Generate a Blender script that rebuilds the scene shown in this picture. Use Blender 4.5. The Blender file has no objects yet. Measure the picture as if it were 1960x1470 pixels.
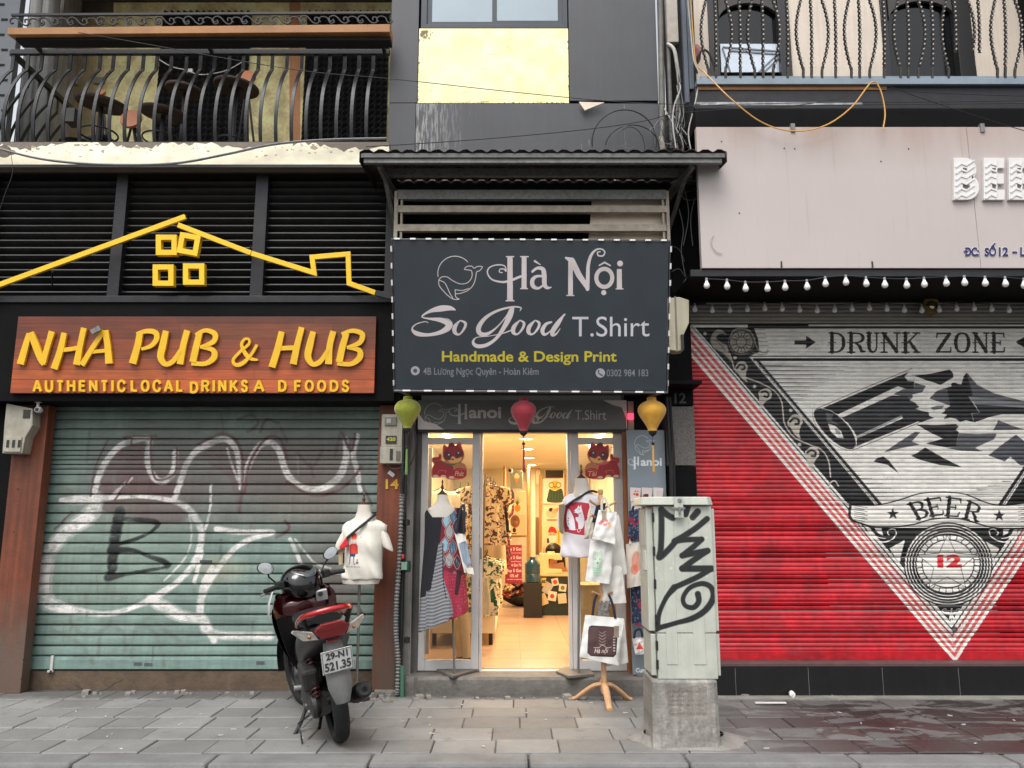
import bpy,math,random
import numpy as np
import bmesh
from mathutils import Vector,Matrix

sc=bpy.context.scene
COL=sc.collection
rnd=random.Random(7)
pi=math.pi

# ------------------------------------------------------------------ camera
H=1.40
TH=math.atan(0.174)
CT,ST=math.cos(TH),math.sin(TH)
FPX=1526.0
cam=bpy.data.cameras.new('camera')
cam.sensor_width=36
cam.lens=36*FPX/1960
cam.clip_end=500
cam_o=bpy.data.objects.new('camera',cam)
COL.objects.link(cam_o)
cam_o.location=(0,0,H)
cam_o.rotation_euler=(pi/2+TH,0,0)
sc.camera=cam_o

# ------------------------------------------------------------------ sky, sun, exposure
SUN_EL,SUN_AZ=math.radians(62),math.radians(200)
world=bpy.data.worlds.new('World')
sc.world=world
world.use_nodes=True
wn=world.node_tree
wn.nodes.clear()
w_out=wn.nodes.new('ShaderNodeOutputWorld')
w_bg=wn.nodes.new('ShaderNodeBackground')
w_sky=wn.nodes.new('ShaderNodeTexSky')
w_sky.sky_type='NISHITA'
w_sky.sun_disc=False
w_sky.sun_elevation=SUN_EL
w_sky.sun_rotation=SUN_AZ
w_sky.dust_density=4
w_sky.air_density=1.2
w_hs=wn.nodes.new('ShaderNodeHueSaturation')
w_hs.inputs['Saturation'].default_value=0.22
wn.links.new(w_sky.outputs[0],w_hs.inputs['Color'])
wn.links.new(w_hs.outputs[0],w_bg.inputs['Color'])
w_bg.inputs['Strength'].default_value=0.15
wn.links.new(w_bg.outputs[0],w_out.inputs[0])
sun=bpy.data.lights.new('sun','SUN')
sun.energy=1.1
sun.angle=math.radians(35)
sun.color=(1.0,0.98,0.95)
sun_o=bpy.data.objects.new('sun',sun)
COL.objects.link(sun_o)
# the sun stands high behind the photographer, a little to the left
sd=Vector((-0.35*math.cos(SUN_EL),-math.cos(SUN_EL),math.sin(SUN_EL)))
sun_o.rotation_euler=sd.to_track_quat('Z','Y').to_euler()
w_sky.sun_rotation=math.atan2(sd.x,sd.y)
sc.view_settings.view_transform='Standard'
sc.view_settings.look='None'
sc.view_settings.exposure=0.74
sc.view_settings.gamma=1
sc.view_settings.use_curve_mapping=False
sc.render.engine='CYCLES'
sc.cycles.max_bounces=6
sc.cycles.diffuse_bounces=3
sc.cycles.glossy_bounces=3
sc.cycles.transmission_bounces=5
sc.cycles.transparent_max_bounces=8
sc.cycles.caustics_reflective=False
sc.cycles.caustics_refractive=False
sc.cycles.use_denoising=True
sc.cycles.sample_clamp_indirect=6

# ------------------------------------------------------------------ measured places
def at(px,py,Y):
 u=(px-980)/FPX
 v=(735-py)/FPX
 t=Y/(CT-v*ST)
 return Vector((u*t,Y,H+(ST+v*CT)*t))

def atz(px,py,z):
 u=(px-980)/FPX
 v=(735-py)/FPX
 t=(z-H)/(ST+v*CT)
 return Vector((u*t,(CT-v*ST)*t,z))

def mpp(py,Y):            # metres covered by one photo pixel
 v=(735-py)/FPX
 return Y/(CT-v*ST)/FPX

def zt(ox,oy,s):         # enlarged-crop coordinates back to photo pixels
 return lambda x,y: (ox+x/s,oy+y/s)

# ------------------------------------------------------------------ colours and materials
def lin(c):
 return tuple(((x+0.055)/1.055)**2.4 if x>0.04045 else x/12.92 for x in c[:3])

MATS={}
def mat(name,c,r=0.6,m=0.0,var=0.15,vs=5.0,bump=0.0,bs=90.0,streak=0.0,grime=0.0,gcol=(0.12,0.10,0.08),
  spec=0.5,tr=0.0,emit=None,es=0.0,sheen=0.0,coat=0.0):
 """c in sRGB"""
 if name in MATS:
  return MATS[name]
 M=bpy.data.materials.new(name)
 M.use_nodes=True
 nt=M.node_tree
 N,L=nt.nodes,nt.links
 b=N['Principled BSDF']
 geo=N.new('ShaderNodeNewGeometry')
 col=None
 rgb=N.new('ShaderNodeRGB')
 rgb.outputs[0].default_value=(*lin(c),1)
 col=rgb.outputs[0]
 if var>0:
  n=N.new('ShaderNodeTexNoise')
  n.inputs['Scale'].default_value=vs
  n.inputs['Detail'].default_value=7
  n.inputs['Roughness'].default_value=0.62
  L.new(geo.outputs['Position'],n.inputs['Vector'])
  mr=N.new('ShaderNodeMapRange')
  mr.inputs[1].default_value=0.3
  mr.inputs[2].default_value=0.7
  mr.inputs[3].default_value=1-var
  mr.inputs[4].default_value=1+var
  L.new(n.outputs['Fac'],mr.inputs[0])
  vm=N.new('ShaderNodeVectorMath')
  vm.operation='SCALE'
  L.new(col,vm.inputs[0])
  L.new(mr.outputs[0],vm.inputs['Scale'])
  col=vm.outputs[0]
 if streak>0:
  mp=N.new('ShaderNodeMapping')
  mp.inputs['Scale'].default_value=(22,22,0.9)
  L.new(geo.outputs['Position'],mp.inputs[0])
  n=N.new('ShaderNodeTexNoise')
  n.inputs['Scale'].default_value=1.3
  n.inputs['Detail'].default_value=6
  L.new(mp.outputs[0],n.inputs['Vector'])
  mr=N.new('ShaderNodeMapRange')
  mr.inputs[1].default_value=0.35
  mr.inputs[2].default_value=0.7
  mr.inputs[3].default_value=1-streak
  mr.inputs[4].default_value=1+streak
  L.new(n.outputs['Fac'],mr.inputs[0])
  vm=N.new('ShaderNodeVectorMath')
  vm.operation='SCALE'
  L.new(col,vm.inputs[0])
  L.new(mr.outputs[0],vm.inputs['Scale'])
  col=vm.outputs[0]
 if grime>0:
  n=N.new('ShaderNodeTexNoise')
  n.inputs['Scale'].default_value=3.1
  n.inputs['Detail'].default_value=10
  n.inputs['Roughness'].default_value=0.75
  L.new(geo.outputs['Position'],n.inputs['Vector'])
  mr=N.new('ShaderNodeMapRange')
  mr.inputs[1].default_value=0.5
  mr.inputs[2].default_value=0.72
  mr.inputs[3].default_value=0
  mr.inputs[4].default_value=grime
  L.new(n.outputs['Fac'],mr.inputs[0])
  mx=N.new('ShaderNodeMix')
  mx.data_type='RGBA'
  L.new(mr.outputs[0],mx.inputs[0])
  L.new(col,mx.inputs[6])
  mx.inputs[7].default_value=(*lin(gcol),1)
  col=mx.outputs[2]
 L.new(col,b.inputs['Base Color'])
 b.inputs['Roughness'].default_value=r
 b.inputs['Metallic'].default_value=m
 b.inputs['Specular IOR Level'].default_value=spec
 b.inputs['Transmission Weight'].default_value=tr
 b.inputs['Sheen Weight'].default_value=sheen
 b.inputs['Coat Weight'].default_value=coat
 if emit:
  b.inputs['Emission Color'].default_value=(*emit,1)
  b.inputs['Emission Strength'].default_value=es
 if bump>0:
  n=N.new('ShaderNodeTexNoise')
  n.inputs['Scale'].default_value=bs
  n.inputs['Detail'].default_value=5
  L.new(geo.outputs['Position'],n.inputs['Vector'])
  bp=N.new('ShaderNodeBump')
  bp.inputs['Strength'].default_value=bump
  bp.inputs['Distance'].default_value=0.01
  L.new(n.outputs['Fac'],bp.inputs['Height'])
  L.new(bp.outputs[0],b.inputs['Normal'])
 MATS[name]=M
 return M

def tint(M,fn):
 """fn(nodes, links, position_output, colour_output) -> colour output: adds marks of their own shape"""
 nt=M.node_tree
 b=nt.nodes['Principled BSDF']
 src=b.inputs['Base Color'].links[0].from_socket
 geo=[n for n in nt.nodes if n.type=='NEW_GEOMETRY'][0]
 out=fn(nt.nodes,nt.links,geo.outputs['Position'],src)
 nt.links.new(out,b.inputs['Base Color'])
 return M

def mixcol(N,L,fac,a,b):
 mx=N.new('ShaderNodeMix')
 mx.data_type='RGBA'
 if hasattr(fac,'is_linked'):
  L.new(fac,mx.inputs[0])
 else:
  mx.inputs[0].default_value=fac
 L.new(a,mx.inputs[6])
 if isinstance(b,tuple):
  mx.inputs[7].default_value=(*b,1)
 else:
  L.new(b,mx.inputs[7])
 return mx.outputs[2]

def mathn(N,L,op,a,b=None,clamp=False):
 m=N.new('ShaderNodeMath')
 m.operation=op
 m.use_clamp=clamp
 for i,x in enumerate((a,b)):
  if x is None:
   continue
  if hasattr(x,'is_linked'):
   L.new(x,m.inputs[i])
  else:
   m.inputs[i].default_value=x
 return m.outputs[0]

def noise(N,L,pos,scale,detail=6,rough=0.6,mscale=None,dist=0.0):
 if mscale:
  mp=N.new('ShaderNodeMapping')
  mp.inputs['Scale'].default_value=mscale
  L.new(pos,mp.inputs[0])
  pos=mp.outputs[0]
 n=N.new('ShaderNodeTexNoise')
 n.inputs['Scale'].default_value=scale
 n.inputs['Detail'].default_value=detail
 n.inputs['Roughness'].default_value=rough
 n.inputs['Distortion'].default_value=dist
 L.new(pos,n.inputs['Vector'])
 return n.outputs['Fac']

def mapr(N,L,x,a,b,c=0.0,d=1.0):
 mr=N.new('ShaderNodeMapRange')
 for i,v in enumerate((a,b,c,d)):
  mr.inputs[i+1].default_value=v
 L.new(x,mr.inputs[0])
 return mr.outputs[0]

# ------------------------------------------------------------------ painted canvases (flat print, drawn by the script)
def smooth_pts(P,n=6):
 P=[tuple(map(float,p)) for p in P]
 if len(P)<3:
  return P
 out=[]
 for i in range(len(P)-1):
  p0=P[max(i-1,0)]; p1=P[i]; p2=P[i+1]; p3=P[min(i+2,len(P)-1)]
  for k in range(n):
   t=k/n
   out.append(tuple(0.5*(2*b+(c-a)*t+(2*a-5*b+4*c-d)*t*t+(3*b-a-3*c+d)*t**3)
        for a,b,c,d in zip(p0,p1,p2,p3)))
 out.append(P[-1])
 return out

_TXT={}
def text_tris(s,bold=0.0,shear=0.0,space=1.0,extrude=0.0):
 key=(s,bold,shear,space,extrude)
 if key in _TXT:
  return _TXT[key]
 cu=bpy.data.curves.new('lettering','FONT')
 cu.body=s
 cu.size=1
 cu.offset=bold
 cu.shear=shear
 cu.space_character=space
 cu.extrude=extrude
 cu.resolution_u=6
 o=bpy.data.objects.new('lettering',cu)
 COL.objects.link(o)
 dg=bpy.context.evaluated_depsgraph_get()
 dg.update()
 me=o.evaluated_get(dg).to_mesh()
 me.calc_loop_triangles()
 V=np.array([v.co[:] for v in me.vertices])
 T=[tuple(t.vertices) for t in me.loop_triangles]
 bpy.data.objects.remove(o)
 bpy.data.curves.remove(cu)
 lo,hi=V.min(0),V.max(0)
 V[:,0]=(V[:,0]-lo[0])/(hi[0]-lo[0])
 V[:,1]=(V[:,1]-lo[1])/(hi[1]-lo[1])
 _TXT[key]=(V,T)
 return V,T

class Canvas:
 """a flat print on the X-Z plane at depth Y; points are given in photo pixels and turned into places on that plane"""
 def __init__(s,rect,Y,ppm,bg,world=None):
  s.Y=Y
  if world:
   s.X0,s.X1,s.Z0,s.Z1=world
  else:
   x0,y0,x1,y1=rect
   c=[at(x,y,Y) for x in (x0,x1) for y in (y0,y1)]
   s.X0,s.X1=min(p.x for p in c),max(p.x for p in c)
   s.Z0,s.Z1=min(p.z for p in c),max(p.z for p in c)
  s.ppm=ppm
  s.W=max(4,int((s.X1-s.X0)*ppm)); s.Hh=max(4,int((s.Z1-s.Z0)*ppm))
  s.im=np.ones((s.Hh,s.W,3),np.float32)*np.array(bg,np.float32)
  s.tf=lambda x,y: (x,y)
  s.SS=2
 def T(s,p):
  px,py=s.tf(p[0],p[1])
  w=at(px,py,s.Y)
  return ((w.x-s.X0)*s.ppm,(w.z-s.Z0)*s.ppm)
 def sc(s,p):           # texture pixels per unit of drawing coordinates near p
  a=s.T(p); b=s.T((p[0]+10,p[1]))
  return math.hypot(b[0]-a[0],b[1]-a[1])/10
 def _fill(s,polys,col,a=1.0,soft=0):
  SS=s.SS
  E=[]
  for P in polys:
   P=np.asarray(P,float)
   x,y=P[:,0],P[:,1]
   ar=np.dot(x,np.roll(y,-1))-np.dot(y,np.roll(x,-1))
   if ar<0:
    P=P[::-1]
   E.append(np.hstack([P,np.roll(P,-1,axis=0)]))
  E=np.vstack(E)
  bx0=int(max(0,math.floor(min(E[:,0].min(),E[:,2].min())))); bx1=int(min(s.W,math.ceil(max(E[:,0].max(),E[:,2].max()))+1))
  by0=int(max(0,math.floor(min(E[:,1].min(),E[:,3].min())))); by1=int(min(s.Hh,math.ceil(max(E[:,1].max(),E[:,3].max()))+1))
  if bx1 <= bx0 or by1 <= by0:
   return
  w,h=(bx1-bx0)*SS,(by1-by0)*SS
  X0=(E[:,0]-bx0)*SS; Y0=(E[:,1]-by0)*SS; X1=(E[:,2]-bx0)*SS; Y1=(E[:,3]-by0)*SS
  k=np.abs(Y1-Y0)>1e-9
  X0,Y0,X1,Y1=X0[k],Y0[k],X1[k],Y1[k]
  lo=np.clip(np.ceil(np.minimum(Y0,Y1)-.5),0,h).astype(int)
  hi=np.clip(np.ceil(np.maximum(Y0,Y1)-.5),0,h).astype(int)
  n=hi-lo
  k=n>0
  X0,Y0,X1,Y1,lo,n=X0[k],Y0[k],X1[k],Y1[k],lo[k],n[k]
  if len(n)==0:
   return
  idx=np.repeat(np.arange(len(n)),n)
  st=np.concatenate([[0],np.cumsum(n)[:-1]])
  rows=lo[idx]+(np.arange(n.sum())-st[idx])
  xs=X0[idx]+(rows+.5-Y0[idx])*(X1[idx]-X0[idx])/(Y1[idx]-Y0[idx])
  cs=np.clip(np.ceil(xs-.5),0,w).astype(int)
  acc=np.zeros((h,w+1),np.int16)
  np.add.at(acc,(rows,cs),np.where(Y1[idx]>Y0[idx],-1,1).astype(np.int16))
  cov=(np.cumsum(acc,axis=1)[:,:w] != 0).astype(np.float32)
  cov=cov.reshape(h//SS,SS,w//SS,SS).mean((1,3))*a
  sl=s.im[by0:by1,bx0:bx1]
  sl *= (1-cov)[...,None]
  sl+=cov[...,None]*np.array(col,np.float32)
 def poly(s,pts,col,a=1.0,sm=False):
  if sm:
   pts=smooth_pts(list(pts)+[pts[0]])[:-1]
  s._fill([[s.T(p) for p in pts]],col,a)
 def stroke(s,pts,w,col,a=1.0,sm=True,cap=True):
  """pts (x, y) or (x, y, width); widths in drawing units"""
  P=[(p[0],p[1],p[2] if len(p)>2 else w) for p in pts]
  if sm:
   P=smooth_pts(P,7)
  k=s.sc(P[0][:2])
  T=[(*s.T(p),max(p[2],.3)*k/2) for p in P]
  out=[]
  for (x0,y0,r0),(x1,y1,r1) in zip(T,T[1:]):
   d=math.hypot(x1-x0,y1-y0)
   if d<1e-6:
    continue
   nx,ny=-(y1-y0)/d,(x1-x0)/d
   out.append([(x0+nx*r0,y0+ny*r0),(x0-nx*r0,y0-ny*r0),(x1-nx*r1,y1-ny*r1),(x1+nx*r1,y1+ny*r1)])
  rng=T if cap else T[1:-1]
  for x,y,r in rng:
   out.append([(x+r*math.cos(t),y+r*math.sin(t)) for t in np.linspace(0,2*pi,12,endpoint=False)])
  if out:
   s._fill(out,col,a)
 def spray(s,pts,w,col,a=0.9,soft=1.35):
  for k,aa in ((soft,.25*a),((soft+1)/2,.4*a),(0.85,a)):
   s.stroke([(p[0],p[1],(p[2] if len(p)>2 else w)*k) for p in pts],w*k,col,aa)
 def disc(s,x,y,r,col,a=1.0,ry=None):
  ry=ry or r
  s.poly([(x+r*math.cos(t),y+ry*math.sin(t)) for t in np.linspace(0,2*pi,36,endpoint=False)],col,a)
 def ring(s,x,y,r,w,col,a=1.0,ry=None,a0=0.0,a1=360.0):
  ry=ry or r
  s.stroke([(x+r*math.cos(math.radians(t)),y+ry*math.sin(math.radians(t))) for t in np.linspace(a0,a1,49)],w,col,a,sm=False)
 def rect(s,x0,y0,x1,y1,col,a=1.0):
  s.poly([(x0,y0),(x1,y0),(x1,y1),(x0,y1)],col,a)
 def text(s,body,x0,y0,x1,y1,col,a=1.0,bold=0.0,shear=0.0,rot=0.0,space=1.0):
  V,T=text_tris(body,bold,shear,space)
  cx,cy=(x0+x1)/2,(y0+y1)/2
  c,sn=math.cos(rot),math.sin(rot)
  Q=[]
  for v in V:
   x,y=x0+v[0]*(x1-x0)-cx,y1-v[1]*(y1-y0)-cy
   Q.append(s.T((cx+x*c-y*sn,cy+x*sn+y*c)))
  s._fill([[Q[i] for i in t] for t in T],col,a)
 def noise(s,amp,cell,seed=1,aniso=(1,1)):
  g=np.random.default_rng(seed)
  hh,ww=int(s.Hh/cell/aniso[1])+3,int(s.W/cell/aniso[0])+3
  n=g.random((hh,ww)).astype(np.float32)
  yi=np.linspace(0,hh-1.001,s.Hh); xi=np.linspace(0,ww-1.001,s.W)
  y0=yi.astype(int); x0=xi.astype(int)
  fy=(yi-y0)[:,None]; fx=(xi-x0)[None]
  fy=fy*fy*(3-2*fy); fx=fx*fx*(3-2*fx)
  v=(n[y0][:,x0]*(1-fy)*(1-fx)+n[y0+1][:,x0]*fy*(1-fx)+n[y0][:,x0+1]*(1-fy)*fx+n[y0+1][:,x0+1]*fy*fx)
  s.im *= (1+amp*(v-.5)*2)[...,None]
  return v
 def keep(s):
  s._base=s.im.copy()
 def fade(s,amt,cell,seed,fine=.5):
  """worn paint: the coat underneath shows through in uneven patches and specks"""
  hold=s.im
  s.im=np.ones_like(s.im)
  a=s.noise(0,cell,seed); b=s.noise(0,max(2,cell*.12),seed+1,(3,1)); c=s.noise(0,2.2,seed+2)
  s.im=hold
  m=np.clip((a*.5+b*.3+c*.2-.42)*3.2,0,1)*amt+(np.clip((c*.6+b*.4-.66)*9,0,1))*amt*fine
  m=np.clip(m,0,.95)[...,None]
  s.im=hold*(1-m)+s._base*m
 def image(s,name):
  im=bpy.data.images.new(name,s.W,s.Hh,alpha=False)
  px=np.ones((s.Hh,s.W,4),np.float32)
  px[...,:3]=np.clip(s.im,0,1)
  im.pixels.foreach_set(px.ravel())
  im.update()
  im.pack()
  return im
 def material(s,name,r=0.6,m=0.0,bump=0.0,bs=90.0,var=0.08,vs=6,sheen=0.0,spec=0.5,streak=0.0,grime=0.0,coat=0.0,gcol=(.12,.10,.08)):
  M=mat(name,(.5,.5,.5),r,m,var,vs,bump,bs,streak,grime,gcol=gcol,spec=spec,sheen=sheen,coat=coat)
  nt=M.node_tree
  N,L=nt.nodes,nt.links
  geo=[n for n in N if n.type=='NEW_GEOMETRY'][0]
  mp=N.new('ShaderNodeSeparateXYZ')
  L.new(geo.outputs['Position'],mp.inputs[0])
  u=mapr(N,L,mp.outputs[0],s.X0,s.X1)
  v=mapr(N,L,mp.outputs[2],s.Z0,s.Z1)
  cb=N.new('ShaderNodeCombineXYZ')
  L.new(u,cb.inputs[0]); L.new(v,cb.inputs[1])
  ti=N.new('ShaderNodeTexImage')
  ti.image=s.image(name)
  ti.interpolation='Linear'
  ti.extension='EXTEND'
  L.new(cb.outputs[0],ti.inputs[0])
  rgb=[n for n in N if n.type=='RGB'][0]
  for l in list(rgb.outputs[0].links):
   L.new(ti.outputs[0],l.to_socket)
  return M

# ------------------------------------------------------------------ mesh builder
WORG={}   # world origin of every empty / object, for parenting
def world_of(o):
 return WORG.get(o.name,Vector((0,0,0)))

def tag(o,label=None,cat=None,group=None,kind=None):
 if label: o['label']=label
 if cat: o['category']=cat
 if group: o['group']=group
 if kind: o['kind']=kind
 return o

def thing(name,label,cat,loc=(0,0,0),group=None):
 o=bpy.data.objects.new(name,None)
 o.empty_display_size=0.1
 COL.objects.link(o)
 o.location=loc
 WORG[o.name]=Vector(loc)
 return tag(o,label,cat,group)

class MB:
 def __init__(s):
  s.v=[]; s.f=[]; s.uv=None
 def add(s,V,F):
  n=len(s.v)
  s.v+=[tuple(p) for p in V]
  s.f+=[tuple(i+n for i in f) for f in F]
  return s
 def box(s,x0,x1,y0,y1,z0,z1):
  V=[(x,y,z) for z in (z0,z1) for y in (y0,y1) for x in (x0,x1)]
  return s.add(V,[(0,2,3,1),(4,5,7,6),(0,1,5,4),(2,6,7,3),(0,4,6,2),(1,3,7,5)])
 def pbox(s,px0,py0,px1,py1,Y,d):
  """front face measured in photo pixels on the plane Y, going d metres back"""
  cx,cy=(px0+px1)/2,(py0+py1)/2
  return s.box(at(px0,cy,Y).x,at(px1,cy,Y).x,Y,Y+d,at(cx,py1,Y).z,at(cx,py0,Y).z)
 def obox(s,c,ax,ay,az):
  """box round c with half-axis vectors"""
  c,ax,ay,az=map(Vector,(c,ax,ay,az))
  V=[c+i*ax+j*ay+k*az for k in (-1,1) for j in (-1,1) for i in (-1,1)]
  return s.add(V,[(0,2,3,1),(4,5,7,6),(0,1,5,4),(2,6,7,3),(0,4,6,2),(1,3,7,5)])
 def bar(s,a,b,w,d,up=(0,-1,0)):
  """rectangular bar from a to b, w across, d along up"""
  a,b=Vector(a),Vector(b)
  t=(b-a)
  L=t.length
  t.normalize()
  up=Vector(up)
  n=t.cross(up)
  if n.length<1e-4:
   n=t.cross(Vector((1,0,0)))
  n.normalize()
  u=n.cross(t).normalized()
  return s.obox((a+b)/2,t*L/2,n*w/2,u*d/2)
 def tube(s,pts,r,n=8,closed=False,flat=1.0):
  P=[Vector(p) for p in pts]
  m=len(P)
  R=r if isinstance(r,(list,tuple)) else [r]*m
  V,F=[],[]
  up=None
  for i in range(m):
   if closed:
    t=P[(i+1)%m]-P[i-1]
   else:
    t=P[min(i+1,m-1)]-P[max(i-1,0)]
   t.normalize()
   if up is None:
    up=Vector((0,0,1)) if abs(t.z)<.9 else Vector((0,1,0))
   a=t.cross(up)
   if a.length<1e-5:
    a=t.cross(Vector((1,0,0)))
   a.normalize()
   b=a.cross(t).normalized()
   up=b
   for k in range(n):
    th=2*pi*k/n
    V.append(P[i]+a*math.cos(th)*R[i]+b*math.sin(th)*R[i]*flat)
  for i in range(m if closed else m-1):
   j=(i+1)%m
   for k in range(n):
    l=(k+1)%n
    F.append((i*n+k,i*n+l,j*n+l,j*n+k))
  if not closed:
   F.append(tuple(range(n))[::-1])
   F.append(tuple((m-1)*n+k for k in range(n)))
  return s.add(V,F)
 def rings(s,R,cap=True):
  n=len(R[0])
  V=[p for r in R for p in r]
  F=[(i*n+k,i*n+(k+1)%n,(i+1)*n+(k+1)%n,(i+1)*n+k) for i in range(len(R)-1) for k in range(n)]
  if cap:
   F.append(tuple(range(n))[::-1])
   F.append(tuple((len(R)-1)*n+k for k in range(n)))
  return s.add(V,F)
 def lathe(s,prof,c=(0,0,0),n=20,axis='z',sy=1.0):
  """prof: (radius, height) pairs"""
  R=[]
  for r,h in prof:
   ring=[]
   for k in range(n):
    t=2*pi*k/n
    a,b=r*math.cos(t),r*math.sin(t)*sy
    if axis=='z': p=(c[0]+a,c[1]+b,c[2]+h)
    elif axis=='y': p=(c[0]+a,c[1]+h,c[2]+b)
    else: p=(c[0]+h,c[1]+a,c[2]+b)
    ring.append(p)
   R.append(ring)
  return s.rings(R)
 def prism(s,poly,y0,y1):
  """poly: (x, z) outline in metres, extruded along Y"""
  n=len(poly)
  V=[(x,y0,z) for x,z in poly]+[(x,y1,z) for x,z in poly]
  F=[tuple(range(n)),tuple(range(n,2*n))[::-1]]+[(i,n+i,n+(i+1)%n,(i+1)%n) for i in range(n)]
  return s.add(V,F)
 def pprism(s,poly,Y,d):
  pts=[at(x,y,Y) for x,y in poly]
  return s.prism([(p.x,p.z) for p in pts],Y,Y+d)
 def band(s,pts,Y,d,w,sm=True):
  """a ribbon letter stroke: pts (px, py, width px) as one outline, d deep"""
  P=[(p[0],p[1],p[2] if len(p)>2 else w) for p in pts]
  if sm: P=smooth_pts(P,5)
  Lf,Rt=[],[]
  for i in range(len(P)):
   a,b=P[max(i-1,0)],P[min(i+1,len(P)-1)]
   dx,dy=b[0]-a[0],b[1]-a[1]
   if not sm and 0<i<len(P)-1:
    u=Vector((P[i][0]-a[0],P[i][1]-a[1])).normalized(); w_=Vector((b[0]-P[i][0],b[1]-P[i][1])).normalized()
    t_=(u+w_).normalized()
    dx,dy=t_.x,t_.y
    mit=1/max(.35,t_.dot(u))
   else:
    mit=1
   L=math.hypot(dx,dy) or 1
   nx,ny=-dy/L,dx/L
   r=P[i][2]/2*mit
   Lf.append((P[i][0]+nx*r,P[i][1]+ny*r)); Rt.append((P[i][0]-nx*r,P[i][1]-ny*r))
  V=[]
  for q in (Lf,Rt):
   for yy in (Y,Y+d):
    for x,y in q:
     p=at(x,y,Y)
     V.append((p.x,yy,p.z))
  m=len(P)
  F=[]
  for i in range(m-1):
   F.append((i,i+1,2*m+i+1,2*m+i))                 # front
   F.append((m+i,3*m+i,3*m+i+1,m+i+1))         # back
   F.append((i,m+i,m+i+1,i+1))
   F.append((2*m+i,2*m+i+1,3*m+i+1,3*m+i))
  F.append((0,2*m,3*m,m)); F.append((m-1,2*m-1,4*m-1,3*m-1))
  return s.add(V,F)
 def sheet(s,G,th=0.0,nrm=(0,1,0)):
  """grid of points G[i][j]; th = thickness along nrm"""
  a,b=len(G),len(G[0])
  V=[p for r in G for p in r]
  F=[(i*b+j,i*b+j+1,(i+1)*b+j+1,(i+1)*b+j) for i in range(a-1) for j in range(b-1)]
  if th:
   n=Vector(nrm)*th
   o=len(V)
   V=V+[Vector(p)+n for p in V]
   F+=[tuple(o+k for k in f[::-1]) for f in F]
   edge=[(0,j) for j in range(b)]+[(i,b-1) for i in range(1,a)]+[(a-1,j) for j in range(b-2,-1,-1)]+[(i,0) for i in range(a-2,0,-1)]
   ids=[i*b+j for i,j in edge]
   for k in range(len(ids)):
    p,q=ids[k],ids[(k+1)%len(ids)]
    F.append((p,o+p,o+q,q))
  return s.add(V,F)
 def text(s,body,px0,py0,px1,py1,Y,d,bold=0.0,shear=0.0,space=1.0):
  V,T=text_tris(body,bold,shear,space,0.05)
  zs=V[:,2]
  out=[]
  for v in V:
   p=at(px0+v[0]*(px1-px0),py1-v[1]*(py1-py0),Y)
   out.append((p.x,Y if v[2]>0 else Y+d,p.z))
  return s.add(out,T)
 def xform(s,M):
  s.v=[tuple(M@Vector(p)) for p in s.v]
  return s
 def build(s,name,m=None,parent=None,smooth=False,bevel=0.0,label=None,cat=None,group=None,kind=None,origin=None,auto=None):
  me=bpy.data.meshes.new(name)
  if parent is not None:
   org=world_of(parent)
  elif origin is not None:
   org=Vector(origin)
  else:
   xs=[p[0] for p in s.v]; ys=[p[1] for p in s.v]; zs=[p[2] for p in s.v]
   org=Vector(((min(xs)+max(xs))/2,(min(ys)+max(ys))/2,min(zs)))
  me.from_pydata([(p[0]-org.x,p[1]-org.y,p[2]-org.z) for p in s.v],[],s.f)
  me.validate()
  bm=bmesh.new(); bm.from_mesh(me); bmesh.ops.recalc_face_normals(bm,faces=bm.faces); bm.to_mesh(me); bm.free()
  if smooth:
   me.polygons.foreach_set('use_smooth',[True]*len(me.polygons))
  o=bpy.data.objects.new(name,me)
  COL.objects.link(o)
  if m: me.materials.append(m)
  if parent is not None:
   o.parent=parent
  else:
   o.location=org
  WORG[o.name]=org.copy()
  if smooth and auto is not False:
   me.set_sharp_from_angle(angle=math.radians(auto or 40))
  if bevel:
   b=o.modifiers.new('edge','BEVEL')
   b.width=bevel; b.segments=2; b.limit_method='ANGLE'; b.angle_limit=math.radians(40)
  return tag(o,label,cat,group,kind)

def fixn(o):
 return o

def copy_part(o,d,parent=None):
 c=o.copy()
 COL.objects.link(c)
 c.location=Vector(o.location)+Vector(d)
 c.parent=parent if parent is not None else o.parent
 WORG[c.name]=world_of(o)+Vector(d)
 return c

def copy_tree(o,d,parent=None):
 c=o.copy()
 COL.objects.link(c)
 c.location=Vector(o.location)+Vector(d)
 if parent is not None:
  c.parent=parent; c.location=o.location
 WORG[c.name]=world_of(o)+Vector(d)
 for ch in [x for x in bpy.data.objects if x.parent==o]:
  copy_tree(ch,(0,0,0),c)
 return c

def sup(cx,cy,z,rx,ry,n=20,p=2.4,folds=0,fa=0.0,ph=0.0,tilt=(0,0)):
 out=[]
 for k in range(n):
  t=2*pi*k/n
  c,s_=math.cos(t),math.sin(t)
  x=math.copysign(abs(c)**(2/p),c)*rx
  y=math.copysign(abs(s_)**(2/p),s_)*ry
  w=1+fa*math.sin(folds*t+ph)
  out.append((cx+x*(1+(w-1)*.25),cy+y*w,z+tilt[0]*x+tilt[1]*y))
 return out
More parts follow.
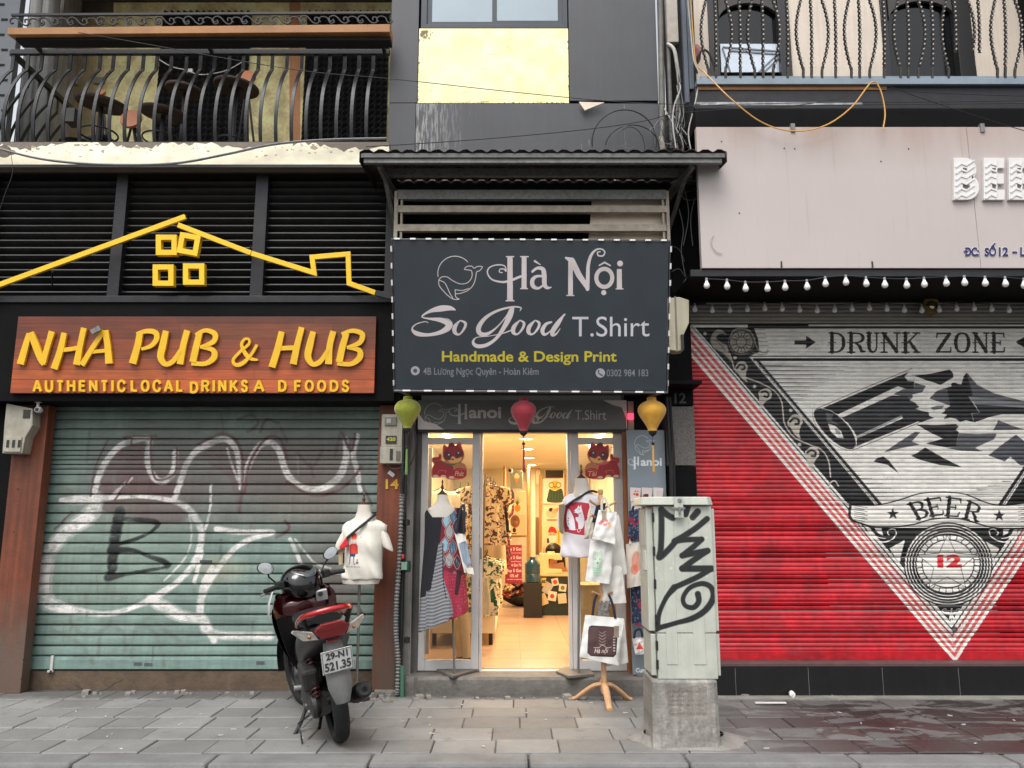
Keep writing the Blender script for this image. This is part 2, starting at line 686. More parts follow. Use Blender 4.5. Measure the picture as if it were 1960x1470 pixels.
# ================================================================== materials
K={}
K['black_paint']=mat('black_paint',(.05,.05,.053),.65,var=.3,vs=4,bump=.15,bs=40,grime=.2,gcol=(.10,.095,.09),spec=.10)
K['black_metal']=mat('black_metal',(.14,.14,.15),.45,.3,var=.25,vs=12,bump=.1,grime=.3,gcol=(.26,.25,.24))
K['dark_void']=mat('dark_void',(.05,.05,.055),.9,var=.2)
K['grey_panel']=mat('grey_panel',(.25,.255,.27),.5,var=.16,vs=1.6,streak=.04,bump=.05,bs=14,grime=.15,gcol=(.22,.22,.22))
K['concrete']=mat('concrete',(.50,.485,.46),.85,var=.22,vs=6,bump=.5,bs=45,grime=.5,gcol=(.28,.26,.24))
K['old_wall']=mat('old_wall',(.42,.40,.38),.9,var=.3,vs=3,bump=.4,bs=30,grime=.6,gcol=(.2,.19,.18),streak=.2)
K['brown_wood']=mat('brown_wood',(.45,.225,.13),.6,var=.2,vs=2.5,bump=.2,bs=60,streak=.28,grime=.45,gcol=(.24,.16,.12))
def dusty(N,L,pos,src):
 sep=N.new('ShaderNodeSeparateXYZ'); L.new(pos,sep.inputs[0])
 up=mapr(N,L,sep.outputs[2],.05,1.25,.42,-.06)
 n=noise(N,L,pos,2.6,9,.7,(1,1,.45))
 f=mathn(N,L,'MULTIPLY',mapr(N,L,mathn(N,L,'ADD',n,up),.62,.86),.85,True)
 c=mixcol(N,L,f,src,lin((.36,.31,.27)))
 n2=noise(N,L,pos,1.7,8,.7,(1,1,.5))
 c=mixcol(N,L,mapr(N,L,n2,.52,.72,0,.5),c,lin((.27,.14,.09)))
 n3=noise(N,L,pos,14,4,.6)
 return mixcol(N,L,mapr(N,L,n3,.70,.73,0,.8),c,lin((.12,.07,.05)))
tint(K['brown_wood'],dusty)
K['alu']=mat('alu',(.78,.77,.76),.38,.0,var=.06,vs=5,bump=.03,grime=.15,gcol=(.5,.49,.47))
K['white_pipe']=mat('white_pipe',(.62,.62,.61),.5,var=.15,vs=6,grime=.3,gcol=(.3,.3,.3),streak=.2)
K['galv']=mat('galv',(.47,.47,.46),.5,.35,var=.3,vs=30,bump=.15,bs=60,grime=.4,gcol=(.2,.19,.18))
K['galv_brown']=mat('galv_brown',(.64,.60,.54),.6,.1,var=.25,vs=14,bump=.15,grime=.4,gcol=(.34,.29,.24))
K['meter_box']=mat('meter_box',(.62,.60,.54),.55,var=.12,vs=8,bump=.1,grime=.5,gcol=(.3,.28,.24),streak=.12)
K['meter_dark']=mat('meter_dark',(.16,.15,.14),.4,var=.2)
K['cream_board']=mat('cream_board',(.88,.82,.75),.8,var=.08,vs=5,bump=.1,grime=.35,gcol=(.4,.36,.32))
K['yellow_paint']=mat('yellow_paint',(.90,.73,.04),.45,var=.06,vs=8,grime=.12,gcol=(.5,.4,.1))
K['black_cable']=mat('black_cable',(.09,.09,.095),.6,var=.2)
K['grey_cable']=mat('grey_cable',(.42,.42,.42),.5,var=.2,vs=20)
K['white_cable']=mat('white_cable',(.70,.69,.66),.5,var=.15,vs=20)
K['yellow_cable']=mat('yellow_cable',(.80,.60,.30),.5,var=.1)
K['wire_grey']=mat('wire_grey',(.22,.22,.23),.5,var=.2)
K['terrazzo']=mat('terrazzo',(.36,.34,.32),.45,var=.45,vs=70,bump=.1,bs=90)
K['black_tile']=mat('black_tile',(.045,.045,.048),.35,var=.25,vs=2.5,streak=.25,bump=.03,grime=.3,gcol=(.16,.155,.15))
K['grout']=mat('grout',(.45,.44,.42),.9,var=.2)
K['white_wall']=mat('white_wall',(.80,.76,.70),.85,var=.06,vs=3)
K['glass']=mat('glass',(.95,.96,.96),.03,var=0,tr=.0)
def glass_mat():
 M=bpy.data.materials.new('window_glass')
 M.use_nodes=True
 N,L=M.node_tree.nodes,M.node_tree.links
 N.remove(N['Principled BSDF'])
 g=N.new('ShaderNodeBsdfGlossy'); g.inputs['Roughness'].default_value=.03; g.inputs['Color'].default_value=(.9,.9,.9,1)
 t=N.new('ShaderNodeBsdfTransparent'); t.inputs['Color'].default_value=(.93,.95,.94,1)
 fr=N.new('ShaderNodeFresnel'); fr.inputs['IOR'].default_value=1.5
 mx=N.new('ShaderNodeMixShader')
 L.new(fr.outputs[0],mx.inputs[0]); L.new(t.outputs[0],mx.inputs[1]); L.new(g.outputs[0],mx.inputs[2])
 L.new(mx.outputs[0],N['Material Output'].inputs['Surface'])
 return M
K['clear_glass']=glass_mat()

# ================================================================== ground, kerb, road
Z_SLAB=0.0
ZK=-0.13
mortar=mat('mortar',(.31,.30,.29),.95,var=.3,vs=20,bump=.4)
road_m=mat('asphalt',(.38,.375,.37),.9,var=.25,vs=8,bump=.6,bs=160,grime=.3,gcol=(.16,.16,.16))
MB().box(-60,60,-60,5.16,ZK-.3,ZK).build('road',road_m,kind='structure')
MB().box(-60,60,5.16,60,ZK-.3,-.012).build('ground',mortar,kind='structure')

stone=mat('paving_stone',(.48,.477,.468),.72,var=.17,vs=1.7,bump=.35,bs=55,grime=.4,gcol=(.36,.345,.33))
def wet(N,L,pos,src):
 sep=N.new('ShaderNodeSeparateXYZ'); L.new(pos,sep.inputs[0])
 side=mapr(N,L,sep.outputs[0],1.2,2.6)
 n1=noise(N,L,pos,2.3,8,.62,(.8,1.5,1),.6)
 near=mapr(N,L,sep.outputs[1],6.9,5.7)
 a=mathn(N,L,'ADD',n1,mathn(N,L,'MULTIPLY',near,.10))
 spill=mapr(N,L,a,.535,.56)
 spill=mathn(N,L,'MULTIPLY',spill,side,True)
 dusty=mathn(N,L,'MULTIPLY',side,.85)
 c=mixcol(N,L,dusty,src,lin((.29,.28,.275)))
 c=mixcol(N,L,mathn(N,L,'MULTIPLY',spill,.88),c,lin((.185,.155,.15)))
 # dark scuffs and pale dust everywhere, and a darker band along the foot of the walls
 n2=noise(N,L,pos,5.5,9,.7)
 c=mixcol(N,L,mapr(N,L,n2,.58,.72,0,.55),c,lin((.26,.25,.24)))
 n3=noise(N,L,pos,9,9,.75,(1,1.6,1))
 c=mixcol(N,L,mapr(N,L,n3,.60,.70,0,.5),c,lin((.60,.585,.56)))
 oi=N.new('ShaderNodeObjectInfo')
 vm=N.new('ShaderNodeVectorMath'); vm.operation='SCALE'
 L.new(c,vm.inputs[0]); L.new(mapr(N,L,oi.outputs['Random'],0,1,.78,1.16),vm.inputs['Scale'])
 c=vm.outputs[0]
 foot=mapr(N,L,mathn(N,L,'ADD',sep.outputs[1],mathn(N,L,'MULTIPLY',n2,.5)),6.95,7.1,0,.6)
 c=mixcol(N,L,foot,c,lin((.24,.225,.21)))
 vo=N.new('ShaderNodeTexVoronoi'); vo.inputs['Scale'].default_value=4.2; L.new(pos,vo.inputs['Vector'])
 c=mixcol(N,L,mapr(N,L,vo.outputs['Distance'],.035,.055,.6,0),c,lin((.17,.165,.16)))
 b=N['Principled BSDF']
 L.new(mapr(N,L,spill,0,1,.75,.33),b.inputs['Roughness'])
 return c
tint(stone,wet)
pav=thing('pavement','grey stone slab pavement in front of the three shopfronts','pavement')
del pav['label']; del pav['category']; pav['kind']='structure'
tile_src=[]
def tile_mesh(tw,td):
 c=.006
 g=.0024*rnd.uniform(.6,1.7)
 x0,x1,y0,y1=g,tw-g,g,td-g
 z0,z1=-.03,0
 m=MB()
 V=[(x0,y0,z0),(x1,y0,z0),(x1,y1,z0),(x0,y1,z0),(x0,y0,z1-c),(x1,y0,z1-c),(x1,y1,z1-c),(x0,y1,z1-c),
   (x0+c,y0+c,z1),(x1-c,y0+c,z1),(x1-c,y1-c,z1),(x0+c,y1-c,z1)]
 F=[(3,2,1,0)]+[(i,(i+1)%4,4+(i+1)%4,4+i) for i in range(4)]+[(4+i,4+(i+1)%4,8+(i+1)%4,8+i) for i in range(4)]+[(8,9,10,11)]
 m.add(V,F)
 me=bpy.data.meshes.new('tile'); me.from_pydata(m.v,[],m.f); me.materials.append(stone)
 return me
sizes={.30: [tile_mesh(.30,.30) for _ in range(3)],.40: [tile_mesh(.40,.30) for _ in range(3)]}
yrow=5.235
rows=6
for r in range(rows):
 x=-4.8-rnd.uniform(0,.3)
 while x<5.4:
  w=.40 if (abs(x)<1.9 and rnd.random()<.75) or rnd.random()<.2 else .30
  o=bpy.data.objects.new('tile',rnd.choice(sizes[w]))
  COL.objects.link(o)
  o.parent=pav
  o.location=(x,yrow,.004+rnd.uniform(-.004,.002))
  o.rotation_euler=(rnd.uniform(-.005,.005),rnd.uniform(-.005,.005),rnd.uniform(-.006,.006))
  x+=w+.001
 yrow+=.302
# kerb stones
kerb_m=mat('kerb_stone',(.44,.44,.435),.8,var=.2,vs=3,bump=.4,bs=60,grime=.5,gcol=(.32,.31,.31))
kerb=thing('kerb','x','x'); del kerb['label']; del kerb['category']; kerb['kind']='structure'
x=-5.0
while x<5.6:
 w=rnd.choice((.8,1.0,.95))
 MB().box(x+.004,x+w-.004,5.0,5.225,ZK-.02,.004+rnd.uniform(-.003,.003)).build('kerb_stone',kerb_m,kerb,bevel=.022)
 x+=w
# mortar skirt and rubble along the walls
rub=MB()
for i in range(150):
 x=rnd.uniform(-3.6,4.2); y=6.98-abs(rnd.gauss(0,.07))
 if-1.0<x<1.4: y-=.2
 if rnd.random()<.35: x=rnd.uniform(-1.45,-.95); y=rnd.uniform(6.6,6.95)
 s_=rnd.uniform(.004,.02)*(1.6 if rnd.random()<.15 else 1)
 rub.obox((x,y,.004+s_*.5),(s_*rnd.uniform(.6,1.4),s_*.3,0),(-s_*.3,s_,.1*s_),(0,.1*s_,s_*.6))
rub.build('rubble',K['concrete'],kind='stuff')
lit=MB()
for i in range(46):
 x=rnd.uniform(-3.8,4.0); y=rnd.uniform(5.3,6.8); a=rnd.uniform(0,pi); l=rnd.uniform(.006,.022)
 lit.obox((x,y,.007),(l*math.cos(a),l*math.sin(a),0),(-.004*math.sin(a),.004*math.cos(a),0),(0,0,.002))
lit.build('litter',mat('paper_scrap',(.75,.73,.70),.8,var=.1),kind='stuff')

# ================================================================== LEFT: the pub building
YS=7.18          # green shutter plane
YP=6.98          # wooden pillars
pub=thing('pub_building','black and brown pub front with green roller shutter, slatted upper panel and railed balcony','building',(-2.6,7.1,0))
# --- green shutter with its graffiti
g_can=Canvas((-60,758,745,1290),YS,520,(.44,.515,.48))
g_can.noise(.06,60,3); g_can.noise(.06,9,4,(6,.6))
a=zt(0,760,2.535)
g_can.tf=a
# colour drifts: bluer low, greyer high with old over-painting
g_can.tf=lambda x,y: (x,y)
for y in range(1190,1290,6):
 g_can.rect(-60,y,745,y+6,(.50,.64,.62),.35*(y-1185)/100)
for (x,y,rx,ry,c,al) in ((300,930,120,60,(.42,.33,.31),.10),(560,900,160,60,(.42,.30,.29),.12),(600,970,120,40,(.60,.57,.50),.12),(420,1090,60,30,(.62,.6,.52),.2),(640,1130,60,50,(.4,.3,.3),.1)):
 for k in (1.0,.8,.6,.4):
  g_can.disc(x,y,rx*k,c,al,ry*k)
for (x,y,rx,ry,al) in ((330,880,190,90,.13),(590,880,170,100,.13),(480,960,240,80,.10),(640,1080,90,130,.12),(250,960,150,70,.08)):
 for k in np.linspace(1,.3,9):
  g_can.disc(x,y,rx*k,(.36,.29,.27),al*.6,ry*k)
for i in range(46):
 x,y=rnd.uniform(60,730),rnd.uniform(790,1260)
 g_can.stroke([(x,y),(x+rnd.uniform(-6,6),y+rnd.uniform(10,60))],rnd.uniform(1.5,7),rnd.choice(((.30,.31,.29),(.58,.60,.56),(.36,.28,.24))),rnd.uniform(.12,.35))
g_can.keep()
WH=(.84,.82,.80); MV=(.33,.19,.19); DK=(.03,.04,.04)
g_can.tf=a
g_can.poly([(470,480),(510,340),(600,230),(700,210),(715,320),(740,400),(860,420),(850,490),(700,490)],(.38,.27,.27),.75,True)
g_can.poly([(480,470),(850,480),(930,560),(960,660),(900,820),(760,940),(560,1010),(300,1000),(250,860),(300,700),(430,590)],(.50,.55,.48),.35,True)
g_can.poly([(480,500),(850,500),(900,600),(700,600),(520,560)],(.36,.26,.26),.6,True)
g_can.spray([(465,490,60),(440,570,72),(330,650,62),(250,740,60),(218,840,70),(210,940,74),(250,1005,58),(400,1042,31),(540,1050,24),(660,1015,22),(745,975,31),(870,890,26),(950,790,29),(978,660,29),(930,560,29),(850,508,24),(700,484,17),(560,488,19),(400,498,43),(300,500,22)],36,WH,1.0,1.35)
g_can.spray([(455,480),(480,390),(520,310),(590,235),(700,200),(725,215),(718,310),(745,385),(785,412),(830,385),(850,330),(852,270)],31,WH,.97,1.2)
g_can.spray([(850,490),(880,400),(910,320),(960,260),(1030,225)],29,WH,.97,1.2)
g_can.spray([(545,480),(600,430),(640,395)],17,WH,.7,1.3)
g_can.spray([(735,980,41),(800,1020,55),(880,1060,48),(980,1080,43),(1010,1120,36),(1040,1180,29)],36,WH,1.0,1.35)
g_can.spray([(980,1075),(975,980),(990,900),(1030,830)],26,WH,1.0,1.2)
g_can.spray([(920,570),(930,680),(900,780),(800,890)],10,WH,.6,1.3)
for P in ([(600,200),(635,195),(640,230)],[(525,210),(470,330),(440,480)],[(735,190),(735,300),(760,400),(850,370),(860,250)],[(650,190),(760,190)],[(350,560),(270,640)],[(560,500),(640,380)]):
 g_can.spray(P,9,MV,.75,1.6)
g_can.spray([(585,555,48),(560,680,50),(545,820,43)],38,DK,.95,1.2)
g_can.spray([(560,590,17),(690,598,22),(765,612,24),(740,650,14),(660,690,17),(570,715,17)],14,DK,.8,1.3)
g_can.spray([(540,745,36),(640,742,19),(730,775,17),(790,795,24),(815,815,31)],16,DK,.8,1.3)
g_can.spray([(560,830,24),(525,875,34),(600,862,19),(700,845,17),(810,825,10)],16,DK,.75,1.3)
for P in ([(340,1085),(400,1150),(480,1145),(540,1090)],[(480,1250),(490,1150),(540,1110),(600,1150),(610,1230)],[(640,1260),(650,1150),(700,1110),(760,1160),(800,1300)],[(250,1130),(380,1190),(460,1290)],[(760,1100),(870,1180)]):
 g_can.spray(P,20,(.40,.42,.38),.35,1.4)
b=zt(380,760,2.533)
g_can.tf=b
g_can.poly([(10,280),(130,210),(190,270),(205,450),(190,560),(150,400),(60,330)],(.38,.27,.27),.5,True)
g_can.spray([(-20,270,26),(40,228,29),(130,205,29),(180,250,29),(200,330,29),(208,440,26)],29,WH,1.0,1.2)
g_can.spray([(206,445,17),(240,340,31),(290,245,31),(345,220,31),(390,260,31),(420,350,31),(460,410,31),(530,445,26),(610,440,31),(680,390,36),(715,300,34),(712,205,26)],29,WH,1.0,1.2)
g_can.spray([(768,190,29),(752,280,26),(770,360,26),(785,450,24)],26,WH,.97,1.2)
g_can.spray([(140,250),(160,320),(190,400)],11,WH,.7,1.3)
g_can.spray([(60,425),(58,540),(35,640)],12,WH,.8,1.3)
g_can.spray([(90,640,26),(200,655,24),(365,655,19),(250,690,24),(160,750,24),(70,870,26),(20,960,31),(10,1050,31),(40,1130,36),(130,1155,34),(350,1158,36)],29,WH,1.0,1.35)
g_can.spray([(445,690),(490,790),(530,900),(570,1000),(600,1080)],19,WH,.97,1.25)
g_can.spray([(470,690),(560,800),(640,830)],10,WH,.6,1.3)
g_can.spray([(10,690),(15,760),(-20,900)],19,WH,.97,1.2)
for P in ([(0,230),(120,180),(200,240),(215,400),(200,560)],[(225,460),(250,320),(330,200),(400,210),(430,300)],[(430,410),(560,480),(700,440),(790,340)],[(700,180),(740,260),(760,180)],[(420,600),(440,640),(380,680)]):
 g_can.spray(P,12,MV,.75,1.7)
for P in ([(190,110),(260,90),(290,130),(240,170)],[(300,170),(330,110),(390,130)],[(400,150),(430,220)],[(480,270),(550,340),(600,260)],[(540,320),(560,390)],[(690,170),(660,290)],[(790,420),(840,520)],[(600,1030),(680,1050),(760,1010),(800,1060)]):
 g_can.spray(P,14,(.27,.22,.22),.45,1.4)
g_can.tf=lambda x,y: (x,y)
g_can.fade(.48,45,300)
for (x,y) in ((258,1271),(278,1272),(492,1269)):
 g_can.rect(x,y-4,x+16,y+3,(.25,.25,.24),.7)
g_can.rect(383,1072,407,1079,(.2,.22,.2),.8)
shut_m=g_can.material('green_shutter_paint',r=.5,bump=.06,bs=25,var=.12,vs=3,grime=.4,gcol=(.30,.31,.29),streak=.09)
shutter=MB().build('roller_shutter',None,pub,label='pale green roller shutter with white and purple graffiti') if False else None
roll=bpy.data.objects.new('roller_shutter',None); COL.objects.link(roll); roll.parent=pub
WORG[roll.name]=world_of(pub); roll['label']='pale green roller shutter covered in white and purple graffiti'
sl=[770+z/2.535 for z in (-10,)]
lines=[760+z/2.535 for z in (10,40,70,115,160,208,236,262,285,307,330,352,378,428,475,520,567,617,663,712,764,813,860,910,960,1008,1058,1108,1158,1209,1258)]
zs=[at(300,y,YS).z for y in lines]
x0,x1=at(30,1000,YS).x,at(735,1000,YS).x
for zt_,zb in zip(zs,zs[1:]+[at(300,1274,YS).z]):
 h=zt_-zb
 m=MB()
 # a slat: slightly bellied curtain strip with a rolled lower lip
 pr=[(0,.004),(.02,-.003),(.45,-.012),(.80,-.010),(.835,.002),(.87,.018),(1.0,.020)]
 A=[(x0,YS+p[1],zt_-p[0]*h) for p in pr]; B=[(x1,YS+p[1],zt_-p[0]*h) for p in pr]
 m.sheet([A,B])
 o=m.build('slat',shut_m,roll,smooth=True,auto=35)
 rnd.random()
MB().pbox(30,1262,735,1281,YS-.02,.03).build('bottom_rail',shut_m,roll,bevel=.003)
lk=MB(); lk.pbox(96,1255,101,1287,YS-.035,.012); lk.pbox(90,1283,101,1287,YS-.035,.012)
lk.build('lock_bar',K['alu'],roll,bevel=.001)
# sill under the shutter
sill_m=mat('worn_sill',(.36,.30,.24),.85,var=.3,vs=9,bump=.5,bs=50,grime=.6,gcol=(.22,.19,.16))
MB().box(at(50,1300,YS).x,at(720,1300,YS).x,YS-.01,YS+.3,-.01,at(300,1284,YS).z).build('sill',sill_m,pub)
# wooden pillars
MB().box(at(-8,1150,YP).x,at(56,1150,YP).x,YP,YP+.12,0,at(100,775,YP).z).build('pillar',K['brown_wood'],pub,bevel=.004)
MB().box(at(717,1100,YP).x,at(772,1100,YP).x,YP,YP+.22,.015,at(740,775,YP).z).build('pillar',K['brown_wood'],pub,bevel=.004)
MB().box(at(717,1300,YP).x,at(772,1100,YP).x,YP-.02,YP+.2,-.01,.03).build('plinth',K['concrete'],pub,bevel=.01)
MB().box(at(-260,1150,YP).x,at(-1,1150,YP).x,YP+.03,YP+.4,0,at(0,775,YP).z).build('side_wall',K['black_paint'],pub)
# header board behind the sign
YH=6.80
MB().pbox(-260,578,757,768,YH,.34).build('header',K['black_paint'],pub,bevel=.004)
# slatted upper panel
YL=6.93
MB().pbox(-260,322,757,580,YL+.10,.1).build('panel_back',K['dark_void'],pub)
MB().pbox(-260,566,760,578.5,6.78,.16).build('frame_rail',K['black_metal'],pub,bevel=.003)
MB().pbox(-260,318,757,332,6.84,.16).build('frame_rail',K['black_metal'],pub,bevel=.003)
for px0,px1 in ((214,236),(484,508),(738,757),(-40,-18)):
 cy=450
 MB().box(at(px0,cy,YL-.06).x,at(px1,cy,YL-.06).x,YL-.06,YL+.05,at(0,567,YL-.06).z,at(0,331,YL-.06).z).build('frame_post',K['black_metal'],pub,bevel=.003)
lv=mat('black_louvre',(.135,.135,.14),.5,.2,var=.35,vs=9,bump=.1,grime=.35,gcol=(.24,.23,.22))
panel=bpy.data.objects.new('slat_panel',None); COL.objects.link(panel); panel.parent=pub; WORG[panel.name]=world_of(pub)
for a_,b_ in ((-18,214),(236,484),(508,738)):
 X0,X1=at(a_,450,YL).x,at(b_,450,YL).x
 for k in range(17):
  y=333+k*14.1
  z=at(225,y,YL).z
  m=MB(); dz=.052
  m.add([(X0,YL-.004,z-.006),(X1,YL-.004,z-.006),(X1,YL+.055,z-.05),(X0,YL+.055,z-.05),(X0,YL,z+.005),(X1,YL,z+.005),(X1,YL+.055,z-.044),(X0,YL+.055,z-.044)],
    [(0,1,2,3),(7,6,5,4),(0,4,5,1),(3,2,6,7),(0,3,7,4),(1,5,6,2)])
  m.build('slat',lv,panel)
# balcony slab with its flaking cream face
YB=6.72
c_can=Canvas((-80,262,748,330),YB,420,(.95,.92,.82))
c_can.noise(.06,40,8)
g=np.random.default_rng(5)
for (x0_,x1_,hh) in ((-80,60,12),(60,300,10),(300,560,9),(560,748,14)):
 n_=26
 xs=np.linspace(x0_,x1_,n_)
 bot=[max(2,hh+g.normal(0,3.4)+6*math.sin(x*.03)) for x in xs]
 c_can.poly([(x0_,255)]+[(x,268+b_) for x,b_ in zip(xs,bot)]+[(x1_,255)],(.47,.43,.39),1)
for i in range(120):
 x=g.uniform(-80,748); y=276+abs(g.normal(0,9))
 rx_=abs(g.normal(0,2.4))+.5; k_=g.integers(5,9)
 c_can.poly([(x+rx_*g.uniform(.5,1.3)*math.cos(t),y+rx_*.5*g.uniform(.4,1.3)*math.sin(t)) for t in np.linspace(0,2*pi,k_,endpoint=False)],(.55,.49,.41),.7)
for P in ((8,290,14,12),(22,292,8,5)):
 c_can.disc(P[0],P[1],P[2],(.33,.29,.26),.85,P[3])
for y in range(300,330,5):
 c_can.rect(-80,y,748,y+5,(.88,.76,.56),.10*(y-295)/30+.03)
c_can.rect(-80,318,748,332,(.30,.27,.25),.8)
slab_m=c_can.material('flaking_cream_paint',r=.8,bump=.3,bs=35,var=.06)
z_sl0,z_sl1=at(300,319,YB).z,at(300,272,YB).z
MB().box(at(-260,300,YB).x,at(744,300,YB).x,YB,YB+1.9,z_sl0,z_sl1).build('balcony_slab',slab_m,pub,bevel=.006)
MB().box(at(-260,300,YB).x,at(744,300,YB).x,YB-.012,YB,z_sl0-.012,z_sl0+.016).build('drip_edge',K['black_metal'],pub)
FL=z_sl1
# balcony back wall: yellow plaster, black foam panels
YW=8.55
w_can=Canvas((80,-160,760,300),YW,220,(.95,.89,.66))
w_can.noise(.16,26,21); w_can.noise(.08,6,22)
q=zt(0,0,2.579)
w_can.tf=q
for k in range(10):
 w_can.rect(200,-500,530-k*18,900,(.40,.33,.24),.13)
w_can.rect(200,-500,320,900,(.42,.36,.29),.5)
w_can.rect(310,-500,560,66,(.22,.19,.16),.8)
w_can.rect(1428,-500,1482,900,(.78,.50,.36),.8)
wall_m=w_can.material('stained_yellow_plaster',r=.85,bump=.3,bs=20,var=.1,vs=3,grime=.2,gcol=(.5,.4,.2))
MB().box(at(112,150,YW).x,at(760,150,YW).x,YW,YW+.15,FL,FL+2.7).build('balcony_wall',wall_m,pub)
foam=mat('foam_black',(.10,.10,.105),.8,var=.2)
for a_,b_ in ((300,482),(581,750)):
 x0_,x1_=at(a_,150,YW-.05).x,at(b_,150,YW-.05).x
 m=MB(); st=.075
 nx,nz=int((x1_-x0_)/st),int(2.6/st)
 G=[]
 for j in range(nz*2+1):
  G.append([(x0_+i*st/2,YW-.02-.045*abs(math.sin(i*pi/2))*abs(math.cos(j*pi/2))-.012*((i+j)%2),FL+j*st/2) for i in range(nx*2+1)])
 m.sheet(G)
 m.build('foam_panel',foam,pub)
# balcony ceiling (above the picture)
MB().box(-5.2,at(744,100,YB).x,YB+.1,YW+.2,FL+2.72,FL+2.9).build('balcony_ceiling',K['old_wall'],pub)
MB().box(at(40,150,8.3).x,at(64,150,8.3).x,8.3,8.6,FL,FL+2.7).build('wall_end',K['old_wall'],pub)
MB().box(at(95,150,8.3).x,at(118,150,8.3).x,8.2,8.6,FL,FL+2.7).build('wall_end',mat('pale_wall',(.62,.60,.57),.85,var=.2,streak=.2),pub)
# railing
rail=bpy.data.objects.new('balcony_railing',None); COL.objects.link(rail); rail.parent=pub; WORG[rail.name]=world_of(pub)
YR=6.95
zr0,zr1=at(300,105,YR).z,at(300,96,YR).z
MB().box(at(22,100,YR).x,at(746,100,YR).x,YR-.02,YR+.02,zr0,zr1).build('handrail',K['black_metal'],rail,bevel=.003)
MB().box(at(2,270,YB+.03).x,at(744,270,YB+.03).x,YB+.015,YB+.045,FL,FL+.012).build('bottom_bar',K['black_metal'],rail)
zk=at(300,134,YR).z
xt=at(27,100,YR).x
bm_=MB()
hh=zr0-FL
for (ya,za,yb,zb,w) in ((YR,zr0,YR,zk,.032),):
 bm_.bar((xt,ya,za),(xt,yb,zb),w,.012)
prof=smooth_pts([(YR,zk),(YR-.10,zk-.13),(YR-.205,zk-.34),(YR-.245,zk-.55),(YR-.235,zk-.72),(YB+.03,FL)],4)
for p0,p1 in zip(prof,prof[1:]):
 e=.004
 d=Vector((0,p1[0]-p0[0],p1[1]-p0[1])).normalized()*e
 bm_.bar(Vector((xt,p0[0],p0[1]))-d,Vector((xt,p1[0],p1[1]))+d,.030,.012)
b0=bm_.build('baluster',K['black_metal'],rail)
stp=at(27+27.55,100,YR).x-xt
for i in range(1,26):
 copy_part(b0,(i*stp+rnd.uniform(-.006,.006),rnd.uniform(-.004,.004),0))
for k in range(1,6):       # the short return on the far side
 c=copy_part(b0,(0,0,0))
 xr=at(22,100,YR).x
 c.rotation_euler=(0,0,-pi/2)
 lo=Vector((xt,YR,0))-world_of(rail)
 tgt=Vector((xr,YR+.12+k*.17,0))-world_of(rail)
 c.location=(tgt.x-(lo.y),tgt.y+lo.x,0)
MB().box(at(22,100,YR).x-.02,at(22,100,YR).x+.02,YR,YR+1.1,zr0,zr1).build('handrail',K['black_metal'],rail)
# wooden bar shelf on the railing with scroll ironwork above
shelf_m=mat('orange_wood',(.62,.43,.25),.6,var=.18,vs=3,bump=.2,streak=0,grime=.35,gcol=(.35,.22,.12))
YF=6.62
A1,A2=at(14,60,YF),at(746,53,YF)
MB().add([(A1.x,YF,at(0,66,YF).z),(A2.x,YF,at(0,61,YF).z),(A2.x,YF,at(0,46,YF).z),(A1.x,YF,at(0,53,YF).z),
   (A1.x+.04,YF+.19,at(0,66,YF).z),(A2.x,YF+.19,at(0,61,YF).z),(A2.x,YF+.19,at(0,46,YF).z),(A1.x+.04,YF+.19,at(0,53,YF).z)],
   [(0,1,2,3),(7,6,5,4),(0,4,5,1),(3,2,6,7),(0,3,7,4),(1,5,6,2)]).build('bar_shelf',shelf_m,rail,bevel=.004)
zsh=at(300,64,YF).z
MB().box(A1.x+.05,A2.x,YF+.05,YF+.17,zsh-.035,zsh-.005).build('shelf_support',K['dark_void'],rail)
for xx in (A1.x+.12,(A1.x+A2.x)/2,A2.x-.1):
 MB().box(xx-.015,xx+.015,YF+.15,YR+.01,zr1-.03,zr1+.0).build('shelf_bracket',K['black_metal'],rail)
YC=6.70
MB().bar(at(22,29,YC),at(748,24.5,YC),.022,.02).build('top_rail',K['black_metal'],rail)
sc0=None
n_sc=13
for i in range(n_sc):
 x=40+i*55.5
 ky=lambda t: 29+(24.5-29)*t
 y0_=41-i*.35
 m=MB()
 P=[(x-18,y0_+7),(x-22,y0_+2),(x-16,y0_-3),(x-10,y0_+1),(x-14,y0_+5)]
 S1=[(-14,3),(-19,4),(-20,-3),(-12,-7),(-4,-3),(2,4),(10,8),(16,4),(14,-3),(8,-3),(8,2)]
 for S,fl in ((S1,1),):
  pts=[at(x+a_,y0_+b_,YC) for a_,b_ in smooth_pts(S,5)]
  m.tube(pts,.008,5)
 pts=[at(x+27+a_,y0_+2-b_*.9,YC) for a_,b_ in smooth_pts([(-8,-3),(-12,2),(-6,8),(4,6),(8,-2),(12,-6),(18,-3),(15,3)],5)]
 m.tube(pts,.007,5)
 m.build('scroll',K['black_metal'],rail)
# stack pipes behind the railing on the far left
for k,(x,r_) in enumerate(((52,.075),(78,.085))):
 p0,p1=at(x,200,8.0),at(x,0,8.0)
 o=MB().tube([(p0.x,8.0,FL-.02),(p0.x,8.0,FL+2.6)],r_,16).build('drain_pipe',K['white_pipe'],smooth=True)
 tag(o,['fat grey-white drain pipe behind the pub balcony railing, the left of the two','fat grey-white drain pipe behind the pub balcony railing, the right of the two'][k],'pipe','drain pipes behind the balcony corner')
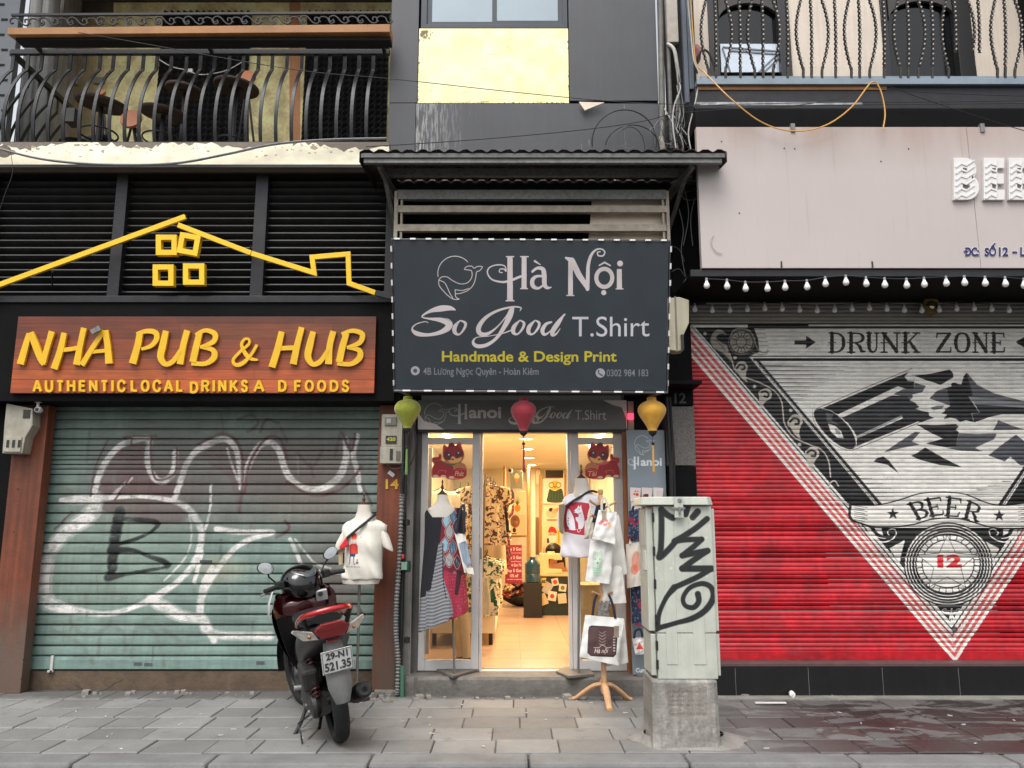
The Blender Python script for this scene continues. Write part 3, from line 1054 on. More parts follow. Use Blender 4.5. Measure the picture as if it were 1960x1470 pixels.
# neighbouring wall of grey vented cladding
YN=7.3
nb=thing('neighbour_wall','grey clad wall with short dark vent slots beside the pub balcony','wall',(at(0,200,YN).x-.5,YN,FL-.2))
nx1=at(22,150,YN).x
MB().box(nx1-1.6,nx1,YN,YN+.08,FL-.3,FL+2.6).build('cladding',mat('slate_cladding',(.36,.38,.40),.6,var=.1,bump=.1),nb)
for i in range(11):
 y=6+i*29
 for j in range(2):
  MB().pbox((2 if i%2 else-4)-j*34,y,(14 if i%2 else 8)-j*34,y+3.5,YN-.006,.006).build('vent_slot',K['dark_void'],nb)

# ================================================================== MIDDLE: the narrow dark grey house
YM=6.90
house=thing('shop_building','narrow dark grey panelled house with a tin awning over the T-shirt shop','building',(.1,7.1,0))
xa,xb=at(746,150,YM).x,at(1259,150,YM).x
ztop=at(900,-160,YM).z
zlow=at(900,356,YM).z
zs1,zy0,zy1=at(0,197,YM).z,at(0,198,YM).z,at(0,53,YM).z
xy0,xy1=at(800,125,YM).x,at(1089,125,YM).x
zw=at(0,49,YM).z
def panel(a_,b_,z0,z1,nm='wall_panel',m=None,y=YM,d=.10):
 return MB().box(a_,b_,y,y+d,z0,z1).build(nm,m or K['grey_panel'],house,bevel=.002)
panel(xa,xy0-.002,zs1+.003,ztop)
panel(xa,xy0-.012,zlow,zs1-.003)
gp=K['grey_panel']
drip=mat('grey_panel_dripped',(.25,.255,.27),.5,var=.16,vs=1.6,streak=.04,bump=.05,bs=14,grime=.15,gcol=(.22,.22,.22))
def drips(N,L,pos,src):
 sep=N.new('ShaderNodeSeparateXYZ'); L.new(pos,sep.inputs[0])
 s1=noise(N,L,pos,1.0,5,.6,(30,1,1.6))
 left=mathn(N,L,'MULTIPLY',mapr(N,L,sep.outputs[0],-.45,-.85),mapr(N,L,noise(N,L,pos,1.0,6,.7,(45,1,5)),.48,.56))
 s=mathn(N,L,'ADD',mapr(N,L,s1,.66,.70),mathn(N,L,'MULTIPLY',left,.7),True)
 c=mixcol(N,L,mathn(N,L,'MULTIPLY',s,.75),src,lin((.72,.72,.70)))
 return c
tint(drip,drips)
zlow=at(900,346,YM).z
panel(xy0-.008,xb,zlow,zs1-.006,m=drip)
MB().pbox(752,346.5,1284,366,YM-.004,.1).build('dark_gap_strip',K['dark_void'],house)  # black strip added to stand in for the shaded gap behind the awning
zr=at(0,193,YM).z
panel(xy1+.002,xb,zr+.002,ztop)
panel(xy0,xy1,at(0,0,YM).z+1.6,ztop)
yc=Canvas((796,46,1094,202),YM,420,(.97,.93,.66))
yc.tf=lambda x,y: (x,y)
yv=yc.noise(0,46,77)
yc.im=yc.im*(1-yv[...,None]*.55)+np.array((1.0,.985,.90),np.float32)*(yv[...,None]*.55)
gy=np.random.default_rng(6)
for i in range(14):
 x,y=gy.uniform(810,1080),gy.uniform(60,190)
 yc.stroke([(x,y),(x+gy.normal(0,9),y+gy.uniform(-3,6))],gy.uniform(.8,3),(.72,.62,.38),.35)
for i in range(60):
 x,y=806+abs(gy.normal(0,7)),60+abs(gy.normal(0,8))
 yc.disc(x,y,gy.uniform(.8,2.6),(.42,.36,.22),.7,gy.uniform(.6,3))
def ragged(x0_,y0_,x1_,y1_,w_):
 n_=60
 for k in range(n_):
  t=k/n_
  yc.disc(x0_+(x1_-x0_)*t+gy.normal(0,.8),y0_+(y1_-y0_)*t+gy.normal(0,.8),abs(gy.normal(0,w_))+.4,(.36,.30,.20),.7)
ragged(800,55,799,198,1.0); ragged(1089,54,1090,198,1.1); ragged(800,198,1090,198,.9)
for i in range(24):
 x=gy.uniform(830,1080)
 yc.disc(x,194+gy.normal(0,1.6),gy.uniform(2,9),(.66,.58,.34),.3,gy.uniform(.6,1.6))
yel=yc.material('yellow_panel_paint',r=.5,var=.03,bump=.08,bs=8)
panel(xy0+.004,xy1-.004,zy0+.004,zw-.03,'yellow_panel',yel)
MB().pbox(745,186,1262,352,YM+.10,.3).build('wall_core',K['dark_void'],house)
MB().box(xa,xb,YM+.11,YM+.4,zs1,ztop).build('wall_core',K['dark_void'],house)
# window at the top
win=bpy.data.objects.new('window',None); COL.objects.link(win); win.parent=house; WORG[win.name]=world_of(house)
frame_m=mat('window_frame_dark',(.22,.24,.26),.35,.3,var=.08)
zt1=zw+1.3
X=lambda p: at(p,25,YM).x
m=MB()
m.box(X(806),X(1086),YM+.005,YM+.06,zw-.022,zw+.018)
m.box(X(806),X(817),YM+.005,YM+.06,zw+.018,zt1); m.box(X(1077),X(1086),YM+.005,YM+.06,zw+.018,zt1)
m.box(X(806),X(1086),YM+.005,YM+.06,zt1,zt1+.04)
m.build('frame',frame_m,win,bevel=.002)
z_in=at(0,38,YM).z
for a_,b_ in ((817,951),(942,1077)):
 y_=YM+(.03 if a_<900 else .012)
 m=MB()
 m.box(X(a_),X(b_),y_,y_+.025,zw+.018,z_in)
 m.box(X(a_),X(a_+9),y_,y_+.025,z_in,zt1); m.box(X(b_-9),X(b_),y_,y_+.025,z_in,zt1)
 m.build('sash',frame_m,win)
 MB().box(X(a_+9),X(b_-9),y_+.01,y_+.016,z_in,zt1).build('pane',mat('reflecting_pane',(.56,.60,.62),.08,.75,var=.05,vs=2),win)
# loose torn corner of a panel
MB().prism([(p.x,p.z) for p in (at(1108,196,YM-.04),at(1157,197,YM-.04),at(1119,212,YM-.04))],YM-.05,YM-.04).build('torn_flap',K['cream_board'],house)
# grey side post and plastered strip left of the door
YD=7.15
MB().box(at(752,500,YP).x,at(757,500,YP).x+.02,YP+.02,YP+.2,.0,at(0,420,YM).z).build('black_strip',K['black_paint'],house)
MB().box(at(775,1050,7.02).x,at(790,1050,7.02).x,7.02,7.3,.02,at(0,765,7.02).z).build('door_jamb',mat('grey_plaster',(.50,.49,.47),.8,var=.2,vs=4,streak=.3,bump=.2,grime=.4,gcol=(.3,.29,.27)),house,bevel=.003)
MB().box(at(789,1050,7.1).x,at(803,1050,7.1).x,7.1,7.3,.02,at(0,765,7.02).z).build('door_jamb',mat('dark_plaster',(.34,.33,.32),.8,var=.2,vs=4,streak=.3,grime=.4,gcol=(.25,.24,.22)),house)
MB().box(at(757,1050,7.06).x,at(776,1050,7.06).x,7.06,7.3,-.01,at(0,765,7.02).z).build('pipe_recess',K['dark_void'],house)
# under the awning: dark recess, steel frame and a cream board
YA=6.95
MB().pbox(757,366,1280,470,YA+.25,.1).build('recess_back',K['dark_void'],house)
MB().pprism([(1134,372),(1275,372),(1275,470),(1126,470)],6.50,.02).build('cream_board',K['cream_board'],house)
m=MB()
YFr=6.40
for y0_,y1_,k in ((363,381,'galv'),(393,406,'galv_brown'),(429,442,'galv_brown')):
 MB().pbox(760,y0_,1276,y1_,YFr,.05).build('frame_rail',K[k],house,bevel=.002)
for x0_,x1_ in ((754,761),(766,770),(1268,1272),(1276,1282)):
 MB().pbox(x0_,365,x1_,470,YFr+(.01 if x0_ in (766,1268) else 0),.05).build('frame_post',K['galv_brown'],house,bevel=.002)
# awning: corrugated sheet, purlins, braces
YE=6.02
awn=thing('awning','dark corrugated tin awning on grey steel brackets above the shop sign','awning',(.1,6.4,at(0,300,YE).z))
xe0,xe1=at(688,292,YE).x,at(1391,290,YE).x
xb0,xb1=at(728,300,YM).x-.02,at(1330,300,YM).x
ze,zb_=at(900,291,YE).z,at(900,349,YM).z
tin=mat('rusty_tin',(.33,.29,.275),.6,.2,var=.35,vs=5,bump=.2,grime=.5,gcol=(.12,.10,.095))
G=[]
nseg=26
npt=nseg*6
for r_ in range(5):
 t=r_/4
 row=[]
 for i in range(npt+1):
  u=i/npt
  ph=(u*nseg)%1
  prf=(0,.35,1,1,.35,0)[int(ph*6)] if True else 0
  tri=max(0,min(1,1.6*(1-abs(ph-.5)*2.2)+.0))
  X_=(xe0*(1-u)+xe1*u)*(1-t)+(xb0*(1-u)+xb1*u)*t
  row.append((X_,YE*(1-t)+(YM-.01)*t,(ze*(1-t)+zb_*t)+.022*tri+.002*math.sin(i*1.7)))
 G.append(row)
MB().sheet(G,.002,(0,0,1)).build('corrugated_sheet',tin,awn,smooth=True,auto=30)
def awz(y): return ze+(zb_-ze)*(y-YE)/(YM-YE)
def awx(y,side):
 t=(y-YE)/(YM-YE)
 return (xe0*(1-t)+xb0*t) if side<0 else (xe1*(1-t)+xb1*t)
for y_,dz in ((YE+.03,.075),(YE+.42,.07)):
 ins=.03 if y_<6.2 else .16
 MB().box(awx(y_,-1)+ins,awx(y_,1)-ins,y_,y_+.04,awz(y_)-.008-dz,awz(y_)-.006).build('purlin',K['galv'],awn,bevel=.003)
MB().box(xe0+.01,xe1-.01,YE+.012,YE+.026,ze-.04,ze-.004).build('fascia',mat('fascia_grey',(.36,.365,.36),.6,var=.2,vs=8,streak=.2,grime=.4,gcol=(.17,.16,.15)),awn)
for s_,xx in ((-1,awx(6.5,-1)),(1,awx(6.5,1))):
 MB().add([(xe0 if s_<0 else xe1,YE,ze),(xe0 if s_<0 else xe1,YE,ze-.085),(xb0 if s_<0 else xb1,YM-.02,zb_-.10),(xb0 if s_<0 else xb1,YM-.02,zb_)],[(0,1,2,3)]).build('edge_flashing',tin,awn)
for s_ in (-1,1):
 xw=at(757 if s_<0 else 1279,440,6.8).x
 xo=at(735 if s_<0 else 1314,340,6.35).x
 MB().bar((xw,6.82,at(0,385,6.8).z),(xo,YE+.1,awz(YE+.1)-.09),.035,.035).build('bracket',K['galv'],awn)
 MB().bar((xw-s_*.0,6.84,at(0,445,6.8).z),(xo,6.35,awz(6.35)-.08),.035,.035).build('bracket',K['galv'],awn)
 MB().bar((xw,6.84,at(0,370,6.8).z),(xo,YE+.1,awz(YE+.1)-.085),.03,.03).build('bracket',K['galv'],awn)
# soffit behind the big sign, down to the door head
MB().box(at(757,600,YM).x,at(1282,600,YM).x,YM+.02,YM+.15,at(0,752,YM).z,at(0,460,YM).z).build('header',K['dark_void'],house)
MB().box(at(757,760,YM).x,at(1330,760,YM).x,6.62,7.1,at(0,745,6.9).z,at(0,745,6.9).z+.03).build('soffit',K['black_paint'],house)
for i in range(9):
 x_=at(790+i*58,760,6.8).x
 MB().box(x_,x_+.03,6.64,7.05,at(0,745,6.9).z-.03,at(0,745,6.9).z).build('joist',K['black_metal'],house)
# step
step_m=mat('step_concrete',(.42,.405,.385),.85,var=.25,vs=7,bump=.6,bs=35,grime=.5,gcol=(.25,.24,.22))
ZST=.15
m=MB()
xs0,xs1=at(775,1315,6.86).x,at(1256,1315,6.86).x
g=np.random.default_rng(2)
n_=60
front=[]
for i in range(n_+1):
 x_=xs0+(xs1-xs0)*i/n_
 j=g.normal(0,.004)+(.03 if i<3 else 0)
 front.append((x_,6.86+j,j))
G=[[(x_,y_+.004,-.01) for x_,y_,j in front],[(x_,y_,ZST*.5) for x_,y_,j in front],[(x_,y_+.003,ZST-.02-abs(j)*.7) for x_,y_,j in front],
  [(x_,y_+.02,ZST-abs(j)*.3) for x_,y_,j in front],[(x_,7.2,ZST) for x_,y_,j in front]]
m.sheet(G)
m.build('doorstep',step_m,house,smooth=True,auto=30)
MB().box(xs0-.02,xs1,6.98,7.45,-.02,ZST-.004).build('threshold',step_m,house)
# terrazzo and dark pier on the right of the shop
MB().box(at(1281,1000,6.9).x,at(1322,800,6.9).x+.03,6.9,7.3,0,at(0,893,6.9).z).build('pier_panel',K['black_paint'],house,bevel=.003)
MB().box(at(1281,1000,6.9).x,at(1322,800,6.9).x+.03,6.895,7.3,at(0,891,6.9).z,at(0,778,6.9).z).build('pier_panel',K['terrazzo'],house,bevel=.003)
MB().box(at(1281,1000,6.9).x,at(1322,800,6.9).x+.03,6.9,7.3,at(0,776,6.9).z,at(0,560,6.9).z).build('pier_panel',K['black_paint'],house,bevel=.003)
MB().box(at(1200,1000,7.1).x,at(1283,800,7.1).x,7.1,7.3,0.1,at(0,700,7.1).z).build('wall',K['dark_void'],house)
num=mat('dull_number',(.20,.20,.20),.5,var=.1)
MB().text('12',1291,752,1313,772,6.895,.006,bold=.02).build('house_number',num,house)

# ================================================================== the shop room (lit)
YR0,YR1=7.22,13.6
zF,zC=.16,2.30
xl,xr=-.98,1.22
room=thing('shop_room','x','x',((xl+xr)/2,10,zF)); del room['label']; del room['category']; room['kind']='structure'
floor_m=mat('cream_floor_tile',(.75,.64,.55),.25,var=.06,vs=3,bump=.02)
MB().box(xl,xr,YR0-.02,YR1,.10,zF-.006).build('floor_bed',K['grout'],room)
ty=YR0
while ty<YR1:
 tx=xl+.06
 while tx<xr-.1:
  MB().box(tx+.0015,min(tx+.5,xr)-.0015,ty+.0015,ty+.4985,zF-.01,zF).build('floor_tile',floor_m,room)
  tx+=.5
 ty+=.5
wallw=mat('warm_white_wall',(.90,.86,.76),.8,var=.04)
MB().box(xl-.1,xl,YR0-.02,YR1,.1,zC).build('wall',wallw,room)
MB().box(xr,xr+.1,YR0-.02,YR1,.1,zC).build('wall',wallw,room)
MB().box(xl-.1,xr+.1,YR1,YR1+.1,.1,zC).build('wall',wallw,room)
MB().box(xl-.1,xr+.1,YR0-.06,YR1+.1,zC,zC+.12).build('ceiling',wallw,room)
WARM=(1.0,.68,.38)
lampm=mat('lamp_glow',(1,.95,.85),.4,var=0,emit=(1,.82,.55),es=14)
for i,(px,py) in enumerate(((1007,838),(1010,858),(1013,875),(1018,889))):
 c=atz(px,py,zC)
 o=thing('ceiling_light',['round lit ceiling downlight nearest the shop door','second round lit downlight from the shop door','third round lit downlight from the shop door','farthest round lit downlight in the shop ceiling'][i],'ceiling light',(c.x,c.y,zC-.02),'downlights along the shop ceiling')
 MB().lathe([(.085,zC),(.085,zC-.012),(.07,zC-.014),(.07,zC)],(c.x,c.y,0),20).build('trim_ring',K['alu'],o,smooth=True)
 MB().lathe([(.068,zC-.008),(.06,zC-.012),(.0,zC-.013)],(c.x,c.y,0),20).build('diffuser',lampm,o,smooth=True)
 li=bpy.data.lights.new('downlight','AREA'); li.shape='DISK'; li.size=.13; li.energy=22; li.color=WARM
 lo=bpy.data.objects.new('downlight',li); COL.objects.link(lo); lo.location=(c.x,c.y,zC-.03)
for s_,x_ in ((-1,xl+.30),(1,xr-.30)):
 o=MB().box(x_-.012,x_+.012,7.35,9.4,zC-.03,zC-.01).build('strip_light',lampm)
 tag(o,'lit warm strip light on the shop ceiling above the %s window'%('dress' if s_<0 else 'rat T-shirt'),'strip light','warm ceiling strip lights')
 li=bpy.data.lights.new('strip','AREA'); li.shape='RECTANGLE'; li.size=.08; li.size_y=2.0; li.energy=21; li.color=WARM
 lo=bpy.data.objects.new('strip',li); COL.objects.link(lo); lo.location=(x_,8.4,zC-.05)

# ------------------------------------------------------------------ shopfront door frame
YFm=7.12
sf=thing('shopfront','white aluminium shopfront with an open doorway between two glazed side panes','shopfront',(at(1000,1200,YFm).x,YFm,ZST))
zb0,zt0=at(0,1284,YFm).z,at(0,829,YFm).z
def fr(px0,px1,z0=zb0,z1=zt0,y=YFm,d=.06,nm='frame',m='alu',py=1060):
 return MB().box(at(px0,py,y).x,at(px1,py,y).x,y,y+d,z0,z1).build(nm,K[m],sf,bevel=.003)
fr(803,816); fr(903,917); fr(918,923,d=.09); fr(1088,1094,d=.09); fr(1095,1110); fr(1178,1197)
fr(803,1197,zt0,zt0+.045,d=.08,nm='frame_head')
for a_,b_ in ((816,903),(1110,1178)):
 fr(a_,b_,zb0,at(0,1264,YFm).z,nm='frame_rail')
 fr(a_,b_,at(0,850,YFm).z,at(0,838,YFm).z,nm='frame_rail')
 fr(a_,b_,at(0,1262,YFm).z,at(0,851,YFm).z,y=YFm+.03,d=.006,nm='pane',m='clear_glass')
fr(816,824,at(0,1262,YFm).z,at(0,851,YFm).z,y=YFm+.28,d=.05,nm='inner_post')
MB().pbox(919,1048,922,1070,YFm-.012,.012).build('handle',K['galv'],sf)
MB().pbox(1197,826,1204,1300,7.02,.06).build('wooden_edge',mat('orange_edge',(.55,.34,.20),.6,var=.2,streak=.3),sf)
MB().pbox(918,1284,1092,1291,YFm-.01,.09).build('sill_strip',K['alu'],sf)

# ================================================================== RIGHT: the beer bar building
YQ=6.98
bar=thing('bar_building','beer bar front with painted red roller shutter, black plinth and railed balcony','building',(3.6,7.1,0))
xR0,xR1=at(1322,900,YQ).x,at(2335,900,YQ).x
exec_mural=True
# plinth tiles
xq=xR0-.02
zq=at(1600,1277,6.84).z
MB().box(xR0-.1,xR1,6.8425,7.2,-.01,zq-.003).build('plinth_core',K['grout'],bar)
xs_=[1352,1408,1548,1690,1836,1982,2128,2280,2420]
for a_,b_ in zip(xs_,xs_[1:]):
 MB().box(at(a_,1300,6.84).x+.0022,at(b_,1300,6.84).x-.0022,6.84,6.86,0.0,zq).build('tile',K['black_tile'],bar,bevel=.001)
MB().box(xR0-.1,xR1,6.84,7.1,zq+.002,at(0,1266,6.9).z).build('sill',mat('purple_sill',(.33,.24,.24),.6,var=.2,vs=10,grime=.4,gcol=(.2,.17,.17)),bar,bevel=.006)
MB().box(xR0-.1,xR1,6.72,6.85,-.02,.012).build('mortar_edge',K['concrete'],bar)
MB().box(xR0-.06,xR0-.005,6.93,7.2,0,at(0,560,6.95).z).build('shutter_guide',mat('guide_dark',(.16,.13,.13),.5,var=.2),bar)
# soffit and cornice
YG=6.22         # sign front
z_sb=at(1600,514,YG).z
MB().box(at(1333,500,YG).x-.04,5.4,YG+.03,7.2,z_sb-.07,z_sb-.02).build('soffit',K['black_paint'],bar)
MB().box(at(1322,500,YG).x,5.4,YG+.02,YG+.06,z_sb-.06,z_sb-.003).build('soffit_edge',K['black_metal'],bar,bevel=.003)
MB().box(xR0-.1,xR1+.3,6.90,7.2,at(0,578,6.95).z,z_sb-.07).build('shutter_box',K['black_paint'],bar)
YU=6.30
for y0_,y1_,yy,k in ((207,243,YU,'black_paint'),(161,207,YU+.10,'black_metal')):
 MB().box(at(1330,y0_,yy).x,5.4,yy,yy+.5,at(0,y1_,yy).z,at(0,y0_,yy).z).build('cornice',K[k],bar,bevel=.01)
sil=mat('foil_tape',(.55,.55,.55),.3,.6,var=.5,vs=9,bump=.8,bs=25)
MB().box(at(1338,200,YU).x,at(1660,200,YU).x,YU+.085,YU+.10,at(0,205,YU+.1).z,at(0,197,YU+.1).z).build('foil_strip',sil,bar)
MB().box(at(1330,210,YU).x,5.4,YU+.012,YU+.5,at(0,206,YU).z,at(0,206,YU).z+.03).build('ledge',K['black_metal'],bar)
chan=mat('blue_grey_channel',(.50,.55,.59),.45,.2,var=.12,vs=5,grime=.3,gcol=(.3,.3,.3))
YBR=6.36
zbf=at(1600,150,YBR).z
MB().box(at(1334,155,YBR).x,5.4,YBR,YBR+.06,at(0,161,YBR).z,zbf).build('floor_channel',chan,bar,bevel=.003)
MB().box(at(1334,155,YBR).x,5.4,YBR+.06,8.2,at(0,161,YBR).z-.02,zbf-.01).build('balcony_floor',K['old_wall'],bar)
MB().box(at(1338,161,YBR).x,at(1700,161,YBR).x,YBR+.03,YBR+.2,at(0,168,YBR).z,at(0,161.5,YBR).z).build('timber_strip',shelf_m,bar)
# balcony back wall with windows
YK=7.55
bwall=mat('cream_render',(.82,.77,.71),.85,var=.06,vs=3,streak=.05,grime=.12,gcol=(.6,.55,.5))
def bx(px0,px1,z0,z1,y,d,nm,m,par=bar,py=70,bev=0):
 return MB().box(at(px0,py,y).x,at(px1,py,y).x,y,y+d,z0,z1).build(nm,m,par,bevel=bev)
zBF=zbf
MB().box(at(1330,50,YK).x,5.4,YK+.12,YK+.25,zBF,zBF+2.6).build('back_wall',K['dark_void'],bar)
for a_,b_ in ((1330,1357),(1512,1698),(1862,2100)):
 bx(a_,b_,zBF+.02,zBF+2.5,YK,.12,'wall_panel',bwall,bev=.004)
dfr=mat('dark_frame',(.13,.13,.135),.4,.1,var=.15)
for a_,b_ in ((1357,1376),(1492,1513),(1690,1702),(1832,1862)):
 bx(a_,b_,zBF+.02,zBF+2.5,YK-.02,.1,'window_jamb',dfr,bev=.004)
arch=MB()
for (a_,b_) in ((1376,1492),(1702,1832)):
 w_=bpy.data.objects.new('window',None); COL.objects.link(w_); w_.parent=bar; WORG[w_.name]=world_of(bar)
 w_['label']='arched dark window with a pale sky reflection painted low down' if a_<1500 else 'arched dark window on the bar balcony'
 xa_,xb_=at(a_,60,YK+.04).x,at(b_,60,YK+.04).x
 cxm,rr=(xa_+xb_)/2,(xb_-xa_)/2
 zs_=at(0,40,YK+.04).z
 out=[(xa_,zs_)]+[(cxm-rr*math.cos(t),zs_+rr*.62*math.sin(t)) for t in np.linspace(0,pi,15)][1:-1]+[(xb_,zs_),(xb_,zs_+1.4),(xa_,zs_+1.4)]
 MB().prism(out,YK+.02,YK+.06).build('arch_board',mat('arch_grey',(.24,.235,.23),.7,var=.2),w_)
 MB().box(xa_,xb_,YK+.08,YK+.09,zBF,zs_+1).build('pane',mat('dark_glass',(.06,.065,.07),.06,.2,var=.1,spec=.6),w_)
 if a_<1500:
  p0,p1=at(1381,138,YK+.05),at(1490,84,YK+.05)
  MB().box(p0.x,p1.x,YK+.05,YK+.07,p0.z,p1.z).build('pane',mat('sky_reflection_pane',(.78,.82,.86),.25,.2,var=.12,vs=3),w_)  # pale sheet stands in for sky reflected in the lower glass
  m=MB()
  for q0,q1 in (((1383,90),(1490,98)),((1400,97),(1490,104)),((1452,138),(1490,102)),((1462,138),(1490,112)),((1420,92),(1430,100)),((1383,92),(1398,138))):
   m.bar(at(q0[0],q0[1],YK+.045),at(q1[0],q1[1],YK+.045),.014,.008)
  m.build('glazing_bar',mat('bar_grey',(.45,.47,.5),.6,var=.1),w_)
# twisted balusters
br=bpy.data.objects.new('balcony_railing',None); COL.objects.link(br); br.parent=bar; WORG[br.name]=world_of(bar)
YT=YBR+.025
irn=mat('twisted_iron',(.36,.35,.34),.33,.75,var=.3,vs=25,grime=.35,gcol=(.35,.3,.25))
def twist(name,off):
 """off(t): sideways and outward offset at height t (0..1)"""
 V,R=[],[]
 n=210
 hh=1.02
 for i in range(n+1):
  t=i/n
  dx,dy=off(t)
  plain=t<.10
  a_=0 if plain else (t-.10)*80
  ring=[]
  for k in range(8):
   th=k*pi/4
   u,v=(.0165 if not plain else .013)*math.cos(th),(.0085 if not plain else .013)*math.sin(th)
   ring.append((dx+u*math.cos(a_)-v*math.sin(a_),YT+dy+u*math.sin(a_)+v*math.cos(a_),zbf+hh*t))
  R.append(ring)
 return MB().rings(R)
def bl(a_):
 return lambda t: (a_*math.sin(min(1,max(0,(t-.08)/.62))*pi)*(1 if t<.7 else 1)-.02*t,-.13*math.sin(min(1,t/.75)*pi*.5)*(1 if t<.75 else max(.2,1-(t-.75)*2)))
types={'A': bl(-.062),'B': bl(0.0),'C': bl(.055)}
src={}
q4=zt(1280,0,2.722)
seq=[(207,'A'),(245,'B'),(295,'C'),(372,'B'),(447,'A'),(490,'B'),(543,'C'),(618,'B'),(700,'A'),(743,'B'),(797,'C'),(868,'B'),(950,'A'),(993,'B'),(1045,'C'),(1120,'B'),
  (1205,'A'),(1245,'B'),(1297,'C'),(1370,'B'),(1455,'A'),(1710,'A'),(1750,'B'),(1800,'C'),(1872,'B'),(1955,'A'),(1998,'B'),(2050,'C'),(2125,'B'),(2210,'A'),(2250,'B')]
for zx,k in seq:
 X_=at(q4(zx,400)[0],148,YT).x
 if k not in src:
  src[k]=twist('baluster',types[k]).xform(Matrix.Translation((X_,0,0))).build('baluster',irn,br,smooth=True,auto=25)
  src[k+'x']=X_
 else:
  copy_part(src[k],(X_-src[k+'x'],0,0))
for zx,zy,k in ((1490,262,'B'),(1556,255,'C'),(1614,262,'B')):      # cut short
 full=twist('b',types[k])
 X_=at(q4(zx,400)[0],148,YT).x
 zc=at(0,q4(0,zy)[1],YT-.1).z
 m=MB()
 R=[full.v[i*8:(i+1)*8] for i in range(211)]
 R=[[(p[0]+X_,p[1],p[2]) for p in r] for r in R if r[0][2]>zc]
 m.rings(R).build('baluster',irn,br,smooth=True,auto=25,label='twisted iron baluster rusted off above the floor')
MB().box(at(1334,0,YT).x,5.4,YT-.03,YT+.02,zbf+1.0,zbf+1.04).build('handrail',irn,br)
MB().box(at(1334,0,YT).x,5.4,YT-.01,YT+.03,zbf-.002,zbf+.03).build('bottom_bar',chan,br)
# edge posts where the balcony meets the cables
YX=6.5
for a_,b_,y_ in ((1308,1316,196),(1317,1326,170)):
 MB().box(at(a_,90,YX).x,at(b_,90,YX).x,YX,YX+.05,at(0,y_,YX).z,at(0,-60,YX).z).build('edge_post',mat('edge_post_blue',(.30,.33,.37),.5,.2,var=.15),bar,bevel=.002)
MB().box(at(1292,90,6.9).x,at(1330,90,6.9).x,6.9,7.4,at(0,520,6.9).z,at(0,-100,6.9).z).build('party_wall',K['dark_void'],bar)
MB().box(at(1283,400,6.9).x,at(1345,400,6.9).x,6.92,7.3,at(0,580,6.9).z,at(0,280,6.9).z).build('party_wall',K['dark_void'],bar)
MB().box(5.3,5.4,6.3,9,0,8).build('end_wall',K['black_paint'],bar)
MB().box(-5.3,5.4,14,14.1,0,9).build('rear_wall',K['dark_void'],bar)
MB().box(-5.3,-1.0,8.7,8.8,0,4.6).build('rear_wall',K['dark_void'],pub)
# ================================================================== the painted red shutter
RED=(.67,.07,.12); CR=(.86,.845,.815); BK=(.065,.06,.065); GY=(.30,.30,.315)
ax_x=at(1827,1268,YQ).x
zt_m,zb_m=at(1500,560,YQ).z,at(1500,1275,YQ).z
mu=Canvas(None,YQ,400,RED,world=(2*ax_x-(ax_x-xR0)-(ax_x-xR0),ax_x+(ax_x-xR0),zb_m,zt_m))
mu.X0=xR0
mu.W=int((mu.X1-mu.X0)*mu.ppm); mu.im=np.ones((mu.Hh,mu.W,3),np.float32)*np.array(RED,np.float32)
mu.noise(.10,70,31); mu.noise(.08,14,32,(1,2))
px=lambda x,y: (x,y)
mu.tf=px
TOPY=621
def dl(y,off=0):           # the outermost left line of the V; off = photo pixels inwards
 return 1320+(y-680)/1.163+off
def vstrip(o0,o1,col,a=1.0):
 tip=lambda o: 1268-o*1.10
 mu.poly([(dl(TOPY,o0),TOPY),(dl(TOPY,o1),TOPY),(1827,tip(o1)),(1827,tip(o0))],col,a)
mu.poly([(1200,500),(2400,500),(2400,600),(2400,TOPY+40),(1200,TOPY+40)],RED,1)
mu.noise(.06,30,33)
mu.keep()
mu.poly([(dl(TOPY),TOPY),(2400,TOPY),(2400,1268),(1827,1268)],CR)
mu.poly([(1200,500),(2400,500),(2400,TOPY),(1200,TOPY)],(.52,.50,.47))
vstrip(0,8,CR)
for k in range(3):
 vstrip(8+k*13.5,15.5+k*13.5,(.76,.22,.22),.88)
# small breaks that make the gingham
for k in range(60):
 y=TOPY+8+k*11
 mu.poly([(dl(y,0),y),(dl(y,48),y),(dl(y+3,48),y+3),(dl(y+3,0),y+3)],CR,.35)
vstrip(50,53,BK)
BK0=62
z5=zt(1280,500,2.882)
tipb=1200
inner=z5(1135,1326)
mu.poly([(dl(TOPY+6,BK0-6),TOPY+6),(z5(770,0)[0],TOPY+6),(z5(770,0)[0],z5(0,372)[1]),z5(470,372),z5(492,430),z5(500,500),z5(440,527),z5(460,545),z5(1135,1326),(1700,1010),(1827,1010),(1827,tipb)],BK)
mu.rect(1310,619,z5(435,0)[0],621.5,BK)
mu.tf=z5
mu.rect(435,343,770,372,BK)
mu.stroke([(115,355),(435,355)],5,CR,sm=False)
mu.stroke([(130,360),(470,780),(820,1200),(930,1330)],5,CR,.9,sm=False)
mu.rect(765,343,4000,349,BK); mu.rect(765,359,4000,372,BK)
mu.rect(440,522,4000,527,BK); mu.rect(465,536,4000,551,BK)
mu.stroke([(462,545),(560,660),(820,960),(1130,1330),(1160,1370)],8,CR,.95,sm=False)
mu.poly([(470,545),(495,545),(1180,1345),(1160,1360)],BK)
mu.stroke([(480,552),(1150,1340)],6,CR,.9,sm=False)
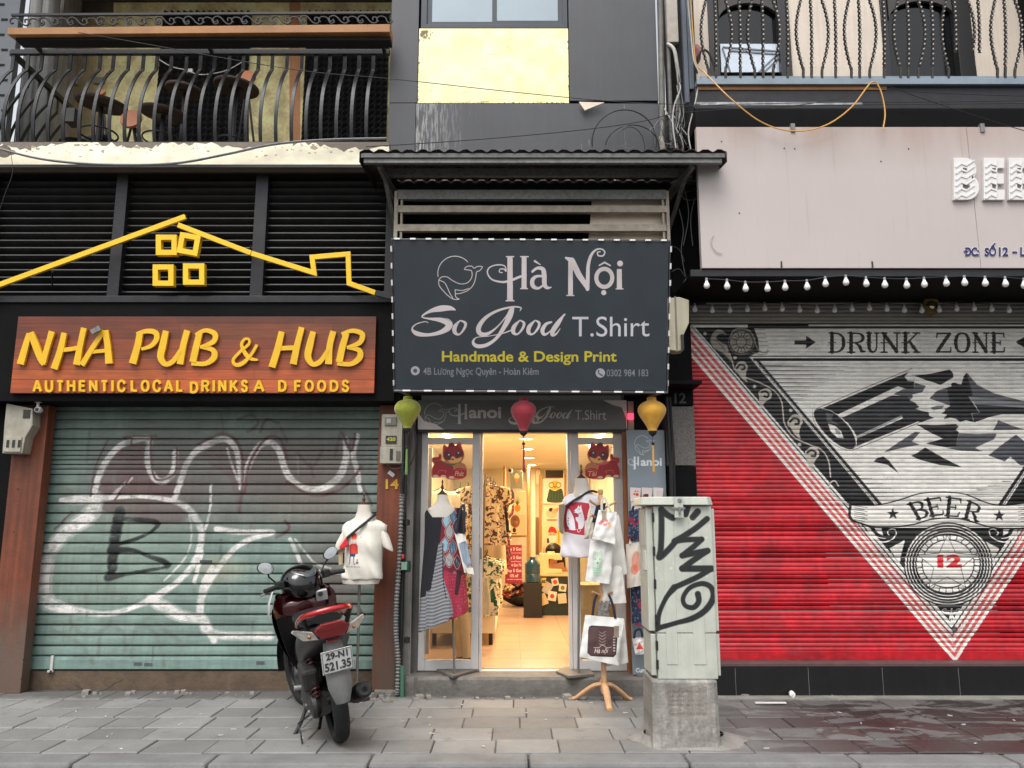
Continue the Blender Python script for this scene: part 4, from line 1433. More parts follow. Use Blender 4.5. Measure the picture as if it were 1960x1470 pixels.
# flower and leaves
F_=(.60,.57,.53)
mu.disc(400,447,72,BK); mu.ring(400,447,70,3,F_); mu.disc(400,447,62,F_)
for k in range(8):
 t=k*pi/4+pi/8
 mu.stroke([(400+28*math.cos(t),447+28*math.sin(t)),(400+66*math.cos(t),447+66*math.sin(t))],4,BK,sm=False)
 t+=pi/8
 mu.stroke([(400+34*math.cos(t),447+34*math.sin(t)),(400+52*math.cos(t),447+52*math.sin(t))],3,BK,sm=False)
mu.ring(400,447,28,4,BK)
mu.stroke([(340,420),(355,385),(400,370),(445,385),(470,420),(480,460),(500,495),(530,505),(545,490)],7,F_)
mu.stroke([(460,500),(500,515),(535,512),(552,495)],5,F_)
for k in range(5):
 mu.stroke([(470+k*3,380+k*22),(530+k*5,380+k*22)],2.5,BK,sm=False)
mu.poly([(240,400),(265,378),(300,385),(318,410),(300,400),(275,405),(262,425),(290,450),(320,465),(335,520),(350,560),(300,510),(250,480),(230,440)],F_,1,True)
mu.stroke([(255,435),(285,460),(310,495)],3,BK)
LV=(.72,.69,.64)
mu.stroke([(335,510),(352,560),(365,600),(420,640),(500,670),(580,715),(620,770),(630,840),(640,900),(690,970),(770,1010),(840,1040),(880,1100),(892,1190)],8,LV)
def leaf(cx,cy,s_,rot=0):
 c,sn=math.cos(rot),math.sin(rot)
 f=lambda P: [(cx+(x*c-y*sn)*s_,cy+(x*sn+y*c)*s_) for x,y in P]
 mu.poly(f([(-38,0),(-30,-35),(0,-48),(28,-30),(30,0),(38,30),(55,52),(20,44),(-10,25),(-30,18)]),LV,1,True)
 mu.stroke([(*p,11*s_) for p in f([(-26,0),(-18,-22),(4,-28),(14,-12),(2,-2)])],10,BK)
leaf(400,600,1.0,.35)
leaf(525,745,1.0,1.0)
leaf(695,900,1.15,.45)
leaf(785,1075,1.1,.7)
for x,y in ((200,400),(365,533),(473,692),(672,823),(720,1012)):
 mu.disc(x,y,10,LV)
mu.stroke([(935,1240),(915,1212),(890,1225),(888,1260),(920,1300),(1000,1345),(1120,1365)],8,LV)
mu.tf=px
# lower black field, left half ornaments
z8=zt(1640,920,3.972)
mu.tf=z8
mu.stroke([(0,340),(200,600),(430,860),(560,1010),(725,1200)],7,CR,.95,sm=False)
mu.stroke([(0,320),(190,560),(420,830),(600,1050),(728,1178)],5,BK,1,sm=False)
mu.poly([(130,360),(185,362),(200,420),(160,400)],CR)
mu.stroke([(75,362),(110,420),(180,465),(250,455),(295,415),(290,375),(255,370),(232,395),(245,415)],9,CR)
mu.stroke([(95,362),(150,425),(215,440)],6,CR)
mu.poly([(365,450),(245,515),(325,635),(335,560)],CR)
# mirror the left half
cx_=int((ax_x-mu.X0)*mu.ppm)
wr=mu.W-cx_
mu.im[:,cx_:cx_+min(cx_,wr)]=mu.im[:,:cx_][:,::-1][:,:min(cx_,wr)]
# apex
mu.poly([(712,1120),(735,1165),(765,1120),(735,1100)],BK,.6)
# ornament above the tip
for s_ in (-1,1):
 f=lambda P: [(719+s_*(x-719),y,w) for x,y,w in P]
 mu.stroke(f([(712,1010,14),(690,1008,20),(665,1005,14),(650,990,8),(660,975,6),(680,978,6),(678,990,5)]),8,CR)
 mu.stroke(f([(712,1020,10),(708,1040,16),(700,1058,5)]),8,CR)
mu.stroke([(719,985,5),(719,1040,6),(719,1076,20)],8,CR); mu.disc(719,976,7,CR)
# medallion
mx_,my_=692,632
mu.disc(mx_,my_+4,338,BK,1,318)
for r_,w in ((322,11),(300,9),(278,8),(254,6)):
 mu.ring(mx_,my_+4,r_,w,CR,ry=r_*.94)
mu.disc(mx_,my_,246,CR,1,226);
mu.ring(mx_,my_,244,9,BK,ry=224); mu.ring(mx_,my_,198,8,BK,ry=182)
for k in range(28):
 t=2*pi*k/28+.06
 mu.stroke([(mx_+200*math.cos(t),my_+184*math.sin(t)),(mx_+242*math.cos(t+.02),my_+222*math.sin(t+.02))],6,BK,sm=False)
S_=[]
for k in range(10):
 t=-pi/2+k*pi/5
 r_=(238,108)[k%2]
 S_.append((mx_-6+r_*math.cos(t),my_+r_*math.sin(t)*.92))
mu.poly(S_,CR); mu.stroke(S_+[S_[0]],4,BK,sm=False)
mu.text('12',610,562,795,662,(.78,.12,.16),bold=.06)
# ribbon
mu.poly([(-60,180),(60,185),(140,185),(260,160),(360,130),(450,100),(560,85),(680,84),(800,95),(880,120),(960,155),(1050,180),(1150,185),(1330,175),(1340,350),(1120,368),(1000,355),(880,320),(780,295),(680,290),(560,300),(440,335),(300,355),(140,355),(40,335),(-60,290)],BK,1,True)
mu.poly([(-40,190),(60,192),(145,191),(265,167),(365,138),(455,108),(560,93),(680,92),(800,103),(875,128),(955,163),(1050,188),(1150,192),(1320,184),(1320,338),(1120,358),(1000,346),(880,310),(780,286),(680,281),(560,290),(440,325),(300,346),(140,346),(50,326),(-40,282)],CR,1,True)
for k in range(8):
 y=205+k*15
 mu.stroke([(-20,y-14),(78-(k%2)*22,y)],3.5,BK,sm=False)
 mu.stroke([(1290,y-5),(1225+(k%2)*22,y+2)],3.5,BK,sm=False)
def star(x,y,r_):
 mu.poly([(x+(r_ if k%2==0 else r_*.4)*math.cos(-pi/2+k*pi/5),y+(r_ if k%2==0 else r_*.4)*math.sin(-pi/2+k*pi/5)) for k in range(10)],BK)
star(273,253,48); star(1080,266,48)
# slab-serif letters drawn with strokes on a unit box
T_,t_=.20,.085
SER={
 'D': [[(.2,.02,T_),(.2,.98,T_)],[(.2,.04,t_),(.55,.04,.09),(.85,.2,.14),(.93,.5,.2),(.85,.8,.14),(.55,.96,.09),(.2,.96,t_)],[(.02,.02,t_),(.4,.02,t_)],[(.02,.98,t_),(.4,.98,t_)]],
 'R': [[(.2,.02,T_),(.2,.98,T_)],[(.2,.04,t_),(.6,.04,.09),(.82,.14,.14),(.85,.27,.18),(.78,.42,.12),(.5,.5,t_),(.2,.5,t_)],[(.45,.5,.1),(.68,.7,.18),(.78,.92,.16),(.98,.94,.07)],[(.02,.02,t_),(.4,.02,t_)],[(.02,.98,t_),(.4,.98,t_)]],
 'U': [[(.2,.02,T_),(.2,.65,T_),(.28,.88,.16),(.5,.97,.1),(.72,.88,.08),(.8,.65,.08),(.8,.02,.09)],[(.02,.02,t_),(.4,.02,t_)],[(.64,.02,t_),(.98,.02,t_)]],
 'N': [[(.16,.02,.10),(.16,.98,.09)],[(.14,.04,T_),(.82,.95,T_)],[(.84,.02,.09),(.84,.98,.09)],[(.0,.02,t_),(.3,.02,t_)],[(.02,.98,t_),(.32,.98,t_)],[(.68,.02,t_),(1,.02,t_)]],
 'K': [[(.2,.02,T_),(.2,.98,T_)],[(.82,.04,.08),(.3,.52,.08)],[(.42,.42,.12),(.62,.7,.2),(.84,.97,.16)],[(.02,.02,t_),(.4,.02,t_)],[(.02,.98,t_),(.4,.98,t_)],[(.62,.02,t_),(.98,.02,t_)],[(.66,.98,t_),(1,.98,t_)]],
 'Z': [[(.1,.04,.09),(.9,.04,.09)],[(.86,.06,.18),(.12,.94,.18)],[(.08,.96,.09),(.92,.96,.09)],[(.1,.02,.09),(.08,.26,.06)],[(.92,.98,.09),(.95,.74,.06)]],
 'O': [[(.5,.03,.09),(.24,.12,.14),(.12,.5,.2),(.24,.88,.14),(.5,.97,.09),(.76,.88,.14),(.88,.5,.2),(.76,.12,.14),(.5,.03,.09)]],
 'E': [[(.22,.02,T_),(.22,.98,T_)],[(.02,.04,t_),(.88,.04,.09),(.92,.24,.06)],[(.22,.5,t_),(.66,.5,t_)],[(.66,.38,.06),(.66,.62,.06)],[(.02,.96,t_),(.9,.96,.09),(.96,.74,.06)]],
 'B': [[(.2,.02,T_),(.2,.98,T_)],[(.02,.03,t_),(.55,.04,.09),(.78,.14,.15),(.8,.28,.17),(.68,.44,.1),(.45,.49,t_),(.2,.49,t_)],[(.45,.49,t_),(.78,.6,.14),(.86,.75,.19),(.74,.9,.14),(.5,.97,t_),(.02,.97,t_)]],
}
def serif(can,word,place,col,tick=True):
 """place(i, u, v) -> drawing coordinates of unit point u, v of letter i, and letter scale"""
 for i,ch in enumerate(word):
  if ch==' ': continue
  for S in SER[ch]:
   pts=[]
   for u,v,w in S:
    x,y,k=place(i,u,v)
    pts.append((x,y,w*k))
   can.stroke(pts,5,col,1,sm=len(pts)>3)
  if tick and ch in 'DRUNKE':
   x0_,y0_,k=place(i,-.02,.5); x1_,y1_,k=place(i,.42,.5)
   can.stroke([(x0_,y0_),(x1_,y1_)],.045*k,col,sm=False)
mu.tf=z5
xs_l=[(882,970),(985,1085),(1090,1160),(1170,1275),(1285,1385),None,(1470,1560),(1570,1665),(1675,1765),(1775,1855)]
serif(mu,'DRUNK ZONE',lambda i,u,v: (xs_l[i][0]+u*(xs_l[i][1]-xs_l[i][0]),395+v*110,100),(.13,.11,.10))
mu.poly([(693,438),(757,438),(757,412),(810,448),(757,482),(757,460),(693,460)],BK)
mu.poly([(1912,447),(1965,415),(1965,438),(2030,438),(2030,460),(1965,460),(1965,482)],BK)
mu.tf=z8
import functools
ang={0: (-.38,380,155,555,300),1: (-.13,510,125,660,270),2: (.10,665,118,805,265),3: (.32,815,150,950,300)}
boxes=[((378,178),(505,145),(452,300),(560,270)),((508,142),(645,122),(552,275),(665,262)),((676,120),(805,138),(665,272),(775,278)),((838,150),(950,188),(800,288),(925,320))]
def beer(i,u,v):
 a_,b_,c_,d_=boxes[i]
 x=(a_[0]*(1-u)+b_[0]*u)*(1-v)+(c_[0]*(1-u)+d_[0]*u)*v
 y=(a_[1]*(1-u)+b_[1]*u)*(1-v)+(c_[1]*(1-u)+d_[1]*u)*v
 return x,y,135
serif(mu,'BEER',beer,BK,False)
# hatching in the cream field
mu.tf=z5
for k,(x0_,x1_,y_) in enumerate(((500,740,575),(500,985,582),(520,965,604),(530,920,627),(560,885,649),(575,848,671),(600,820,693),(620,790,716),(640,765,738),(660,735,760),(680,712,782))):
 mu.stroke([(x0_,y_,5),((x0_+x1_)/2,y_,4),(x1_,y_,1.5)],4,(.14,.12,.12),.9,sm=False)
for k,(x0_,x1_,y_) in enumerate(((985,1030,1160),(1000,1060,1180),(1020,1120,1200),(1040,1180,1228),(1060,1230,1252),(1080,1295,1278),(1100,1240,1300),(1840,1890,1215),(1760,1900,1240),(1700,1900,1262),(1640,1900,1285))):
 mu.stroke([(x0_,y_,4.5),(x1_,y_,2)],4,BK,.9,sm=False)
for k,(x0_,x1_,y_) in enumerate(((1830,2200,565),(1880,2200,590),(1920,2200,612),(1945,2200,634))):
 mu.stroke([(x0_,y_,1.5),(x1_,y_,4)],4,(.14,.12,.12),.9,sm=False)
# the broken bottle
g6=zt(1540,680,4.667)
mu.tf=g6
mu.stroke([(105,478),(400,350),(700,225),(960,118)],4,BK,sm=False)
mu.poly([(165,470),(400,372),(700,245),(925,152),(890,195),(925,232),(978,235),(975,298),(905,300),(830,278),(560,405),(300,528),(250,515),(205,485)],BK)
mu.poly([(790,350),(880,303),(975,297),(985,247),(1080,275),(1050,330),(960,352),(965,376),(935,402),(890,372)],GY)
mu.poly([(330,560),(780,360),(920,370),(940,405),(985,425),(1022,462),(990,480),(1050,500),(1110,510),(1108,540),(1155,560),(1090,580),(1040,602),(1000,585),(880,562),(862,540),(462,722),(440,680),(390,610)],(.125,.125,.135))
mu.poly([(462,722),(862,538),(876,552),(468,742)],(.62,.61,.60))
mu.poly([(465,745),(880,563),(980,572),(1012,592),(464,812)],BK)
mu.stroke([(425,850),(700,740),(1045,592)],4,BK,sm=False)
mu.poly([(90,492),(150,474),(225,492),(300,540),(390,628),(440,715),(462,795),(440,832),(385,838),(300,800),(200,720),(120,620),(82,540)],BK,1,True)
mu.stroke([(150,476),(225,494),(300,542),(390,630),(440,715),(460,790),(440,830)],5,CR)
mu.stroke([(70,500),(78,570),(120,660),(200,750),(300,820),(380,850),(430,848)],2.5,BK,.8)
mu.poly([(188,510),(255,530),(243,580),(322,632),(260,615),(200,600)],GY)
mu.poly([(208,612),(270,630),(325,680),(350,745),(290,738),(230,680)],CR)
mu.poly([(268,650),(315,682),(322,712),(280,700)],(.52,.52,.52))
mu.poly([(1112,388),(1180,320),(1275,288),(1300,450),(1245,432),(1170,405)],GY)
mu.poly([(1310,250),(1340,245),(1370,258),(1398,262),(1420,190),(1445,155),(1475,240),(1500,360),(1465,370),(1510,440),(1562,516),(1490,520),(1510,600),(1440,580),(1390,596),(1340,565),(1300,558),(1240,572),(1270,530),(1220,522),(1250,500),(1255,480),(1300,452),(1270,290),(1310,280)],BK)
mu.poly([(1445,155),(1540,265),(1700,345),(1960,412),(2300,450),(2300,500),(1960,470),(1520,440),(1465,370),(1500,360)],(.34,.34,.355))
mu.poly([(1465,370),(1700,395),(1960,430),(1960,470),(1520,440)],(.47,.47,.48))
mu.poly([(1520,440),(1960,470),(2300,500),(2300,540),(1960,528),(1760,528),(1640,555),(1512,602),(1490,520),(1562,516)],(.12,.12,.13))
mu.stroke([(1465,370),(1562,516),(1490,520),(1510,600)],3.5,CR,sm=False)
mu.poly([(1120,470),(1180,452),(1245,450),(1225,480),(1150,490)],GY,.8)
for c,P in ((BK,[(980,185),(1130,165),(1290,130),(1318,150),(1330,195),(1215,265),(1090,225)]),
    (BK,[(1000,620),(1180,625),(1350,615),(1375,635),(1350,665),(1375,690),(1360,760),(1350,815),(1270,825),(1080,790),(1235,745),(1110,685)]),
    (GY,[(1375,698),(1540,705),(1715,700),(1692,750),(1600,790),(1520,830),(1590,860),(1400,855),(1270,830),(1350,815)]),
    (GY,[(985,685),(1030,690),(955,770),(1025,800),(860,830),(705,870),(820,790)]),
    (BK,[(950,900),(1010,870),(1075,825),(1240,920),(1400,1000),(1200,980),(1030,935)]),
    (BK,[(615,950),(650,918),(700,905),(750,940),(840,1055),(740,980)]),
    (GY,[(1730,580),(1850,630),(1960,665),(1685,670)]),
    ((.27,.275,.30),[(1640,895),(1760,800),(1885,710),(2000,800),(2100,980),(1925,985),(1835,905),(1785,950)])):
 mu.poly(P,c)
mu.stroke([(955,180),(1060,175)],3,BK,sm=False)
mu.tf=px
mu._base[...]=np.array((.52,.50,.48),np.float32)
mu.fade(.10,60,400,1.8)
mu.noise(.05,5,35,(5,1))
m_shut=mu.material('painted_shutter',r=.34,bump=.05,bs=30,var=.05,vs=3,grime=.10,streak=.03)
roll2=bpy.data.objects.new('roller_shutter',None); COL.objects.link(roll2); roll2.parent=bar
WORG[roll2.name]=world_of(bar); roll2['label']='red roller shutter painted with a broken bottle and a beer medallion'
ztS,zbS=at(1500,572,YQ).z,at(1500,1247,YQ).z
PITCH=.0367
nsl=int((ztS-zbS)/PITCH)+1
sl_m=MB()
pr=[(0,.006),(.06,.0005),(.35,-.004),(.65,-.004),(.9,.0),(.96,.006),(1.04,.007)]
zc0=zbS+PITCH*(nsl-.5)
sl_m.sheet([[(xR0,YQ+p[1],zc0+PITCH/2-p[0]*PITCH) for p in pr],[(xR1,YQ+p[1],zc0+PITCH/2-p[0]*PITCH) for p in pr]])
s0=sl_m.build('slat',m_shut,roll2,smooth=True,auto=40)
# give the slat its own centre so that copies can sit slightly tilted, as the photograph shows low down
me=s0.data
off=Vector((0,YQ-world_of(roll2).y,zc0-world_of(roll2).z))
for v in me.vertices: v.co-=off
s0.location=off
rr=random.Random(11)
for k in range(1,nsl):
 c=copy_part(s0,(0,0,-k*PITCH))
 t=k/nsl
 if t>.52:
  ph=k*1.05+rr.uniform(-.5,.5)
  c.rotation_euler=((.52*math.sin(ph)*(1 if math.sin(ph)>0 else .6)+rr.uniform(-.06,.06))*min(1,(t-.50)*6),0,0)
 else:
  c.rotation_euler=(rr.uniform(-.03,.03),0,0)
red_bar=mat('red_bottom_bar',(.72,.17,.17),.45,var=.12,vs=4,streak=.1,grime=.2,gcol=(.4,.1,.1),bump=.05)
MB().box(xR0,xR1,YQ-.012,YQ+.03,at(1500,1263,YQ).z,zbS+.004).build('bottom_rail',m_shut,roll2,bevel=.003)

# ================================================================== signs
# -- brown wooden pub sign with raised yellow letters
YSg=6.76
wd=Canvas((15,600,722,756),YSg,420,(.46,.215,.105))
wd.tf=px
g=np.random.default_rng(12)
yy=600
rows_=[]
while yy<760:
 h_=g.uniform(16,30); rows_.append((yy,h_)); yy+=h_
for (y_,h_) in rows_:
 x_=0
 kr=.72+.62*(y_-600)/150  # plank rows step from darker at the top to brighter orange below
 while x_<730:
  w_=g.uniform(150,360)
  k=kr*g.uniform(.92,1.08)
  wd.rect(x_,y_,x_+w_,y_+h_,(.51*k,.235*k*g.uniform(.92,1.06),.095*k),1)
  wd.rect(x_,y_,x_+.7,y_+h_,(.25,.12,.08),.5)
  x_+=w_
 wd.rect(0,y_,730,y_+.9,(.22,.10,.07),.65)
wd.noise(.10,3,14,(30,1)); wd.noise(.06,2,15,(12,.8)); wd.noise(.08,60,16)
for i in range(16):
 x_,y_=g.uniform(20,700),g.uniform(605,750)
 wd.disc(x_,y_,g.uniform(2,8),(.24,.11,.08),.5,g.uniform(.5,1.6))
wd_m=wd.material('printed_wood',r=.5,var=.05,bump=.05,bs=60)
psign=thing('pub_sign','brown plank-printed sign with raised yellow letters NHA PUB & HUB','sign',(at(370,700,YSg).x,YSg,at(0,753,YSg).z))
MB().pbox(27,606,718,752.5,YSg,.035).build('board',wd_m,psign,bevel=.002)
z2=zt(0,310,2.5455)
def conv(S): return [(*z2(p[0],p[1]),(p[2] if len(p)>2 else 26)/2.5455) for p in S]
LET={
 'N': [[(140,835,22),(122,900,30),(98,985,34)],[(148,830,30),(175,900,34),(198,960,30),(215,985,26)],[(252,825,30),(230,900,26),(205,985,30)]],
 'H': [[(312,832,26),(292,920,30),(262,1008,34)],[(408,808,28),(388,900,28),(372,988,34)],[(292,916,22),(340,912,20),(392,902,22)]],
 'A': [[(505,822,22),(450,905,24),(398,990,26)],[(512,820,30),(524,900,30),(530,982,36)],[(446,925,18),(522,918,18)]],
 'P': [[(682,830,30),(668,900,32),(645,982,36)],[(664,838,16),(712,824,22),(755,830,26),(762,862,26),(735,896,20),(688,912,14)]],
 'U': [[(808,822,28),(792,895,34),(782,950,32),(805,985,24),(845,968,24),(878,915,16)],[(912,820,30),(892,895,30),(876,985,32)]],
 'B': [[(972,832,28),(955,900,32),(938,975,32)],[(952,842,16),(1000,820,20),(1046,838,26),(1038,876,24),(975,902,14)],[(975,902,14),(1035,915,24),(1042,952,30),(1000,982,22),(932,980,22)]],
 'ampersand': [[(1252,890,14),(1222,940,14),(1182,980,20),(1148,988,18),(1136,962,14),(1176,918,14)],[(1172,922,13),(1212,886,13),(1210,862,11),(1188,864,13)],[(1192,862,13),(1176,890,15),(1196,935,20),(1222,958,18),(1256,964,9)]],
 'H2': [[(1372,826,28),(1352,910,32),(1324,1000,34)],[(1470,805,28),(1448,890,30),(1428,985,34)],[(1356,908,22),(1450,904,22)]],
 'U2': [[(1526,826,28),(1508,895,34),(1500,950,32),(1524,985,24),(1562,970,24),(1596,915,16)],[(1624,824,30),(1606,895,30),(1600,985,34)]],
 'B2': [[(1688,834,28),(1668,900,32),(1652,975,32)],[(1664,838,16),(1716,822,20),(1764,838,26),(1752,880,24),(1690,904,14)],[(1690,904,14),(1748,916,24),(1752,952,30),(1710,984,22),(1642,980,22)]],
}
ylet=mat('yellow_letter',(.87,.68,.04),.4,var=.06,vs=10,grime=.15,gcol=(.6,.42,.1))
for nm,SS_ in LET.items():
 m=MB()
 for k,S in enumerate(SS_):
  m.band(conv(S),YSg-.032+k*.0015,.026,10,sm=len(S)>2)
  for e in ():
   c=conv([e])[0]
   q0=at(c[0],c[1],YSg-.045)
   r_=c[2]/2*mpp(c[1],YSg)
   m.lathe([(r_,YSg-.045+k*.0015+.0007),(r_,YSg-.005)],(q0.x,0,q0.z),14,'y')
 m.build('letter',ylet,psign,label='raised yellow brush-style %s'%nm.replace('2',' of HUB') if len(nm)<3 else 'raised yellow ampersand')
q0=at(184,632,YSg-.06)
MB().obox(q0,(.035,0,.02),(0,.012,0),(-.012,0,.018)).build('loose_clip',K['galv'],psign)
SANS={
 'A': [[(.0,1),(.5,0)],[(.5,0),(1,1)],[(.2,.66),(.8,.66)]],'U': [[(.08,0),(.08,.6),(.16,.88),(.5,.99),(.84,.88),(.92,.6),(.92,0)]],'T': [[(0,.07),(1,.07)],[(.5,.07),(.5,1)]],
 'H': [[(.08,0),(.08,1)],[(.92,0),(.92,1)],[(.08,.48),(.92,.48)]],'E': [[(.1,0),(.1,1)],[(.1,.07),(1,.07)],[(.1,.48),(.92,.48)],[(.1,.93),(1,.93)]],
 'N': [[(.08,0),(.08,1)],[(.08,.05),(.92,.95)],[(.92,0),(.92,1)]],'I': [[(.5,0),(.5,1)]],'C': [[(.95,.32),(.80,.10),(.5,.03),(.18,.16),(.06,.5),(.18,.84),(.5,.97),(.80,.90),(.95,.66)]],
 'L': [[(.1,0),(.1,1)],[(.1,.93),(1,.93)]],'O': [[(.5,.04),(.18,.16),(.05,.5),(.18,.84),(.5,.96)],[(.5,.96),(.82,.84),(.95,.5),(.82,.16),(.5,.04)]],
 'D': [[(.1,0),(.1,1)],[(.1,.07),(.5,.07),(.84,.2),(.95,.5),(.84,.8),(.5,.93),(.1,.93)]],'R': [[(.1,0),(.1,1)],[(.1,.07),(.65,.07),(.88,.16),(.88,.38),(.65,.5),(.1,.5)],[(.5,.5),(.95,1)]],
 'K': [[(.1,0),(.1,1)],[(.92,0),(.12,.62)],[(.38,.40),(.98,1)]],'S': [[(.90,.26),(.76,.09),(.5,.04),(.2,.10),(.12,.28),(.26,.43),(.7,.54),(.9,.70),(.80,.90),(.5,.97),(.2,.91),(.06,.72)]],'F': [[(.1,0),(.1,1)],[(.1,.07),(1,.07)],[(.1,.50),(.88,.50)]]}
def sans(word,x0_,y0_,x1_,y1_,Y,d,mt,par,w=5.2):
 wd_=[(.42 if ch=='I' else .95 if ch in 'EFLST' else 1.12) for ch in word]
 gap=.30
 u=(x1_-x0_)/(sum(wd_)+gap*(len(word)-1))
 x=x0_
 for ch,cw in zip(word,wd_):
  m=MB()
  for k,S in enumerate(SANS[ch]):
   in_=w*.45
   pts=[(x+(in_+p[0]*(cw*u-2*in_) if ch != 'I' else cw*u/2),y0_+p[1]*(y1_-y0_),w) for p in S]
   m.band(pts,Y+k*.0012,d-k*.0012,w,sm=len(S)>2 and ch in 'UCODRS')
  m.build('letter',mt,par,label='small yellow letter %s in %s'%(ch,word) if len(word)>1 else 'lone small yellow letter %s'%ch)
  x+=(cw+gap)*u
for word,x0_,x1_,dy in (('AUTHENTIC',62,241,0),('LOCAL',249,351,0),('D',362,380,3),('RINKS',384,475,0),('A',485,506,0),('D',531,549,0),('FOODS',562,669,0)):
 sans(word,x0_,728+dy,x1_,749+dy,YSg-.022,.02,ylet,psign,4.6)
# -- yellow house outline on the louvres
YO=6.70
out=thing('house_outline_sign','yellow metal bars bent into a house roof outline on the black louvres','sign',(at(370,560,YO).x,YO,at(0,560,YO).z))
def pbar(P,w=9.5,d=.028,nm='bar',m='yellow_paint',closed=False):
 mm=MB()
 mm.band([(x,y,w) for x,y in P],YO,d,w,sm=False)
 return mm.build(nm,K[m],out,bevel=.002)
pbar([(-60,571),(0,544),(354,414)])
pbar([(340,430),(480,484)]); pbar([(481,484.5),(601,522),(597,492),(666,486),(668,542),(718,560)])
pbar([(719,560),(750,568)],10,nm='bare_bar_end',m='black_metal')
m=MB()
for a_,b_ in (((100,520),(100,548)),((250,455),(250,470)),((480,470),(478,500)),((356,412),(362,420))):
 p_,q_=at(*a_,YO+.06),at(*b_,YL-.05)
 m.bar(p_,q_,.01,.01)
m.build('wall_fixing',K['black_metal'],out)
def frame4(P,P2,i):
 """square tube frame: outer and inner outlines in photo pixels"""
 a_=[at(x,y,YO) for x,y in P]; b_=[at(x,y,YO) for x,y in P2]
 V=[]
 for L_,yy in ((a_,YO),(b_,YO),(a_,YO+.055),(b_,YO+.055)):
  V+=[(p.x,yy,p.z) for p in L_]
 F=[]
 for k in range(4):
  n_=(k+1)%4
  F+=[(k,n_,4+n_,4+k),(8+k,12+k,12+n_,8+n_),(k,8+k,8+n_,n_),(4+k,4+n_,12+n_,12+k)]
 MB().add(V,F).build('window_square',K['yellow_paint'],out,bevel=.001,label=['upper left yellow square frame','tilted upper right yellow square frame','lower left yellow square frame','lower right yellow square frame'][i])
def sqr(x0_,y0_,x1_,y1_,t=10,rot=0.0):
 cx,cy=(x0_+x1_)/2,(y0_+y1_)/2
 f=lambda P: [(cx+(x-cx)*math.cos(rot)-(y-cy)*math.sin(rot),cy+(x-cx)*math.sin(rot)+(y-cy)*math.cos(rot)) for x,y in P]
 return f([(x0_,y0_),(x1_,y0_),(x1_,y1_),(x0_,y1_)]),f([(x0_+t,y0_+t),(x1_-t,y0_+t),(x1_-t,y1_-t),(x0_+t,y1_-t)])
frame4(*sqr(298,449,338,488),0); frame4(*sqr(341,447,381,487,rot=.18),1); frame4(*sqr(292,506,332,547),2); frame4(*sqr(350,504,391,545),3)

# -- the big shop sign
YT0,YB0=6.02,6.28       # it leans: the top edge hangs further out
tl,tr,brc,blc=at(753,461,YT0),at(1280,464,YT0),at(1275,748,YB0),at(757,745,YB0)
bs=Canvas(None,6.15,620,(.155,.185,.212),world=(min(tl.x,blc.x)-.01,max(tr.x,brc.x)+.01,blc.z-.02,tr.z+.02))
z7=zt(680,440,3.0154)
def sign_tf(x,y):          # photo pixel on the leaning face -> texture place, through the face's own four corners
 return (x,y)
def signT(p):
 x,y=bs.tf(p[0],p[1])
 u=(x-753)/(1280-753); v=(y-461)/(748-461)
 xl_=753+4*v; xr_=1280-5*v
 u=(x-xl_)/(xr_-xl_); v=(y-461-3*u)/(285)
 X_=(tl.x*(1-u)+tr.x*u)*(1-v)+(blc.x*(1-u)+brc.x*u)*v
 # the lean makes rows nearer the top larger: step through depth properly
 Yd=YT0+(YB0-YT0)*v
 Z_=at(1000,y,Yd).z
 return ((X_-bs.X0)*bs.ppm,(Z_-bs.Z0)*bs.ppm)
bs.T=signT
bs.tf=z7
PK=(.77,.73,.725)
def whale(c,o=(0,0),k=1.0,w=4.5,col=PK):
 f=lambda P: [(o[0]+(x-575)*k,o[1]+(y-255)*k) for x,y in P]
 th=np.linspace(math.radians(-42),math.radians(-190),30)
 c.stroke(f([(575+99*math.cos(t),252+100*math.sin(t)) for t in th]),w*k*1.1,col,sm=False)
 for P in ([(482,288),(500,272),(530,272),(560,292),(605,312),(648,305),(672,275),(672,240),(655,232),(630,228),(645,212),(672,210),(686,222),(705,212),(733,214),(718,236),(700,244),(694,280),(680,320),(650,350),(610,366),(578,372),(584,392),(600,400)],
    [(482,288),(484,320),(510,355),(545,388),(575,402),(600,400)],[(484,290),(515,305),(532,335),(545,365),(562,392)],[(576,346),(578,372)],[(576,346),(620,350),(655,338)]):
  c.stroke(f(P),w*k,col)
def Hgl(c,o=(0,0),k=1.0,col=PK,tail=1.0):
 f=lambda P: [(o[0]+(p[0]-893)*k,o[1]+(p[1]-155)*k,p[2]*k) for p in P]
 bot=155+255*tail
 c.stroke(f([(893,158,30),(893,bot,34)]),30,col,sm=False,cap=False)
 c.stroke(f([(872,156,7),(914,156,7)]),6,col,sm=False); c.stroke(f([(870,bot,7),(916,bot,7)]),6,col,sm=False)
 c.stroke(f([(974,158,28),(974,338,30)]),28,col,sm=False,cap=False)
 c.stroke(f([(954,156,7),(998,156,7)]),6,col,sm=False); c.stroke(f([(954,340,7),(994,340,7)]),6,col,sm=False)
 c.stroke(f([(848,248,6),(832,244,6),(836,228,6),(858,228,7),(870,240,7),(862,210,7),(820,203,7),(775,218,7),(763,250,8),(790,288,9),(850,302,12),(900,292,14),(950,272,14),(985,265,10)]),8,col)
whale(bs,(575,255)); Hgl(bs,(893,155))
c=bs
c.stroke([(1022,242,14),(1050,222,16),(1082,228,24),(1090,260,28),(1092,315,26),(1108,335,18),(1132,332,5)],20,PK)
c.stroke([(1088,268,12),(1045,270,16),(1022,292,24),(1026,325,24),(1055,338,14),(1088,318,12)],18,PK)
c.stroke([(1036,182,13),(1068,202,5)],8,PK,sm=False)
